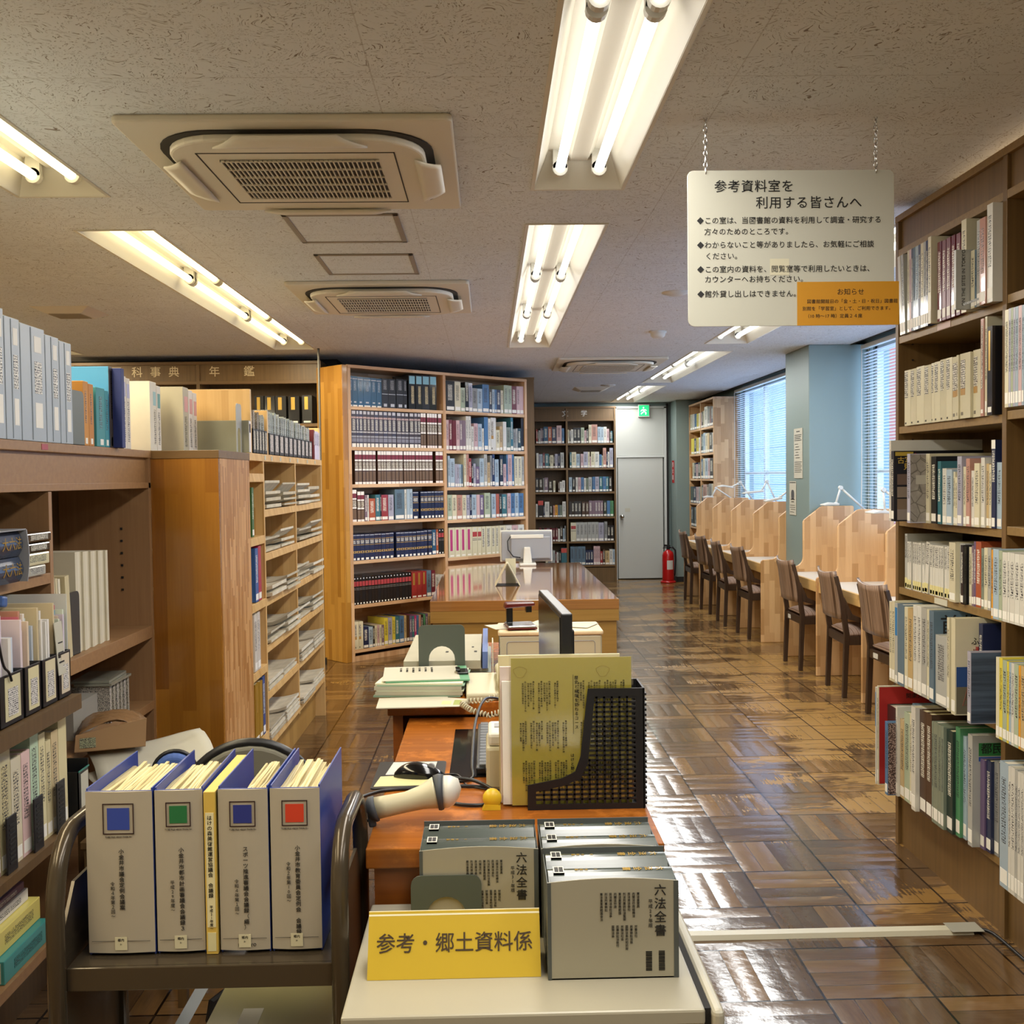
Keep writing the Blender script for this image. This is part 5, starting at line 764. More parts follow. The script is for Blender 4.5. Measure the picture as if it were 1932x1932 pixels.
def topbox(name, label, cat, y0, y1, h, col, d=.25, x=-.0, m='plastic', group=None, z=ZT, pages=False, lab=None, fr=FLB):
    o = obj(name, MB().box(0, 0, 0, y1 - y0, d, h), M[m], None, fr.at(y0, -x, z), (0, 0, fr.rz), col, bevel=.0015)
    tag(o, label, cat, group); w = y1 - y0
    if pages: obj('page_block', MB().box(.003, .004, h - .002, w - .003, d - .003, h + .0006), M['pagesw'], o)
    for q in lab or (): band(o, 'spine_label', q, w, h, col)
    return o
gx = 'grey-blue archive boxes on the staff shelving'
edges = [(2.28, 2.40, .33), (2.405, 2.50, .33), (2.505, 2.60, .33), (2.615, 2.695, .335), (2.70, 2.785, .32), (2.79, 2.94, .315), (2.945, 3.035, .305), (3.04, 3.125, .30)]
EX = 'sixth fifth fourth third second'.split()
for k, (a, b, h) in enumerate(edges):
    o = topbox('archive_box', f"grey-blue upright archive box, {ORD(len(edges) - k)} to the left of the orange files on staff shelving", 'archive box', a, b, h, 'a3adb6', .29, .005, 'plastic', gx, lab=[(.12, .34, LBL, .55, .85), (.42, .70, LBL, .55, .85, 's'), (.78, .92, LBL, .55, .85)])
    obj('front_groove', MB().box((b - a) * .4, -.0012, .004, (b - a) * .43, .0003, h - .004), mat('box crease', .6, col='7d8890') if k == 0 else bpy.data.materials['box crease'], o)
of = 'small files on top of the staff shelving'
topbox('file', 'orange file with two call labels, nearer of the orange pair on staff shelving', 'file', 3.22, 3.262, .20, 'c98a38', .22, .0, 'coverm', of, lab=[(.03, .12, LBL, .3, .7), (.35, .85, '', .35, .6, 's')])
topbox('file', 'orange file touching the blue-green file on staff shelving', 'file', 3.264, 3.304, .195, 'c07f36', .22, .0, 'coverm', of, lab=[(.03, .12, LBL, .3, .7), (.35, .85, '', .35, .6, 's')])
def bookend(loc, rz, label, col='5c625a', w=.14, h=.17, arch=True, foot=.09, name='bookend'):
    r = thing(name, label, 'bookend', loc, rz)
    out = [(-w / 2, 0)] + [(-w / 2, h - .018)] + arc(-w / 2 + .018, h - .018, .018, 180, 90, 4)[1:] + arc(w / 2 - .018, h - .018, .018, 90, 0, 4) + [(w / 2, 0)]
    a = w * .28
    if arch: out += [(a, 0)] + arc(0, h * .38, a, 0, 180, 10) + [(-a, 0)]
    obj('upright', MB().prism(out, 'y', 0, .0022), M['metalc'], r, col=col)
    b = MB().box(-w / 2, 0, 0, -a if arch else w / 2, foot, .0015)
    if arch: b.box(a, 0, 0, w / 2, foot, .0015)
    obj('foot', b, M['metalc'], r, col=col)
    return r
bookend((-1.252 + .002, 3.17, ZT), R(90), 'grey-green metal bookend standing against the orange files', '5c625a', .10, .165, False)
topbox('file', 'thick blue-green file between orange and dark files on staff shelving', 'file', 3.325, 3.40, .19, '3f8f96', .22, .0, 'coverm', of, lab=[(.03, .13, LBL, .4, .75), (.3, .85, '', .35, .65, 's')])
topbox('file', 'thin blue-green file beside the thick one on staff shelving', 'file', 3.402, 3.432, .185, '3a8f9c', .22, .0, 'coverm', of, lab=[(.03, .13, LBL, .2, .8), (.3, .85, '', .25, .75, 's')])
topbox('file', 'tall sky-blue album with a dark brown spine on staff shelving', 'file', 3.44, 3.468, .268, '4a94c2', .32, .0, 'coverm', of, lab=[(0, 1, '3a332c', 0, 1), (.35, .95, LBL, .6, .9, 's'), (.02, .13, 'd8cf9a', .4, .9)])
topbox('file', 'navy blue ring file behind the black magazine stand', 'file', 3.47, 3.50, .265, '22306e', .26, .03, 'coverm', of)
topbox('binder', 'white flat file with a lavender square, beside navy file', 'binder', 3.56, 3.60, .25, 'ddd6c8', .25, .0, 'coverm', 'white flat files', lab=[(.72, .92, 'a8a8c8', .15, .85), (.1, .68, '', .3, .7, 's')])
topbox('binder', 'white flat file with a lavender square, second from navy file', 'binder', 3.602, 3.64, .245, 'd8d1c4', .25, .0, 'coverm', 'white flat files', lab=[(.72, .92, 'a8a8c8', .15, .85), (.1, .68, '', .3, .7, 's')])
mf = thing('magazine_stand', 'small black slotted magazine stand in front of the navy file', 'magazine stand', (-1.252, 3.502, ZT), R(90))
obj('side_wall', MB().box(0, -.004, 0, .004, .14, .13), M['black'], mf); obj('front_wall', MB().box(0, -.004, 0, .056, 0, .125), M['black'], mf, bevel=.001); obj('base', MB().box(0, 0, 0, .056, .14, .004), M['black'], mf)
sl = MB()
for i in range(11): sl.box(.02, -.0055, .02 + i * .0088, .038, -.004, .0245 + i * .0088)
obj('slot', sl, M['dark'], mf)
# line of files continuing over the pillar (front edge hidden by its cap)
topbox('binder', 'tan-sided white binder with a pale teal square, nearest above the pillar', 'binder', 3.85, 3.925, .258, 'dcd6c6', .24, .0, 'coverm', 'white binders over the pillar', lab=[(.66, .86, '8fb8bc', .5, .9), (.1, .6, '', .6, .85, 's')])
topbox('binder', 'white binder with a deeper teal square above the pillar', 'binder', 3.93, 3.975, .248, 'e0dace', .24, .0, 'coverm', 'white binders over the pillar', lab=[(.66, .88, '5f9a9c', .2, .85), (.1, .6, '', .3, .7, 's')])
for k, (a, b, l) in enumerate(((4.06, 4.13, 'grey-sided binder with a faded pink square, first of three'), (4.135, 4.19, 'white binder with a pink square, middle of three'), (4.195, 4.25, 'white binder with a pink square, last beside the wooden divider'))):
    topbox('binder', l + ' above the pillar', 'binder', a, b, .255 - .006 * k, ('b9b29c', 'ddd6cc', 'ddd6cc')[k], .30, .06, 'coverm', 'white binders over the pillar', lab=[(.62, .86, 'd09a9c', .25, .9), (.08, .55, '', .3, .7, 's')])
def wood_panel(y, h, label): tag(obj('divider_board', MB().box(0, 0, 0, .022, .31, h), M['caselv'], None, FN.at(y, -.0 + .005, 1.5375), (0, 0, FN.rz), bevel=.001), label, 'divider board')
wood_panel(4.39, .27, 'tall upright wooden divider board beside pink-squared binders')
bookend((-1.03, 4.285, 1.5375), R(90), 'tall grey metal bookend leaning on the wooden divider board', '9a9c98', .09, .2, True)
topbox('binder', 'low grey-green binder with a pink square spine by the wooden divider', 'binder', 4.335, 4.375, .135, '8a8a78', .27, .0, 'coverm', None, 1.5375, lab=[(.02, .98, 'e4dede', .15, .9), (.62, .9, 'c9a0b4', .3, .8)], fr=FN)
# magazine files with clear label pockets
def magfile(y0, y1, label, mags, h=.105, lc='d9d0bc', dark='17171a', tall=.2):
    r = thing('magazine_file', label, 'magazine file', FN.at(y0, .002, 1.5375), FN.rz, 'black magazine files on the newspaper case'); w = y1 - y0
    m = MB().box(0, 0, 0, w, .003, h).box(0, 0, 0, .003, .25, h).box(w - .003, 0, 0, w, .25, h).box(0, 0, 0, w, .25, .003).box(0, .247, 0, w, .25, h * 1.8)
    obj('box', m, M['black'], r); obj('label_card', MB().box(w * .2, -.001, h * .15, w * .8, .0, h * .92), M['titles'], r, col=lc)
    for k in range(mags):
        x = .005 + (w - .012) * k / mags; t_ = (w - .012) / mags - .001
        hh = tall * (1 - .08 * random.random()); c = random.choice(('5a3a34', '8a7a70', 'a89a88', '3c2c2c', 'c4b8a4', '9a5a4c') if tall > .18 and lc != 'e2d6cc' else ('cfd4cc', 'dfe2dc', 'b8c2bc', 'd8d8c8'))
        mo = obj('magazine', MB().box(0, 0, 0, t_, .21, hh), M['titles'], None, FN.at(y0 + x, .01 + .008 * random.random(), 1.5415), FN.rz and (0, 0, FN.rz), c)
        tag(mo, f"thin periodical, {ORD(k + 1)} in the {label.split(' magazine')[0]} file on the newspaper case", 'magazine', 'periodicals in black files')
    return r
mfs = [(4.42, 4.475), (4.478, 4.533), (4.536, 4.59), (4.593, 4.645), (4.648, 4.70)]
nm = ['nearest black', 'second black', 'third black', 'fourth black', 'fifth black']
for k, (a, b) in enumerate(mfs): magfile(a, b, nm[k] + ' magazine file between the two wooden dividers', 4, tall=.19 - .004 * k)
wood_panel(4.715, .2, 'lower upright wooden divider board between the two runs of magazine files')
c2 = [(4.745 + .115 * i, 4.85 + .115 * i) for i in range(10)]
n2 = 'first second third fourth fifth sixth seventh eighth ninth tenth'.split()
for k, (a, b) in enumerate(c2): magfile(a, b, n2[k] + ' clear-folder magazine file past the lower divider board', 5, lc='e2d6cc', tall=.205 - .003 * k, h=.1)
for k, (a, b, c, h) in enumerate(((5.93, 5.965, '6a2026', .17), (5.97, 6.03, 'cfc6d4', .165), (6.035, 6.09, 'c9c2d2', .165), (6.095, 6.14, 'cdc4cc', .16))): topbox('file', ('maroon file beyond the magazine files, by the case end', 'pale lavender file beside the maroon file', 'pale lavender file, second from the maroon file', 'pinkish white file at the very end of newspaper case')[k], 'file', a, b, h, c, .24, .0, 'coverm', None, 1.5375, lab=[(.5, .9, '', .25, .75, 's')], fr=FN)
wood_panel(6.15, .19, 'end wooden board closing the row on the newspaper case')

# ---- right bay, upper shelf: cream papers in thin files with a dark bookend
def leaf(y, w, h, d, col, tilt, label, back=.06, z=.8905):
    o = obj('flat_file', MB().box(0, 0, 0, w, d, h), M['coverm'], None, FLB.at(y, back, z), col=col)
    o.rotation_euler = (Matrix.Rotation(FLB.rz, 4, 'Z') @ Matrix.Rotation(R(tilt), 4, 'Y')).to_euler()
    return tag(o, label, 'file', 'cream flat files on the staff shelving')
for k in range(5): leaf(3.012 + .019 * k, .013, .26 - .004 * k, .2, ('d0c6a8', 'c9bf9f', 'd8cfb4', 'cbbf9c', 'e2dcc8')[k], -4, f"leaning cream flat file, {ORD(k + 1)} from the black file boxes", .03)
leaf(3.112, .03, .25, .2, 'c8bb94', -4, 'thick leaning cream flat file with dark marks beside the black bookend', .02)
for k in range(13): leaf(3.20 + .021 * k, .019, .315 - .001 * k, .22, ('d2cab2', 'dad3bd', 'cdc4a8')[k % 3], 0, f"upright cream file of the even block, {ORD(k + 1)} from the black bookend", .03 + .003 * (k % 3))
bookend((-1.28, 3.178, .8905), R(90), 'dark grey metal bookend holding cream files on staff shelving', '3c3e3c', .085, .195, False)
# CDs and slips on the lower shelf
for k in range(11): tag(obj('card_sleeve', MB().box(0, 0, 0, .014, .13, .125 - .004 * (k % 3)), M['titles'], None, FLB.at(3.46 + .017 * k, .03 + .004 * (k % 2), .611), (0, 0, FLB.rz), ('d4cdc0', 'b9b29c', 'c9c2b0', 'a8a48c')[k % 4]), f"thin upright sleeve, {ORD(k + 1)} from the brown paper bag on staff shelf", 'sleeve', 'sleeves on the lower staff shelf')
for k in range(3): tag(obj('disc_case', MB().box(0, 0, 0, .19, .125, .008), M['film'] if k == 2 else M['clear'], None, FLB.at(3.45 + .008 * k, .02 + .01 * k, .738 + .009 * k), (0, 0, FLB.rz + R(3 * k)), '8f8f80'), ('lowest', 'middle', 'topmost')[k] + ' flat disc case lying across the sleeves', 'disc case', 'disc cases')
tag(obj('box_file', MB().box(0, 0, 0, .2, .2, .11), M['coverm'], None, FLB.at(3.23, .06, .611), (0, 0, FLB.rz), '8e8a80'), 'grey cardboard box half hidden behind the brown paper bag', 'box')
# ---- brown paper bag, papers, plastic bundle on a low table in front of the shelf
tb = thing('low_stand', 'dark low stand under the white sheets and paper stack', 'stand', (-1.09, 3.27, 0))
obj('top', MB().box(-.14, -.25, .44, .13, .25, .46), M['brownd'], tb, bevel=.002)
for sx in (-.12, .11):
    for sy in (-.23, .23): obj('leg', MB().box(sx - .015, sy - .015, 0, sx + .015, sy + .015, .44), M['brownd'], tb)
def crumple(nu, nv, sx, sy, amp, seed, lift=lambda u, v: 0):
    r_ = random.Random(seed); ph = [r_.uniform(0, 6) for _ in range(6)]
    return lambda u, v: ((u - .5) * sx, (v - .5) * sy, amp * (math.sin(u * 9 + ph[0]) * math.cos(v * 7 + ph[1]) + .5 * math.sin(u * 17 + v * 13 + ph[2])) + lift(u, v))
kraft = mat('brown kraft paper', .55, col='ad8a62'); kraftd = mat('glossy brown wrapping', .28, col='8a6a48')
bg_ = thing('paper_bag', 'brown paper bag lying on its side on a pile of white sheets', 'paper bag', (-1.19, 3.22, .618), R(-72))
obj('body', MB().grid(14, 10, lambda u, v: ((u - .5) * .26, (v - .5) * .2, .085 * math.sin(math.pi * min(1, max(0, v * .9 + .05))) ** .5 * (.75 + .25 * u) + .006 * math.sin(u * 21 + v * 9))), kraftd, bg_, smooth=True, solid=.002)
obj('front_flap', MB().prism([(-.10, 0), (.10, 0), (.105, .085), (-.095, .05)], 'x', .128, .132), kraft, bg_, label='lighter kraft front flap')
obj('base_sheet', MB().box(-.13, -.10, -.002, .13, .10, .001), kraft, bg_); obj('barcode_tag', MB().box(.1325, -.085, .01, .1335, -.04, .04), M['titles'], bg_, col='b4b894')
for k, (dx, dy, dz, rz, sx, sy, l) in enumerate(((0, 0, .0, -60, .20, .34, 'large white sheet fanned out under the brown paper bag'), (.02, -.06, -.012, -48, .20, .34, 'lower white sheet sliding towards the blue binders'))):
    o = obj('paper_sheet', MB().grid(14, 10, crumple(14, 10, sx, sy, .003, k, lambda u, v: -.10 * max(0, u - .45) ** 1.6 + .03 * v * v)), M['paperm'], None, (-1.04 + dx, 3.14 + dy, .59 + dz * 3.2), (0, R(4), R(rz)), smooth=True, solid=.0006); tag(o, l, 'paper')
o = obj('paper_stack', MB().prism([(-.1, -.12), (.1, -.12), (.1, .12), (-.1, .12)], 'z', 0, .075), M['pagesw'], None, (-1.09, 3.26, .462), (0, 0, R(20))); tag(o, 'squared stack of white paper under the paper bag', 'paper stack')
o = obj('plastic_bundle', MB().grid(16, 12, crumple(16, 12, .16, .15, .010, 9, lambda u, v: .07 * math.sin(math.pi * u) * math.sin(math.pi * v))), mat('crumpled silver wrap', .18, .2, col='b4ae9e'), None, (-1.015, 2.84, .474), (0, 0, R(15)), smooth=True, solid=.001); tag(o, 'crumpled clear plastic bundle below the white sheets', 'plastic bundle')
tb2 = thing('low_stand', 'second dark low stand under the crumpled plastic bundle', 'stand', (-.965, 2.86, 0))
obj('top', MB().box(-.14, -.12, .44, .14, .12, .46), M['brownd'], tb2, bevel=.002)
for sx in (-.12, .12):
    for sy in (-.1, .1): obj('leg', MB().box(sx - .012, sy - .012, 0, sx + .012, sy + .012, .44), M['brownd'], tb2)

# ---- left bay: dictionaries lying on the upper shelf
di = 'dictionaries on the upper staff shelf'
for k, (z, h, y0, y1, c, l) in enumerate(((1.166, .028, 2.72, 2.90, 'b9b8ae', 'lowest thin silver-grey'), (1.195, .034, 2.70, 2.925, 'dcd4b0', 'cream with blue lettering'), (1.230, .026, 2.71, 2.93, '28241f', 'black with worn silver lettering'), (1.258, .026, 2.70, 2.94, '2c2620', 'topmost dark brown'))):
    o = obj('dictionary', MB().box(0, 0, 0, y1 - y0, .19, h), M['clear'], None, FLB.at(y0, -.01, z), (0, 0, FLB.rz), c, bevel=.004); tag(o, l + ' book lying flat beside the navy slipcase', 'book', di)
    obj('spine_lettering', MB().box((y1 - y0) * .45, -.0008, h * .25, (y1 - y0) * .9, .0, h * .8), M['titles'], o, col=c if k != 1 else 'c8c4a0')
for k, (z, l) in enumerate(((1.166, 'lower'), (1.232, 'upper'))):
    o = obj('law_dictionary', MB().prism([(0, 0)] + [( -.012 * math.sin(math.pi * i / 8), .064 * i / 8) for i in range(9)] + [(.18, .064), (.18, 0)], 'x', 0, .25), mat('glossy navy vinyl', .12, col='3a4458') if k == 0 else bpy.data.materials['glossy navy vinyl'], None, FLB.at(2.44, -.03, z), (0, 0, FLB.rz), smooth=False)
    tag(o, l + ' glossy navy volume with gold characters in the slipcase', 'book', 'navy law volumes on the staff shelf'); text('spine_lettering', '大六法', .036, M['gold'], o, (.135, -.0125, .032), FRONT)
sc_ = thing('slipcase', 'dark grey slipcase edge around the two navy volumes', 'slipcase', FLB.at(2.43, -.03, 1.166), FLB.rz)
obj('end_wall', MB().prism([(-.02, 0)] + [(-.02 - .006 * math.sin(math.pi * i / 6), .135 * i / 6) for i in range(7)] + [(.18, .135), (.18, 0)], 'x', .262, .266), M['greypl'], sc_); obj('top_wall', MB().box(.0, -.018, .1335, .266, .18, .137), M['greypl'], sc_)
# ---- black file boxes with cards, overflowing folders
fb = 'black file boxes on the staff shelving'
fbl = ('nearest camera, cut by the photo edge', 'with a yellow card, second', 'with a white label, third', 'with a cream card, fourth', 'last, beside the cream files')
FBX = [(2.16, 2.265), (2.27, 2.365), (2.37, 2.465), (2.47, 2.565), (2.575, 2.665), (2.675, 2.765)]
FBX = [(2.115, 2.205), (2.21, 2.30), (2.315, 2.43), (2.44, 2.525), (2.535, 2.62), (2.63, 2.705)]
FBn = ['sixth', 'fifth', 'fourth', 'third', 'second', 'first']
for k, (a, b) in enumerate(FBX):
    w = b - a; r = thing('file_box', f"black open file box with a paper card, {FBn[k]} counting from the cream files", 'file box', FLB.at(a, -.15, .867), FLB.rz, fb); h = .118
    obj('tray', MB().box(0, 0, 0, w, .003, h).box(0, 0, 0, .003, .30, h).box(w - .003, 0, 0, w, .30, h).box(0, 0, 0, w, .30, .003).box(0, .297, 0, w, .30, .22), M['black'], r, bevel=.001)
    obj('card', MB().box(w * .2, -.001, h * .1, w * .86, 0, h * .95), M['coverm'], r, col=('cbbd8c', '2a2826', 'c9c09a', 'd0c69c', 'cfc4a0', 'cdbfa6')[k])
    obj('card_label', MB().box(w * .32, -.0018, h * .18, w * .74, -.001, h * .72), M['titles'], r, col='e4e0da')
    n = 7
    for q in range(n):
        x = .005 + (w - .012) * q / n; hh = random.uniform(.19, .245) ; c = random.choice(('d8d4cc', 'c9b894', 'b8c4b8', 'd8c8cc', 'c4ccd8', 'e2ddd2', 'c8d0bc', 'b8846c', 'd4c0a8', 'e4e0dc', 'cfc3d0'))
        o = obj('paper_folder', MB().box(0, 0, 0, (w - .012) / n - .0012, .24, hh), M['coverm'], None, FLB.at(a + x, -.145 + random.uniform(.0, .035), .8705), (0, 0, FLB.rz), c)
        tag(o, f"pastel paper folder, {ORD(q + 1)} in the {FBn[k]} black file box from the cream files", 'folder', 'folders in the black file boxes')
        if random.random() < .35: obj('index_tab', MB().box(0, .02, hh, .002, .07, hh + .012), M['coverm'], o, col=random.choice(('d8b84a', 'c86a78', '88b0c8', 'e8e4da')))
o = obj('leaflet', MB().box(0, 0, 0, .045, .002, .135), M['paperm'], None, FLB.at(2.625, -.153, .93), (R(-4), 0, FLB.rz)); tag(o, 'white leaflet with black outlined boxes stuck in a black file box', 'leaflet')
obj('print', MB().box(.008, -.0008, .03, .038, 0, .034).box(.008, -.0008, .055, .038, 0, .058).box(.012, -.0008, .08, .038, 0, .083), M['ink'], o)['kind'] = 'stuff'
o = obj('plastic_wallet', MB().box(0, 0, 0, .003, .26, .262), M['coverm'], None, FLB.at(2.712, -.14, .8675), (0, 0, FLB.rz), 'c9cac6'); tag(o, 'tall grey plastic wallet closing the row of file boxes', 'file')
o = obj('blue_clip_file', MB().box(0, 0, 0, .03, .16, .028), M['plastic'], None, FLB.at(2.53, -.06, 1.118), (0, R(8), FLB.rz), '3a5a94', bevel=.006); tag(o, 'blue plastic binder clip lying on top of the folders', 'file clip')
o = obj('lanyard_cord', MB().tube([FLB.at(2.30 + .06 * t_, -.156, 1.08 - .02 * math.sin(t_ * 5) - .13 * t_) for t_ in [i / 10 for i in range(11)]] , .003, 6), M['black']); tag(o, 'thin black cord hanging over the folders', 'cord')
# ---- lower shelf: pale bound registers; bottom: books lying flat
rg = 'pale bound registers on the staff shelving'
cols = ('c9b9a0', '6e2a34', 'cfc38c', 'd9b8bc', 'bfa294', 'c8bc90', 'd8cdb0', 'd8b8b4', 'b4cbb0', 'd9cfa4', 'd0c49a', 'c8b48c', 'd4c89c')
wn_ = ('clear wallet-like', 'dark red', 'mustard cream', 'pink', 'dull rose', 'khaki', 'worn cream', 'pale pink', 'pale green', 'cream', 'ivory', 'tan', 'straw')
y = 2.115
for k, c in enumerate(cols):
    w = (.05, .035, .045, .04, .03, .055, .05, .045, .045, .035, .03, .04, .05)[k]; hh = .262 + .02 * math.sin(k * 1.7)
    o = book(FLB, y, -.135, .5305, w, hh, .28, 'c', '-', 0, 'bound_register', f"{wn_[k]} bound register with a paper spine label below the black file boxes", rg, 'register', 2); o.color = lin(c)
    for ch in o.children:
        if 'spine' in ch.name or 'title' in ch.name: ch.color = lin(c)
    y += w + .003
for k, y_ in enumerate((2.33, 2.47, 2.60)):
    r = thing('slotted_stand', ('nearest', 'middle', 'farthest')[k] + ' black slotted stand holding the pale registers', 'magazine stand', FLB.at(y_, -.15, .5305), FLB.rz, 'black stands among the registers')
    obj('plate', MB().box(0, 0, 0, .05, .004, .13), M['black'], r, bevel=.001); sl = MB()
    for i in range(9): sl.box(.012, -.001, .02 + i * .011, .038, 0, .025 + i * .011)
    obj('slot', sl, M['dark'], r)
r = thing('file_box', 'black file box with a teal rim and white label at the end of registers', 'file box', FLB.at(2.735, -.15, .5305), FLB.rz)
obj('tray', MB().box(0, 0, 0, .07, .003, .12).box(0, 0, 0, .003, .26, .12).box(.067, 0, 0, .07, .26, .14).box(0, 0, 0, .07, .26, .003), M['black'], r); obj('label_card', MB().box(.015, -.001, .01, .064, 0, .11), M['paperm'], r); obj('rim', MB().box(.0, -.002, .118, .07, .0, .122), mat('teal plastic', .4, col='2a7a70'), r)
ext_ = MB().box(2.115, -.16, .506, 2.82, 0, .53); obj('shelf_extension', ext_, M['brownd'], lb)
ext2 = MB().box(1.95, -.17, .826, 2.72, 0, .8645); obj('shelf_extension', ext2, M['brownd'], lb)
st_ = 'books lying flat below the registers'
z = .2625
for k, (h, w0, w1, dd, c, l) in enumerate(((.055, 2.0, 2.60, -.12, '3f8f8c', 'thick teal'), (.055, 2.0, 2.62, -.10, 'd2c46c', 'thick yellow'), (.03, 2.02, 2.62, -.08, 'd8d4cc', 'white'), (.02, 2.0, 2.63, -.075, '7a5a66', 'mauve photo'), (.02, 2.0, 2.6, -.07, '28304c', 'navy'), (.034, 2.0, 2.5, -.07, 'd6cba0', 'cream topmost'))):
    L2 = .24
    o = obj('flat_book', MB().box(0, 0, 0, L2, .2, h), M['cover'], None, FLB.at(w1 - L2 - .02 * k, dd, z), (0, 0, FLB.rz), c, bevel=.002); tag(o, l + ' book lying flat in the stack at the lower shelf end', 'book', st_)
    obj('page_block', MB().box(-.0008, .008, .004, .01, .196, h - .004), M['pagesw'], o); obj('spine_lettering', MB().box(.05, -.0007, h * .3, .2, 0, h * .72), M['titles'], o, col=c)
    z += h + .001
obj('shelf_extension', MB().box(1.95, -.13, .236, 2.62, .02, .262), M['tany'], lb)
bk = thing('mesh_basket', 'grey corrugated plastic basket at the lower photo corner', 'basket', FLB.at(1.76, -.315, 0), FLB.rz)
obj('body', MB().box(0, 0, 0, .3, .3, .012).box(0, 0, 0, .3, .012, .21).box(0, .288, 0, .3, .3, .21).box(0, 0, 0, .012, .3, .21).box(.288, 0, 0, .3, .3, .21), M['greypl'], bk)
ri = MB()
for i in range(16): ri.box(.3, .012 + i * .018, .005, .304, .02 + i * .018, .2)
obj('rib', ri, M['greypl'], bk)

# ================================================================ big polished table
tb_ = thing('reading_table', 'large polished oak table with a mirror glossy top in the middle of room', 'table', (.2, 7.3, 0))
obj('tabletop', MB().box(-.555, -1.3, .64, .555, 1.3, .70), M['table'], tb_, bevel=.003)
obj('front_apron', MB().box(-.553, -1.299, .572, .553, -1.27, .64), M['tableside'], tb_)
obj('body_panel', MB().box(-.54, -1.285, .0, .54, -1.255, .572).box(-.54, 1.25, 0, .54, 1.28, .64).box(-.54, -1.255, 0, -.51, 1.25, .64).box(.51, -1.255, 0, .54, 1.25, .64), M['tableside'], tb_)
cal = thing('desk_calendar', 'cream A-frame desk calendar standing on the polished table', 'calendar', (.115, 6.86, .7005))
for sx in (-1, 1): obj('leaf_panel', MB().prism([(sx * .085, .0), (sx * .006, .15), (sx * .001, .15), (sx * .079, .0)], 'y', -.07, .09), M['ivory'], cal)
obj('base_card', MB().box(-.08, -.07, 0, .08, .09, .003), M['black'], cal); obj('back_card', MB().box(-.01, .1, .0, .06, .104, .17), M['ivory'], cal)
mo = thing('desktop_monitor', 'grey monitor seen from behind at the far end of polished table', 'monitor', (.30, 8.42, .7005))
obj('back_shell', MB().box(-.205, 0, .035, .205, .04, .275), M['greypl'], mo, bevel=.008); obj('screen_frame', MB().box(-.215, .03, .025, .215, .055, .285), M['plast'], mo, bevel=.004)
obj('rear_bulge', MB().box(-.13, -.025, .05, .20, .005, .235), M['greypl'], mo, bevel=.01); obj('rear_strip', MB().box(-.13, -.03, .22, .14, 0, .25), M['plast'], mo, bevel=.003)
obj('stand_neck', MB().prism([(-.03, .02), (-.02, .15), (.03, .15), (.045, .02)], 'y', -.06, -.026), M['plast'], mo, bevel=.006); obj('stand_base', MB().box(-.06, -.11, .0, .075, .08, .022), M['plast'], mo, bevel=.006)
obj('cable', MB().tube([(-.13, -.03, .235), (-.155, -.05, .2), (-.15, -.06, .13), (-.11, -.06, .075), (-.05, -.06, .065)], .005, 8), M['black'], mo, smooth=True)
o = obj('laptop', MB().box(-.20, -.12, 0, .18, .12, .018), M['black'], None, (.03, 8.45, .7005), bevel=.003); bpy.data.objects.remove(o)

# ================================================================ reception desks
dk = thing('reception_desk', 'worn orange-brown wooden desk with mouse and scanner on it', 'desk', (.04, 2.53, 0))
obj('desktop', MB().box(-.29, -.545, .66, .295, .55, .70), M['desk'], dk, bevel=.003); obj('front_panel', MB().box(-.275, -.53, .0, .28, -.505, .66), M['deskfront'], dk)
obj('side_panel', MB().box(-.275, -.505, 0, -.25, .54, .66), M['deskfront'], dk); obj('side_panel', MB().box(.255, -.505, 0, .28, .54, .66), M['deskfront'], dk)
d2 = thing('back_desk', 'second slightly higher desk covered with paper piles behind the orange desk', 'desk', (.04, 3.6, 0))
obj('desktop', MB().box(-.355, -.515, .705, .385, .6, .745), M['desk'], d2, bevel=.003); obj('side_panel', MB().box(-.34, -.5, 0, -.31, .58, .705), M['deskfront'], d2); obj('side_panel', MB().box(.34, -.5, 0, .37, .58, .705), M['deskfront'], d2); obj('back_panel', MB().box(-.31, .55, .1, .34, .58, .705), M['deskfront'], d2)
Z1, Z2 = .7005, .7455
mp = thing('mouse_pad', 'black mouse pad with white and pale yellow cards under clear film', 'mouse pad', (-.2, 2.475, Z1))
obj('mat', MB().prism(rrect(-.085, -.11, .083, .115, .01), 'z', 0, .003), M['black'], mp); obj('card', MB().prism([(-.078, -.095), (.04, -.09), (.05, -.005), (-.07, -.015)], 'z', .003, .0036), mat('pale yellow card', .3, col='d4cf9a'), mp); obj('card', MB().prism([(-.06, .0), (.055, .0), (.06, .108), (-.05, .108)], 'z', .003, .0034), M['plast'], mp)
mu = thing('computer_mouse', 'glossy black computer mouse on the mouse pad', 'mouse', (-.178, 2.46, Z1 + .0042), R(-8))
obj('shell', MB().grid(16, 10, lambda u, v: ((u - .5) * .115, (v - .5) * .062 * math.sin(math.pi * (.08 + .84 * u)) ** .45, .036 * max(0, math.sin(math.pi * (.03 + .94 * u)) ** .6 * (1 - .35 * u)) * max(0, 1 - (2 * v - 1) ** 4))), M['blackg'], mu, smooth=True, solid=.001)
obj('wheel', MB().lathe([(0, -.004), (.009, -.004), (.009, .004), (0, .004)], (.03, 0, .022), 14, 'y'), M['greypl'], mu)
obj('base', MB().prism([(.057 * math.cos(a) , .026 * math.sin(a)) for a in [i * math.pi / 10 for i in range(20)]], 'z', 0, .006), M['blackg'], mu)
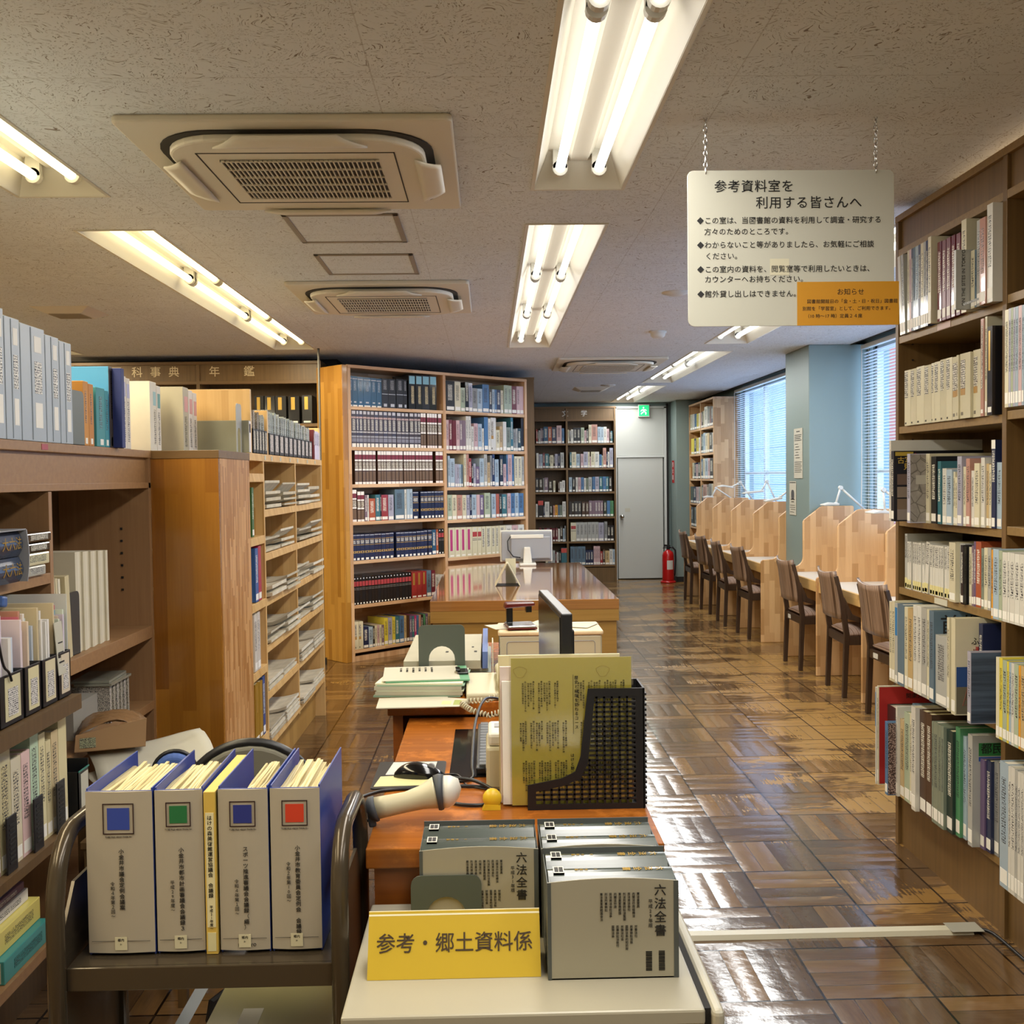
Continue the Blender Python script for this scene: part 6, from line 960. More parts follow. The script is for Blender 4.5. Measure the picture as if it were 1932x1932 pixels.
def cable(name, pts, r, label, m='black', n=6):
    # smooth curve through the points
    P = [Vector(p) for p in pts]; out = []
    for i in range(len(P) - 1):
        p0, p1, p2, p3 = P[max(i - 1, 0)], P[i], P[i + 1], P[min(i + 2, len(P) - 1)]
        for k in range(8):
            t_ = k / 8; out.append(.5 * ((2 * p1) + (p2 - p0) * t_ + (2 * p0 - 5 * p1 + 4 * p2 - p3) * t_ * t_ + (3 * p1 - p0 - 3 * p2 + p3) * t_ ** 3))
    out.append(P[-1]); o = obj(name, MB().tube(out, r, n), M[m], smooth=True); return tag(o, label, 'cable')
cable('mouse_cable', [(-.118, 2.462, .706), (-.09, 2.47, .7035), (-.075, 2.44, .7035), (-.06, 2.38, .7035), (.0, 2.34, .7035), (.06, 2.34, .7035)], .0018, 'thin black mouse cable trailing across the orange desk')
cable('scanner_cable', [(-.252, 2.12, .715), (-.30, 2.13, .70), (-.31, 2.2, .72), (-.26, 2.34, .7045), (-.17, 2.36, .7045), (-.08, 2.37, .7045), (.0, 2.36, .7045), (.05, 2.38, .7045)], .004, 'thick black barcode scanner cable looping off the desk edge')
cable('power_cable', [(.03, 2.95, .78), (-.02, 2.86, .80), (-.045, 2.7, .77), (-.05, 2.5, .72), (-.05, 2.43, .7045), (-.10, 2.36, .7125), (-.115, 2.30, .7045), (-.08, 2.24, .7045), (-.02, 2.23, .7045), (.02, 2.27, .7045), (-.01, 2.33, .7125), (-.05, 2.37, .7185), (-.10, 2.385, .72)], .004, 'black cable forming a loop beside the yellow tape dispenser')
sc = thing('barcode_scanner', 'off-white handheld barcode scanner with dark grey bumper on the desk', 'barcode scanner', (-.165, 2.13, Z1 + .012), rot=(0, R(-9), R(6)))
sc.scale = (1.05, 1.05, 1.05)
hd = []
prof = [(-.072, .022), (-.05, .021), (-.01, .020), (.02, .023), (.045, .030), (.052, .032)]
obj('handle', MB().tube([(x, 0, .034 + max(0, x) * .12) for x, r in prof], [r for x, r in prof], 14), M['ivory'], sc, smooth=True)
obj('bumper', MB().tube([(.05, 0, .04), (.058, 0, .04), (.066, -.001, .039)], [.034, .036, .034], 16), M['greypl'] if False else mat('dark grey rubber', .6, col='3c4046'), sc, smooth=True)
obj('head', MB().tube([(.066, 0, .039), (.078, -.002, .038), (.09, -.004, .035), (.097, -.006, .032)], [.032, .031, .026, .010], 16), M['plast'], sc, smooth=True)
obj('end_cap', MB().tube([(-.088, 0, .03), (-.078, 0, .033), (-.070, 0, .034)], [.016, .026, .025], 14), bpy.data.materials['dark grey rubber'], sc, smooth=True); obj('trigger_pad', MB().box(-.09, -.01, .0, -.075, .01, .03), bpy.data.materials['dark grey rubber'], sc, bevel=.004)
o = obj('desk_mat', MB().box(-.105, 2.45, Z1, .05, 2.92, Z1 + .002), M['blackg']); tag(o, 'glossy black desk mat under the keyboard', 'desk mat')
kb = thing('keyboard', 'dark grey keyboard mostly hidden behind the beige receipt printer', 'keyboard', (.03, 2.69, Z1 + .0025))
obj('tray', MB().box(-.07, -.225, 0, .075, .225, .016), M['black'], kb, bevel=.003); ks = MB()
for i in range(5):
    for j in range(15): ks.box(-.062 + i * .026, -.216 + j * .029, .016, -.041 + i * .026, -.191 + j * .029, .022)
obj('keys', ks, mat('grey key caps', .5, col='55595e'), kb)
rp = thing('receipt_printer', 'beige receipt printer beside the black file rack', 'receipt printer', (.035, 2.42, Z1))
obj('body', MB().box(-.05, -.075, 0, .09, .075, .10), M['ivory'], rp, bevel=.008); obj('lid', MB().box(-.045, -.07, .10, .085, .06, .13), M['plast'], rp, bevel=.008); obj('paper_slot', MB().box(-.03, -.01, .1302, .07, .025, .132), M['greypl'], rp); obj('seam', MB().box(-.0508, -.07, .045, -.049, .07, .05), M['greypl'], rp)
td = thing('tape_dispenser', 'small yellow tape dispenser peeking out left of the file rack', 'tape dispenser', (-.004, 2.215, Z1))
obj('body', MB().lathe([(0, -.011), (.019, -.011), (.021, 0), (.019, .011), (0, .011)], (.002, 0, .023), 18, 'y'), mat('yellow plastic', .35, col='d8b428'), td, smooth=True); obj('foot', MB().prism([(-.02, 0), (.02, 0), (.02, .01), (-.012, .012)], 'y', -.012, .012), bpy.data.materials['yellow plastic'], td)

# ---- file rack with yellow sheets
fr2 = thing('mesh_file_rack', 'black slotted plastic file rack holding yellow sheets', 'file rack', (0, 2.20, Z1))
pts = [(.075, .0), (.075, .054), (.15, .068), (.178, .082), (.190, .115), (.207, .262), (.328, .262), (.328, 0)]
inner = [(.093, .012), (.093, .040), (.155, .052), (.19, .068), (.206, .10), (.222, .245), (.31, .245), (.31, .012)]
fm = MB(); n = len(pts)
for y0, y1 in ((-.002, .002), (.10, .104)):
    vs = [(x, y0, z) for x, z in pts] + [(x, y0, z) for x, z in inner] + [(x, y1, z) for x, z in pts] + [(x, y1, z) for x, z in inner]
    fs = []
    for i in range(n):
        j = (i + 1) % n; fs += [(i, j, n + j, n + i), (2 * n + i, 3 * n + i, 3 * n + j, 2 * n + j), (i, 2 * n + i, 2 * n + j, j), (n + i, n + j, 3 * n + j, 3 * n + i)]
    fm.add(vs, fs)
obj('side_frame', fm, M['black'], fr2)
def zcap(x):
    for (x0, z0), (x1, z1) in zip(inner[1:6], inner[2:6]):
        if x0 <= x <= x1: return z0 + (z1 - z0) * (x - x0) / (x1 - x0 + 1e-9)
    return .245
ls = MB()
for y0, y1 in ((-.0015, .0015), (.1005, .1035)):
    z = .02
    while z < .245:
        xl = .093
        while zcap(xl) < z and xl < .30: xl += .002
        ls.box(xl, y0, z, .31, y1, z + .0042); z += .0105
    for i in range(12):
        x = .108 + i * .0165
        if x < .309: ls.box(x, y0, .012, x + .0045, y1, zcap(x))
obj('lattice', ls, M['black'], fr2)
rb = MB().box(.326, -.002, 0, .33, .104, .262)
for i in range(22): rb.box(.33, .0, .008 + i * .0113, .334, .10, .013 + i * .0113)
obj('back_wall', rb, M['black'], fr2); obj('floor_plate', MB().box(.075, 0, 0, .328, .104, .004), M['black'], fr2)
ysheet = mat('yellow paper', .55, col='aca03c')
ys = thing('yellow_flyer', 'yellow walking-course flyer with dense black Japanese columns in the rack', 'flyer', (.042, 2.218, Z1 + .005))
obj('sheet', MB().box(0, 0, 0, .262, .0012, .322), ysheet, ys)
obj('sleeve', MB().box(-.004, -.0012, 0, .266, -.0009, .331), M['film'], ys, label='clear plastic sleeve')
text('title_lettering', '歴史と緑陰を訪ねるコース', .0098, M['ink'], ys, (.142, -.0016, .282), FRONT, vertical=True, line=1.02, bold=.0002); obj('title_rule', MB().box(.1345, -.0016, .155, .1352, -.001, .285), M['ink'], ys)
text('title_lettering', 'はけと野川', .0095, M['ink'], ys, (.132, -.0016, .112), FRONT, vertical=True, line=1.02, bold=.0002)
cols_ = ['武蔵野の面影を残す公園と神社', '湧水と坂道をめぐり歩く散策路', '駅から徒歩十五分の静かな寺院', '四季の花と野鳥に出会える川辺', '古い石仏と水車の跡をたずねて', '天然記念物の桜並木が続く道', '貫井の湧き水と崖線の緑の森', '昔の街道と一里塚の名残の碑']
for q in range(3):
    for c in range(13):
        x = .245 - c * .0175 - (.004 if c > 5 else 0)
        if q == 0 and 5 < c < 8 or q > 0 and c == 6: continue
        for w2 in range(2 + (c + q) % 2): text('column_lettering', cols_[(c * 3 + q + w2) % 8][:13 - (c * 5 + q * 3 + w2 * 4) % 6], .0053, M['ink'], ys, (x - w2 * .0055, -.0016, (.272, .185, .098)[q] - .004 * (w2 > 0)), FRONT, vertical=True, line=1.0)
mp_ = MB()
for a in (.02, .2): mp_.tube([(a + .014 * math.cos(t_) * (1 + .2 * math.sin(3 * t_)), -.0014, .292 + .012 * math.sin(t_)) for t_ in [i * .5236 for i in range(12)]], .0004, 4, closed=True)
obj('map_sketch', mp_, mat('brownish print', .6, col='8a7a30'), ys)
for k, (y, x0, c, h, l) in enumerate(((2.226, .022, 'e6e2d8', .27, 'white thick booklet'), (2.238, .018, 'd8c8c4', .30, 'pink edged booklet'), (2.250, .024, 'e4dfd0', .25, 'cream booklet'), (2.265, .015, 'cfc49a', .32, 'straw coloured booklet'))):
    o = obj('booklet', MB().box(0, 0, 0, .27, .009, h), M['coverm'], None, (x0 + .02 * 0, y, Z1 + .005), col=c); tag(o, l + ' standing behind the yellow flyer in the rack', 'booklet', 'booklets in the file rack')
mn = thing('flat_monitor', 'thin dark monitor standing edge-on behind the file rack', 'monitor', (.155, 2.52, Z1), R(3))
obj('screen', MB().box(-.014, -.235, .10, -.012, .235, .405), M['blackg'], mn); obj('bezel', MB().box(-.012, -.245, .09, .014, .245, .415), M['black'], mn, bevel=.003); obj('rear_housing', MB().box(.014, -.12, .15, .035, .12, .36), M['black'], mn, bevel=.004)
obj('stand_column', MB().box(.015, -.03, .005, .04, .03, .2), M['black'], mn); obj('stand_base', MB().box(-.01, -.1, 0, .11, .1, .008), M['black'], mn, bevel=.002)

# ---- things on the back desk
o = obj('leaflet', MB().prism([(-.34, 3.005), (-.14, 3.01), (-.135, 3.15), (-.345, 3.14)], 'z', 0, .003), M['paperm'], None, (0, 0, Z2)); tag(o, 'white leaflet with small print lying at the desk edge', 'leaflet')
o = obj('leaflet', MB().prism([(-.16, 3.0), (-.075, 3.0), (-.07, 3.10), (-.155, 3.13)], 'z', 0, .002), M['paperm'], None, (0, 0, Z2 + .0032)); tag(o, 'leaflet with a green and yellow picture at the desk edge', 'leaflet')
obj('picture', MB().prism([(-.115, 3.02), (-.082, 3.02), (-.08, 3.08), (-.112, 3.085)], 'z', .002, .0024), mat('olive picture print', .5, col='8f9a48'), o); obj('picture', MB().prism([(-.15, 3.03), (-.122, 3.03), (-.12, 3.07), (-.148, 3.075)], 'z', .002, .0024), mat('yellow picture print', .5, col='c9c48a'), o)
ps = 'paper piles on the back desk'
z = Z2 + .0005
for k, (c, t_, dx) in enumerate((('7f9a84', .006, -.006), ('aaa894', .012, 0), ('c9cfb4', .004, .004), ('aba997', .012, -.003), ('8fb096', .004, .006), ('d6d8bc', .006, 0))):
    o = obj('paper_pile', MB().prism([(-.36 + dx, 3.165), (-.09 + dx, 3.145), (-.075 + dx, 3.40), (-.33 + dx, 3.41)], 'z', 0, t_ - .0006), M['coverm'], None, (0, 0, z), col=c); tag(o, ('lowest grey-green folder', 'white sheets above the lowest folder', 'pale green sheet', 'white sheets in the middle', 'upper green folder', 'cream sheets directly under the clipboard')[k] + ' in the pile under the clipboard', 'paper', ps); z += t_
cb = thing('clipboard', 'green clipboard holding a printed sheet on top of paper pile', 'clipboard', (-.21, 3.28, z), R(4))
obj('board', MB().box(-.125, -.11, 0, .135, .13, .004), mat('green clipboard', .4, col='5f9a74'), cb); obj('sheet', MB().box(-.135, -.105, .004, .105, .125, .006), M['paperm'], cb); obj('clip', MB().box(.1, -.03, .004, .135, .04, .012).box(.095, -.02, .012, .11, .03, .02), M['blackg'], cb, bevel=.002)
for k in range(6): text('sheet_lettering', '資料一覧図書館利用'[:9 - k % 3], .009, M['ink'], cb, (.02 - .02 * k, .1, .0063), (0, 0, 0), vertical=True, line=1.05)
z = Z2 + .0005
for k, (c, h, x0, x1, y0, y1, l) in enumerate((('8f968a', .020, -.29, .0, 3.45, 3.98, 'grey-green lower box of forms'), ('b9beb0', .012, -.285, -.01, 3.46, 3.98, 'pale grey middle block of sheets'), ('aaa590', .030, -.295, -.035, 3.44, 4.02, 'thick white upper block of printed forms'))):
    o = obj('form_block', MB().box(x0, y0, 0, x1, y1, h - .0006), M['coverm'], None, (0, 0, z), col=c, bevel=.001); tag(o, l + ' behind the metal bookend', 'paper block', ps); z += h
    if k == 2:
        for i in range(3): obj('print', MB().box(-.11 - .05 * i + .05, 3.6, h, -.1 - .05 * i + .05, 3.606 + .02, h + .0006).box(-.12 + .05 * i, 3.7, h, -.112 + .05 * i, 3.72, h + .0006), M['ink'], o)['kind'] = 'stuff'
o = obj('blue_folder', MB().box(-.03, 3.44, Z2 + .0335, -.012, 3.98, Z2 + .09), M['plastic'], None, col='5f76b0'); tag(o, 'blue folder edge standing beside the white forms', 'folder')
bookend((-.165, 3.425, Z2), 0, 'dark grey-green metal bookend with an arched cut-out, standing before the white forms', '4f564e', .155, .185, True)
ac = thing('acrylic_stand', 'thin clear upright stand holding a white card edge-on', 'card stand', (.005, 3.36, Z2))
obj('card', MB().box(-.002, -.05, .0, .002, .06, .14), M['paperm'], ac); obj('foot', MB().box(-.05, -.05, 0, .012, .06, .003), M['film'], ac); obj('weight', MB().box(.0, -.05, 0, .015, -.03, .025), M['black'], ac)
ph = thing('telephone', 'ivory desk telephone beside the coiled cord', 'telephone', (-.02, 3.19, Z2), R(2))
obj('body', MB().prism([(-.10, 0), (.10, 0), (.10, .05), (-.10, .022)], 'x', -.06, .07), M['ivory'], ph, bevel=.006); obj('handset', MB().tube([(.05, -.09, .042), (.05, -.07, .056), (.05, 0, .062), (.05, .07, .068), (.05, .09, .06)], [.016, .018, .013, .018, .016], 10), M['ivory'], ph, smooth=True)
path = [Vector(p) for p in ((.05, 3.07, .775), (-.02, 3.035, .7588), (-.075, 3.025, .7588), (-.088, 2.997, .757), (-.06, 2.97, .745), (-.01, 2.965, .73), (.04, 2.98, .74))]
pp = []
for i in range(len(path) - 1):
    for k in range(60):
        t_ = k / 60; p = path[i].lerp(path[i + 1], t_); a = (i * 60 + k) * .55; d = (path[i + 1] - path[i]).normalized(); s_ = d.cross(Vector((0, 0, 1))).normalized()
        pp.append(p + (s_ * math.cos(a) + Vector((0, 0, 1)) * math.sin(a)) * .0075)
tag(obj('coiled_cord', MB().tube(pp, .0022, 5), M['ivory'], smooth=True), 'ivory coiled telephone cord drooping over the desk edge', 'cord')
wb = thing('drawer_unit', 'small ivory drawer unit with pale wood lid behind the monitor', 'drawer unit', (.21, 3.70, Z2))
obj('case', MB().box(-.18, -.11, 0, .18, .11, .118), M['ivory'], wb, bevel=.006); obj('lid', MB().box(-.185, -.115, .1185, .185, .115, .134), stave_wood('pale lid wood', 'cdb48a', 'dcc8a2', .4, .2, 1, 'x'), wb, bevel=.005)
rr_ = MB()
for a, b, c, d in ((-.15, -.06, .15, .095),): rr_.tube([(x, -.111, z) for x, z in rrect(-.155, .015, .155, .098, .01)], .0012, 4, closed=True); rr_.tube([(x, -.111, z) for x, z in rrect(-.13, .04, .13, .052, .005)], .001, 4, closed=True)
obj('panel_line', rr_, M['greypl'], wb); obj('drawer_slots', MB().box(-.1815, -.09, .02, -.179, .09, .04).box(-.1815, -.09, .055, -.179, .09, .075).box(-.1815, -.09, .09, -.179, .09, .108), M['black'], wb)
st = thing('hole_punch', 'dark red and steel hole punch on the ivory drawer unit', 'hole punch', (.1, 3.67, Z2 + .135), R(6))
obj('base', MB().box(-.045, -.06, 0, .055, .06, .012), M['steel'], st, bevel=.003); obj('rim', MB().box(-.048, -.063, 0, .058, .063, .005), mat('dark red enamel', .2, col='5a1a18'), st); obj('post', MB().box(-.04, .02, .012, -.018, .05, .075), M['blackg'], st, bevel=.003); obj('lever', MB().prism([(-.05, .066), (.06, .074), (.06, .086), (-.045, .086)], 'y', .0, .055), bpy.data.materials['dark red enamel'], st, bevel=.004); obj('arm', MB().box(.03, .015, .05, .05, .045, .076), M['blackg'], st)
for k, (x, y, rz, l) in enumerate(((.08, 3.73, 20, 'white sheet sticking out to the left under the hole punch'), (.23, 3.74, -25, 'white sheet sticking out to the right under the hole punch'))):
    o = obj('paper_sheet', MB().box(-.12, -.06, 0, .12, .06, .0008), M['paperm'], None, (x + .03, y, Z2 + .1348 + .0 * k), (0, 0, R(rz))); tag(o, l, 'paper'); o.location.z += .0004 + k * .001
bpy.data.objects['hole_punch'].location.z += .003

# ================================================================ white cabinet with law books and the yellow sign
cbt = thing('white_cabinet', 'low off-white steel cabinet carrying law books and a yellow sign', 'cabinet', (.06, 1.755, 0))
cw = mat('off-white laminate top', .32, col='a29c8a'); cw2 = mat('off-white steel', .35, col='b0aa98')
obj('top', MB().box(-.297, -.21, .575, .262, .21, .60), cw, cbt, bevel=.004); obj('side_rail', MB().box(.272, -.215, .0, .292, .21, .60), cw2, cbt, bevel=.009, seg=3); obj('gap_strip', MB().box(.262, -.2, .56, .272, .2, .597), M['dark'], cbt)
obj('body', MB().box(-.29, -.20, .03, .262, .205, .575), cw2, cbt); obj('front_gap', MB().box(-.285, -.204, .56, .262, -.199, .575), M['dark'], cbt); obj('drawer_front', MB().box(-.28, -.208, .31, .255, -.2, .555), cw2, cbt, bevel=.003); obj('drawer_front', MB().box(-.28, -.208, .05, .255, -.2, .30), cw2, cbt, bevel=.003)
silver = mat('silver grey card', .4, .1, col='9f9986'); leather = mat('dark green-grey leatherette', .25, col='3c4440', coat=.3)
def law_set(x0, x1, y0, y1, label, year, front=True):
    w, d, h = x1 - x0, y1 - y0, .166
    r = thing('slipcase', 'silver-grey card slipcase ' + label, 'slipcase', (x0, y0, .6005))
    fr_ = MB().prism([(0, 0), (w, 0), (w, h - .006)] + [(w * (1 - i / 8), h - .006 + .006 * math.sin(math.pi * i / 8)) for i in range(1, 8)] + [(0, h - .006)], 'y', 0, .002)
    obj('front_face', fr_, silver, r); obj('walls', MB().box(0, .002, 0, .002, d, h - .01).box(w - .002, .002, 0, w, d, h - .01).box(0, d - .002, 0, w, d, h).box(0, 0, 0, w, d, .002), mat('dark slipcase edge', .4, col='4c504e') if 'dark slipcase edge' not in bpy.data.materials else bpy.data.materials['dark slipcase edge'], r)
    obj('edge_strip', MB().box(w - .008, -.0008, 0, w, .0, h - .006).box(0, -.0008, 0, .006, 0, h - .006), bpy.data.materials['dark slipcase edge'], r)
    text('title_lettering', '六法全書', .023, M['ink'], r, (w - .03, -.001, h - .012), FRONT, vertical=True, line=.98, bold=.0006); text('year_lettering', year, .0085, M['ink'], r, (w - .046, -.001, h - .036), FRONT, vertical=True, line=.95)
    for i in range(9):
        a = MB(); xx = w - .066 - i * .0075
        text('contents_lettering', ('憲法皇室典範国会法', '内閣法行政組織法令', '民法商法会社法手形', '刑法刑事訴訟法監獄')[i % 4][:5 + (i * 3) % 5], .0056, M['ink'], r, (xx, -.001, h - .024), FRONT, vertical=True, line=.95)
        if i < 6: text('contents_lettering', ('労働法社会保障経済', '民事訴訟法執行法令', '国際法条約知的財産')[i % 3][:4 + (i * 2) % 5], .0056, M['ink'], r, (xx - .004, -.001, h - .078), FRONT, vertical=True, line=.95)
    if front:
        b = MB(); z_ = .0
        for k in range(2):
            for i in range(22):
                t_ = (.0006, .0012, .0008, .0016)[(i * 7 + k * 3) % 4]; b.box(w - .024 - k * .021 - .009, -.0008, .012 + i * .0015, w - .024 - k * .021 + .001, 0, .012 + i * .0015 + t_ * .7)
        obj('barcode', b, M['ink'], r)
    for k in range(2):
        y_ = y0 + .003 + k * (d - .006) / 2; t_ = (d - .006) / 2 - .001
        bk = obj('law_book', MB().prism([(0, 0), (0, .152)] + [(t_ * i / 8, .152 + .012 * math.sin(math.pi * i / 8)) for i in range(1, 8)] + [(t_, .152), (t_, 0)], 'x', .003, w - .004), leather, None, (x0, y_, .603), bevel=0)
        tag(bk, f"{'nearer' if k == 0 else 'farther'} gold-lettered law volume in the slipcase {label}", 'book', 'law volumes on the white cabinet')
        text('spine_lettering', '六法全書', .017, M['gold'], bk, (w - .018, t_ * .5, .1645), (0, 0, R(-90)), vertical=True, line=1.1, bold=.0005); text('spine_lettering', ('Ⅰ', 'Ⅱ')[k] + ' 令和版', .008, M['gold'], bk, (w * .4, t_ * .5, .1645), (0, 0, R(-90)), vertical=True, line=1.0)
        obj('library_tag', MB().box(.012, t_ * .3, .158, .03, t_ * .72, .1648).box(.012, t_ * .3, .158, .03, t_ * .72, .165), M['plast'], bk); obj('library_tag_print', MB().box(.014, t_ * .36, .165, .0205, t_ * .66, .1654).box(.0215, t_ * .36, .165, .028, t_ * .66, .1654), M['black'], bk)
    return r
law_set(.086, .300, 1.648, 1.790, 'at the front beside the yellow sign', '平成29年版'); law_set(.084, .296, 1.803, 1.945, 'directly behind the front slipcase', '平成30年版', False); law_set(-.132, .079, 1.803, 1.945, 'behind the metal bookend and yellow sign', '平成31年版', False)
bookend((-.085, 1.799, .6005), R(180), 'dark grey-green metal bookend between the yellow sign and law books', '4a524c', .125, .118, True, .03)
ysn = thing('desk_sign', 'yellow folded sign reading 参考・郷土資料係 on the white cabinet', 'sign', (-.21, 1.66, .6005))
yc = mat('yellow card', .5, col='bd9f22')
obj('front_card', MB().prism([(0, 0), (.001, -.0), (.045, .094), (.044, .0945)], 'x', 0, .285), yc, ysn); obj('back_card', MB().prism([(.044, .0945), (.046, .0945), (.088, 0), (.087, 0)], 'x', 0, .285), yc, ysn)
obj('fold_strip', MB().prism([(.041, .0885), (.045, .0958), (.049, .0885)], 'x', .0, .285), mat('worn pale card edge', .6, col='e0d9b8'), ysn)
tilt = math.atan2(.045, .094)
text('lettering', '参考・郷土資料係', .0325, mat('dark brown print', .5, col='3a2a14'), ysn, (.143, .0205, .047), (R(90) - tilt, 0, 0), align='CENTER', bold=.0003)
bpy.data.objects[ysn.children[-1].name].location = (.143, .0215, .0482)

# ================================================================ book cart with binders
ct = thing('book_cart', 'bronze tubular steel book cart carrying blue and white binders', 'book cart', (-.51, 1.95, 0))
for X_ in (-.262, .236):
    fr_ = [(X_, -.15, 0.07), (X_, -.15, .66)] + [(X_, -.15 + .09 * (1 - math.cos(a)), .66 + .13 * math.sin(a)) for a in [i * math.pi / 16 for i in range(1, 9)]] + [(X_, .06, .79)] + [(X_, .06 + .09 * math.sin(a), .79 - .13 * (1 - math.cos(a))) for a in [i * math.pi / 16 for i in range(1, 9)]] + [(X_, .15, .07)]
    obj('end_frame', MB().tube(fr_, .016, 12), M['dkmetal'], ct, smooth=True)
    obj('end_panel', MB().prism([(-.135, .2), (-.135, .60), (-.07, .69), (.07, .69), (.135, .60), (.135, .2)], 'x', X_ - .003, X_ + .003), M['dkmetal'], ct)
    for y_ in (-.15, .15): obj('caster', MB().lathe([(0, -.012), (.03, -.012), (.033, 0), (.03, .012), (0, .012)], (X_, y_, .034), 16, 'x'), M['black'], ct)
for z_ in (.56, .25): obj('shelf', MB().box(-.25, -.135, z_ - .02, .224, .15, z_).box(-.25, -.14, z_ - .042, .224, -.13, z_ + .0), M['dkmetal'], ct, bevel=.002)
bluec = mat('blue binder board', .4, col='2c3f86'); spn = mat('grey-beige spine sheet', .5, col='a59c8c')
def lever_binder(x0, x1, label, sq, title, sub, seed, foot, fullpages=1.0, lx=0):
    w = x1 - x0; h = .302; d = .262; rr = random.Random(seed)
    r = thing('ring_binder', label, 'binder', (x0, 1.858, .5605), R(rr.uniform(-1, 1)), 'binders on the book cart')
    obj('cover', MB().box(0, 0, .004, w, .003, h).box(0, .003, 0, .003, d, h + .004).box(w - .003, .003, 0, w, d, h + .004), bluec, r, bevel=.0008)
    obj('spine_sheet', MB().prism([(0, -.0)] + [(w * i / 8, -.004 * math.sin(math.pi * i / 8) - .0006) for i in range(9)] + [(w, 0)], 'z', .006, h - .001), spn, r)
    k = 0; x = .004 + (1 - fullpages) * w; n = max(6, int(w / .007))
    tw = (w - .004 - x) / n
    for i in range(n): obj('page_packet', MB().prism([(.012, .01), (d - .035 + rr.uniform(-.02, .012), .01), (d - .035 + rr.uniform(-.02, .012), h - .022 + rr.uniform(0, .012)), (.10, h - .022 + rr.uniform(0, .01)), (.012, h - .018 + rr.uniform(-.004, .006))], 'x', x + i * tw, x + (i + 1) * tw - .0003), M['pages'], r)
    cx = w * .5 + (lx - .5) * 0
    e = -.0055; s = min(.056, w * .52)
    fm = MB(); z0 = h - .022 - s
    for q in ((cx - s / 2, z0, cx + s / 2, z0 + .0018), (cx - s / 2, z0 + s - .0018, cx + s / 2, z0 + s), (cx - s / 2, z0, cx - s / 2 + .0018, z0 + s), (cx + s / 2 - .0018, z0, cx + s / 2, z0 + s)): fm.box(q[0], e, q[1], q[2], e + .0006, q[3])
    obj('emblem_frame', fm, mat('maroon-black print', .5, col='2c1418') if 'maroon-black print' not in bpy.data.materials else bpy.data.materials['maroon-black print'], r); obj('emblem_square', MB().box(cx - s * .355, e, z0 + s * .145, cx + s * .355, e + .0006, z0 + s * .855), M['paint'], r, col=sq)
    text('maker_lettering', 'TUBE FILE <ECO TWIN R>', .0042, M['ink'], r, (cx, e, z0 - .005), FRONT, align='CENTER')
    text('title_lettering', title, .0112, M['ink'], r, (cx + .004 + lx * .012, e - .0003, h - .105), FRONT, vertical=True, line=.93, bold=.0001); text('title_lettering', sub, .0092, M['ink'], r, (cx - .013 + lx * .006, e - .0003, h - .165 + (.03 if len(sub) > 8 else 0)), FRONT, vertical=True, line=.93)
    obj('rule', MB().box(w * .06, e, .028, w * .94, e + .0005, .0286), M['ink'], r)
    if foot: text('maker_lettering', 'KOKUYO', .0078, M['ink'], r, (cx + .004, e, .016), FRONT, align='CENTER', bold=.0002)
    lb = obj('call_label', MB().box(cx - .011, e - .0006, .012, cx + .011, e, .036), M['coverm'], r, col='c9c2a4'); text('label_lettering', '郷内', .006, M['ink'], r, (cx, e - .0008, .030), FRONT, align='CENTER'); text('label_lettering', '31', .004, M['ink'], r, (cx, e - .0008, .0225), FRONT, align='CENTER')
    return r
lever_binder(-.737, -.617, 'widest blue binder with a blue square emblem on the book cart', '2f449a', '小金井市議会定例会議案', '令和４年第２回〜', 1, False)
lever_binder(-.613, -.527, 'blue binder with a green square emblem on the book cart', '1f6a3c', '小金井市都市計画審議会会議録３', '平成29年度〜', 2, False)
yt = thing('yellow_file', 'thin yellow file squeezed between the green and navy square binders', 'file', (-.524, 1.853, .5605), 0)
obj('cover', MB().box(0, 0, 0, .021, .25, .298), mat('dull yellow file', .5, col='c9a94e'), yt, bevel=.001); obj('title_strip', MB().box(.003, -.0008, .05, .018, 0, .26), mat('pale title tape', .5, col='d6cda4'), yt)
text('title_lettering', 'はけの森美術館運営協議会 会議録', .0105, M['ink'], yt, (.0105, -.0012, .255), FRONT, vertical=True, line=.92, bold=.0002); text('title_lettering', '平成21年度〜', .0072, M['ink'], yt, (.0105, -.0012, .09), FRONT, vertical=True, line=.92); obj('call_label', MB().box(.003, -.0008, .006, .018, 0, .04), M['coverm'], yt, col='cfc79a')
lever_binder(-.499, -.409, 'blue binder with a navy square emblem beside the thin yellow file', '25307c', 'スポーツ推進審議会会議録（綴）', '令和４年第１回〜', 3, True, .62)
lever_binder(-.405, -.315, 'blue binder with a red square emblem at the cart end', 'c23a22', '小金井市教育委員会定例会 会議録', '令和２年第10回〜', 4, False)
fl = thing('flat_file', 'grey-green flat file leaning on the lower cart shelf', 'file', (-.69, 1.87, .2505), 0)
obj('cover', MB().prism([(0, 0), (.02, 0), (.115, .155), (.095, .165)], 'y', 0, .24), mat('grey-green file board', .4, col='707a74'), fl); obj('label_strip', MB().prism([(-.001, .012), (.0, .0125), (.079, .1435), (.078, .143)], 'y', .02, .05), M['paperm'], fl)
bx = thing('clear_case', 'smoky clear plastic case of documents on the lower cart shelf', 'plastic case', (-.558, 1.85, .2505), 0)
obj('stack', MB().box(.01, .01, 0, .25, .24, .12), M['coverm'], bx, col='8a7f58'); obj('lid', MB().box(0, 0, .122, .26, .25, .126), mat('smoky plastic', .15, col='8a8258'), bx, bevel=.001); obj('document_label', MB().box(.06, .07, .1262, .1, .16, .127), M['paperm'], bx)

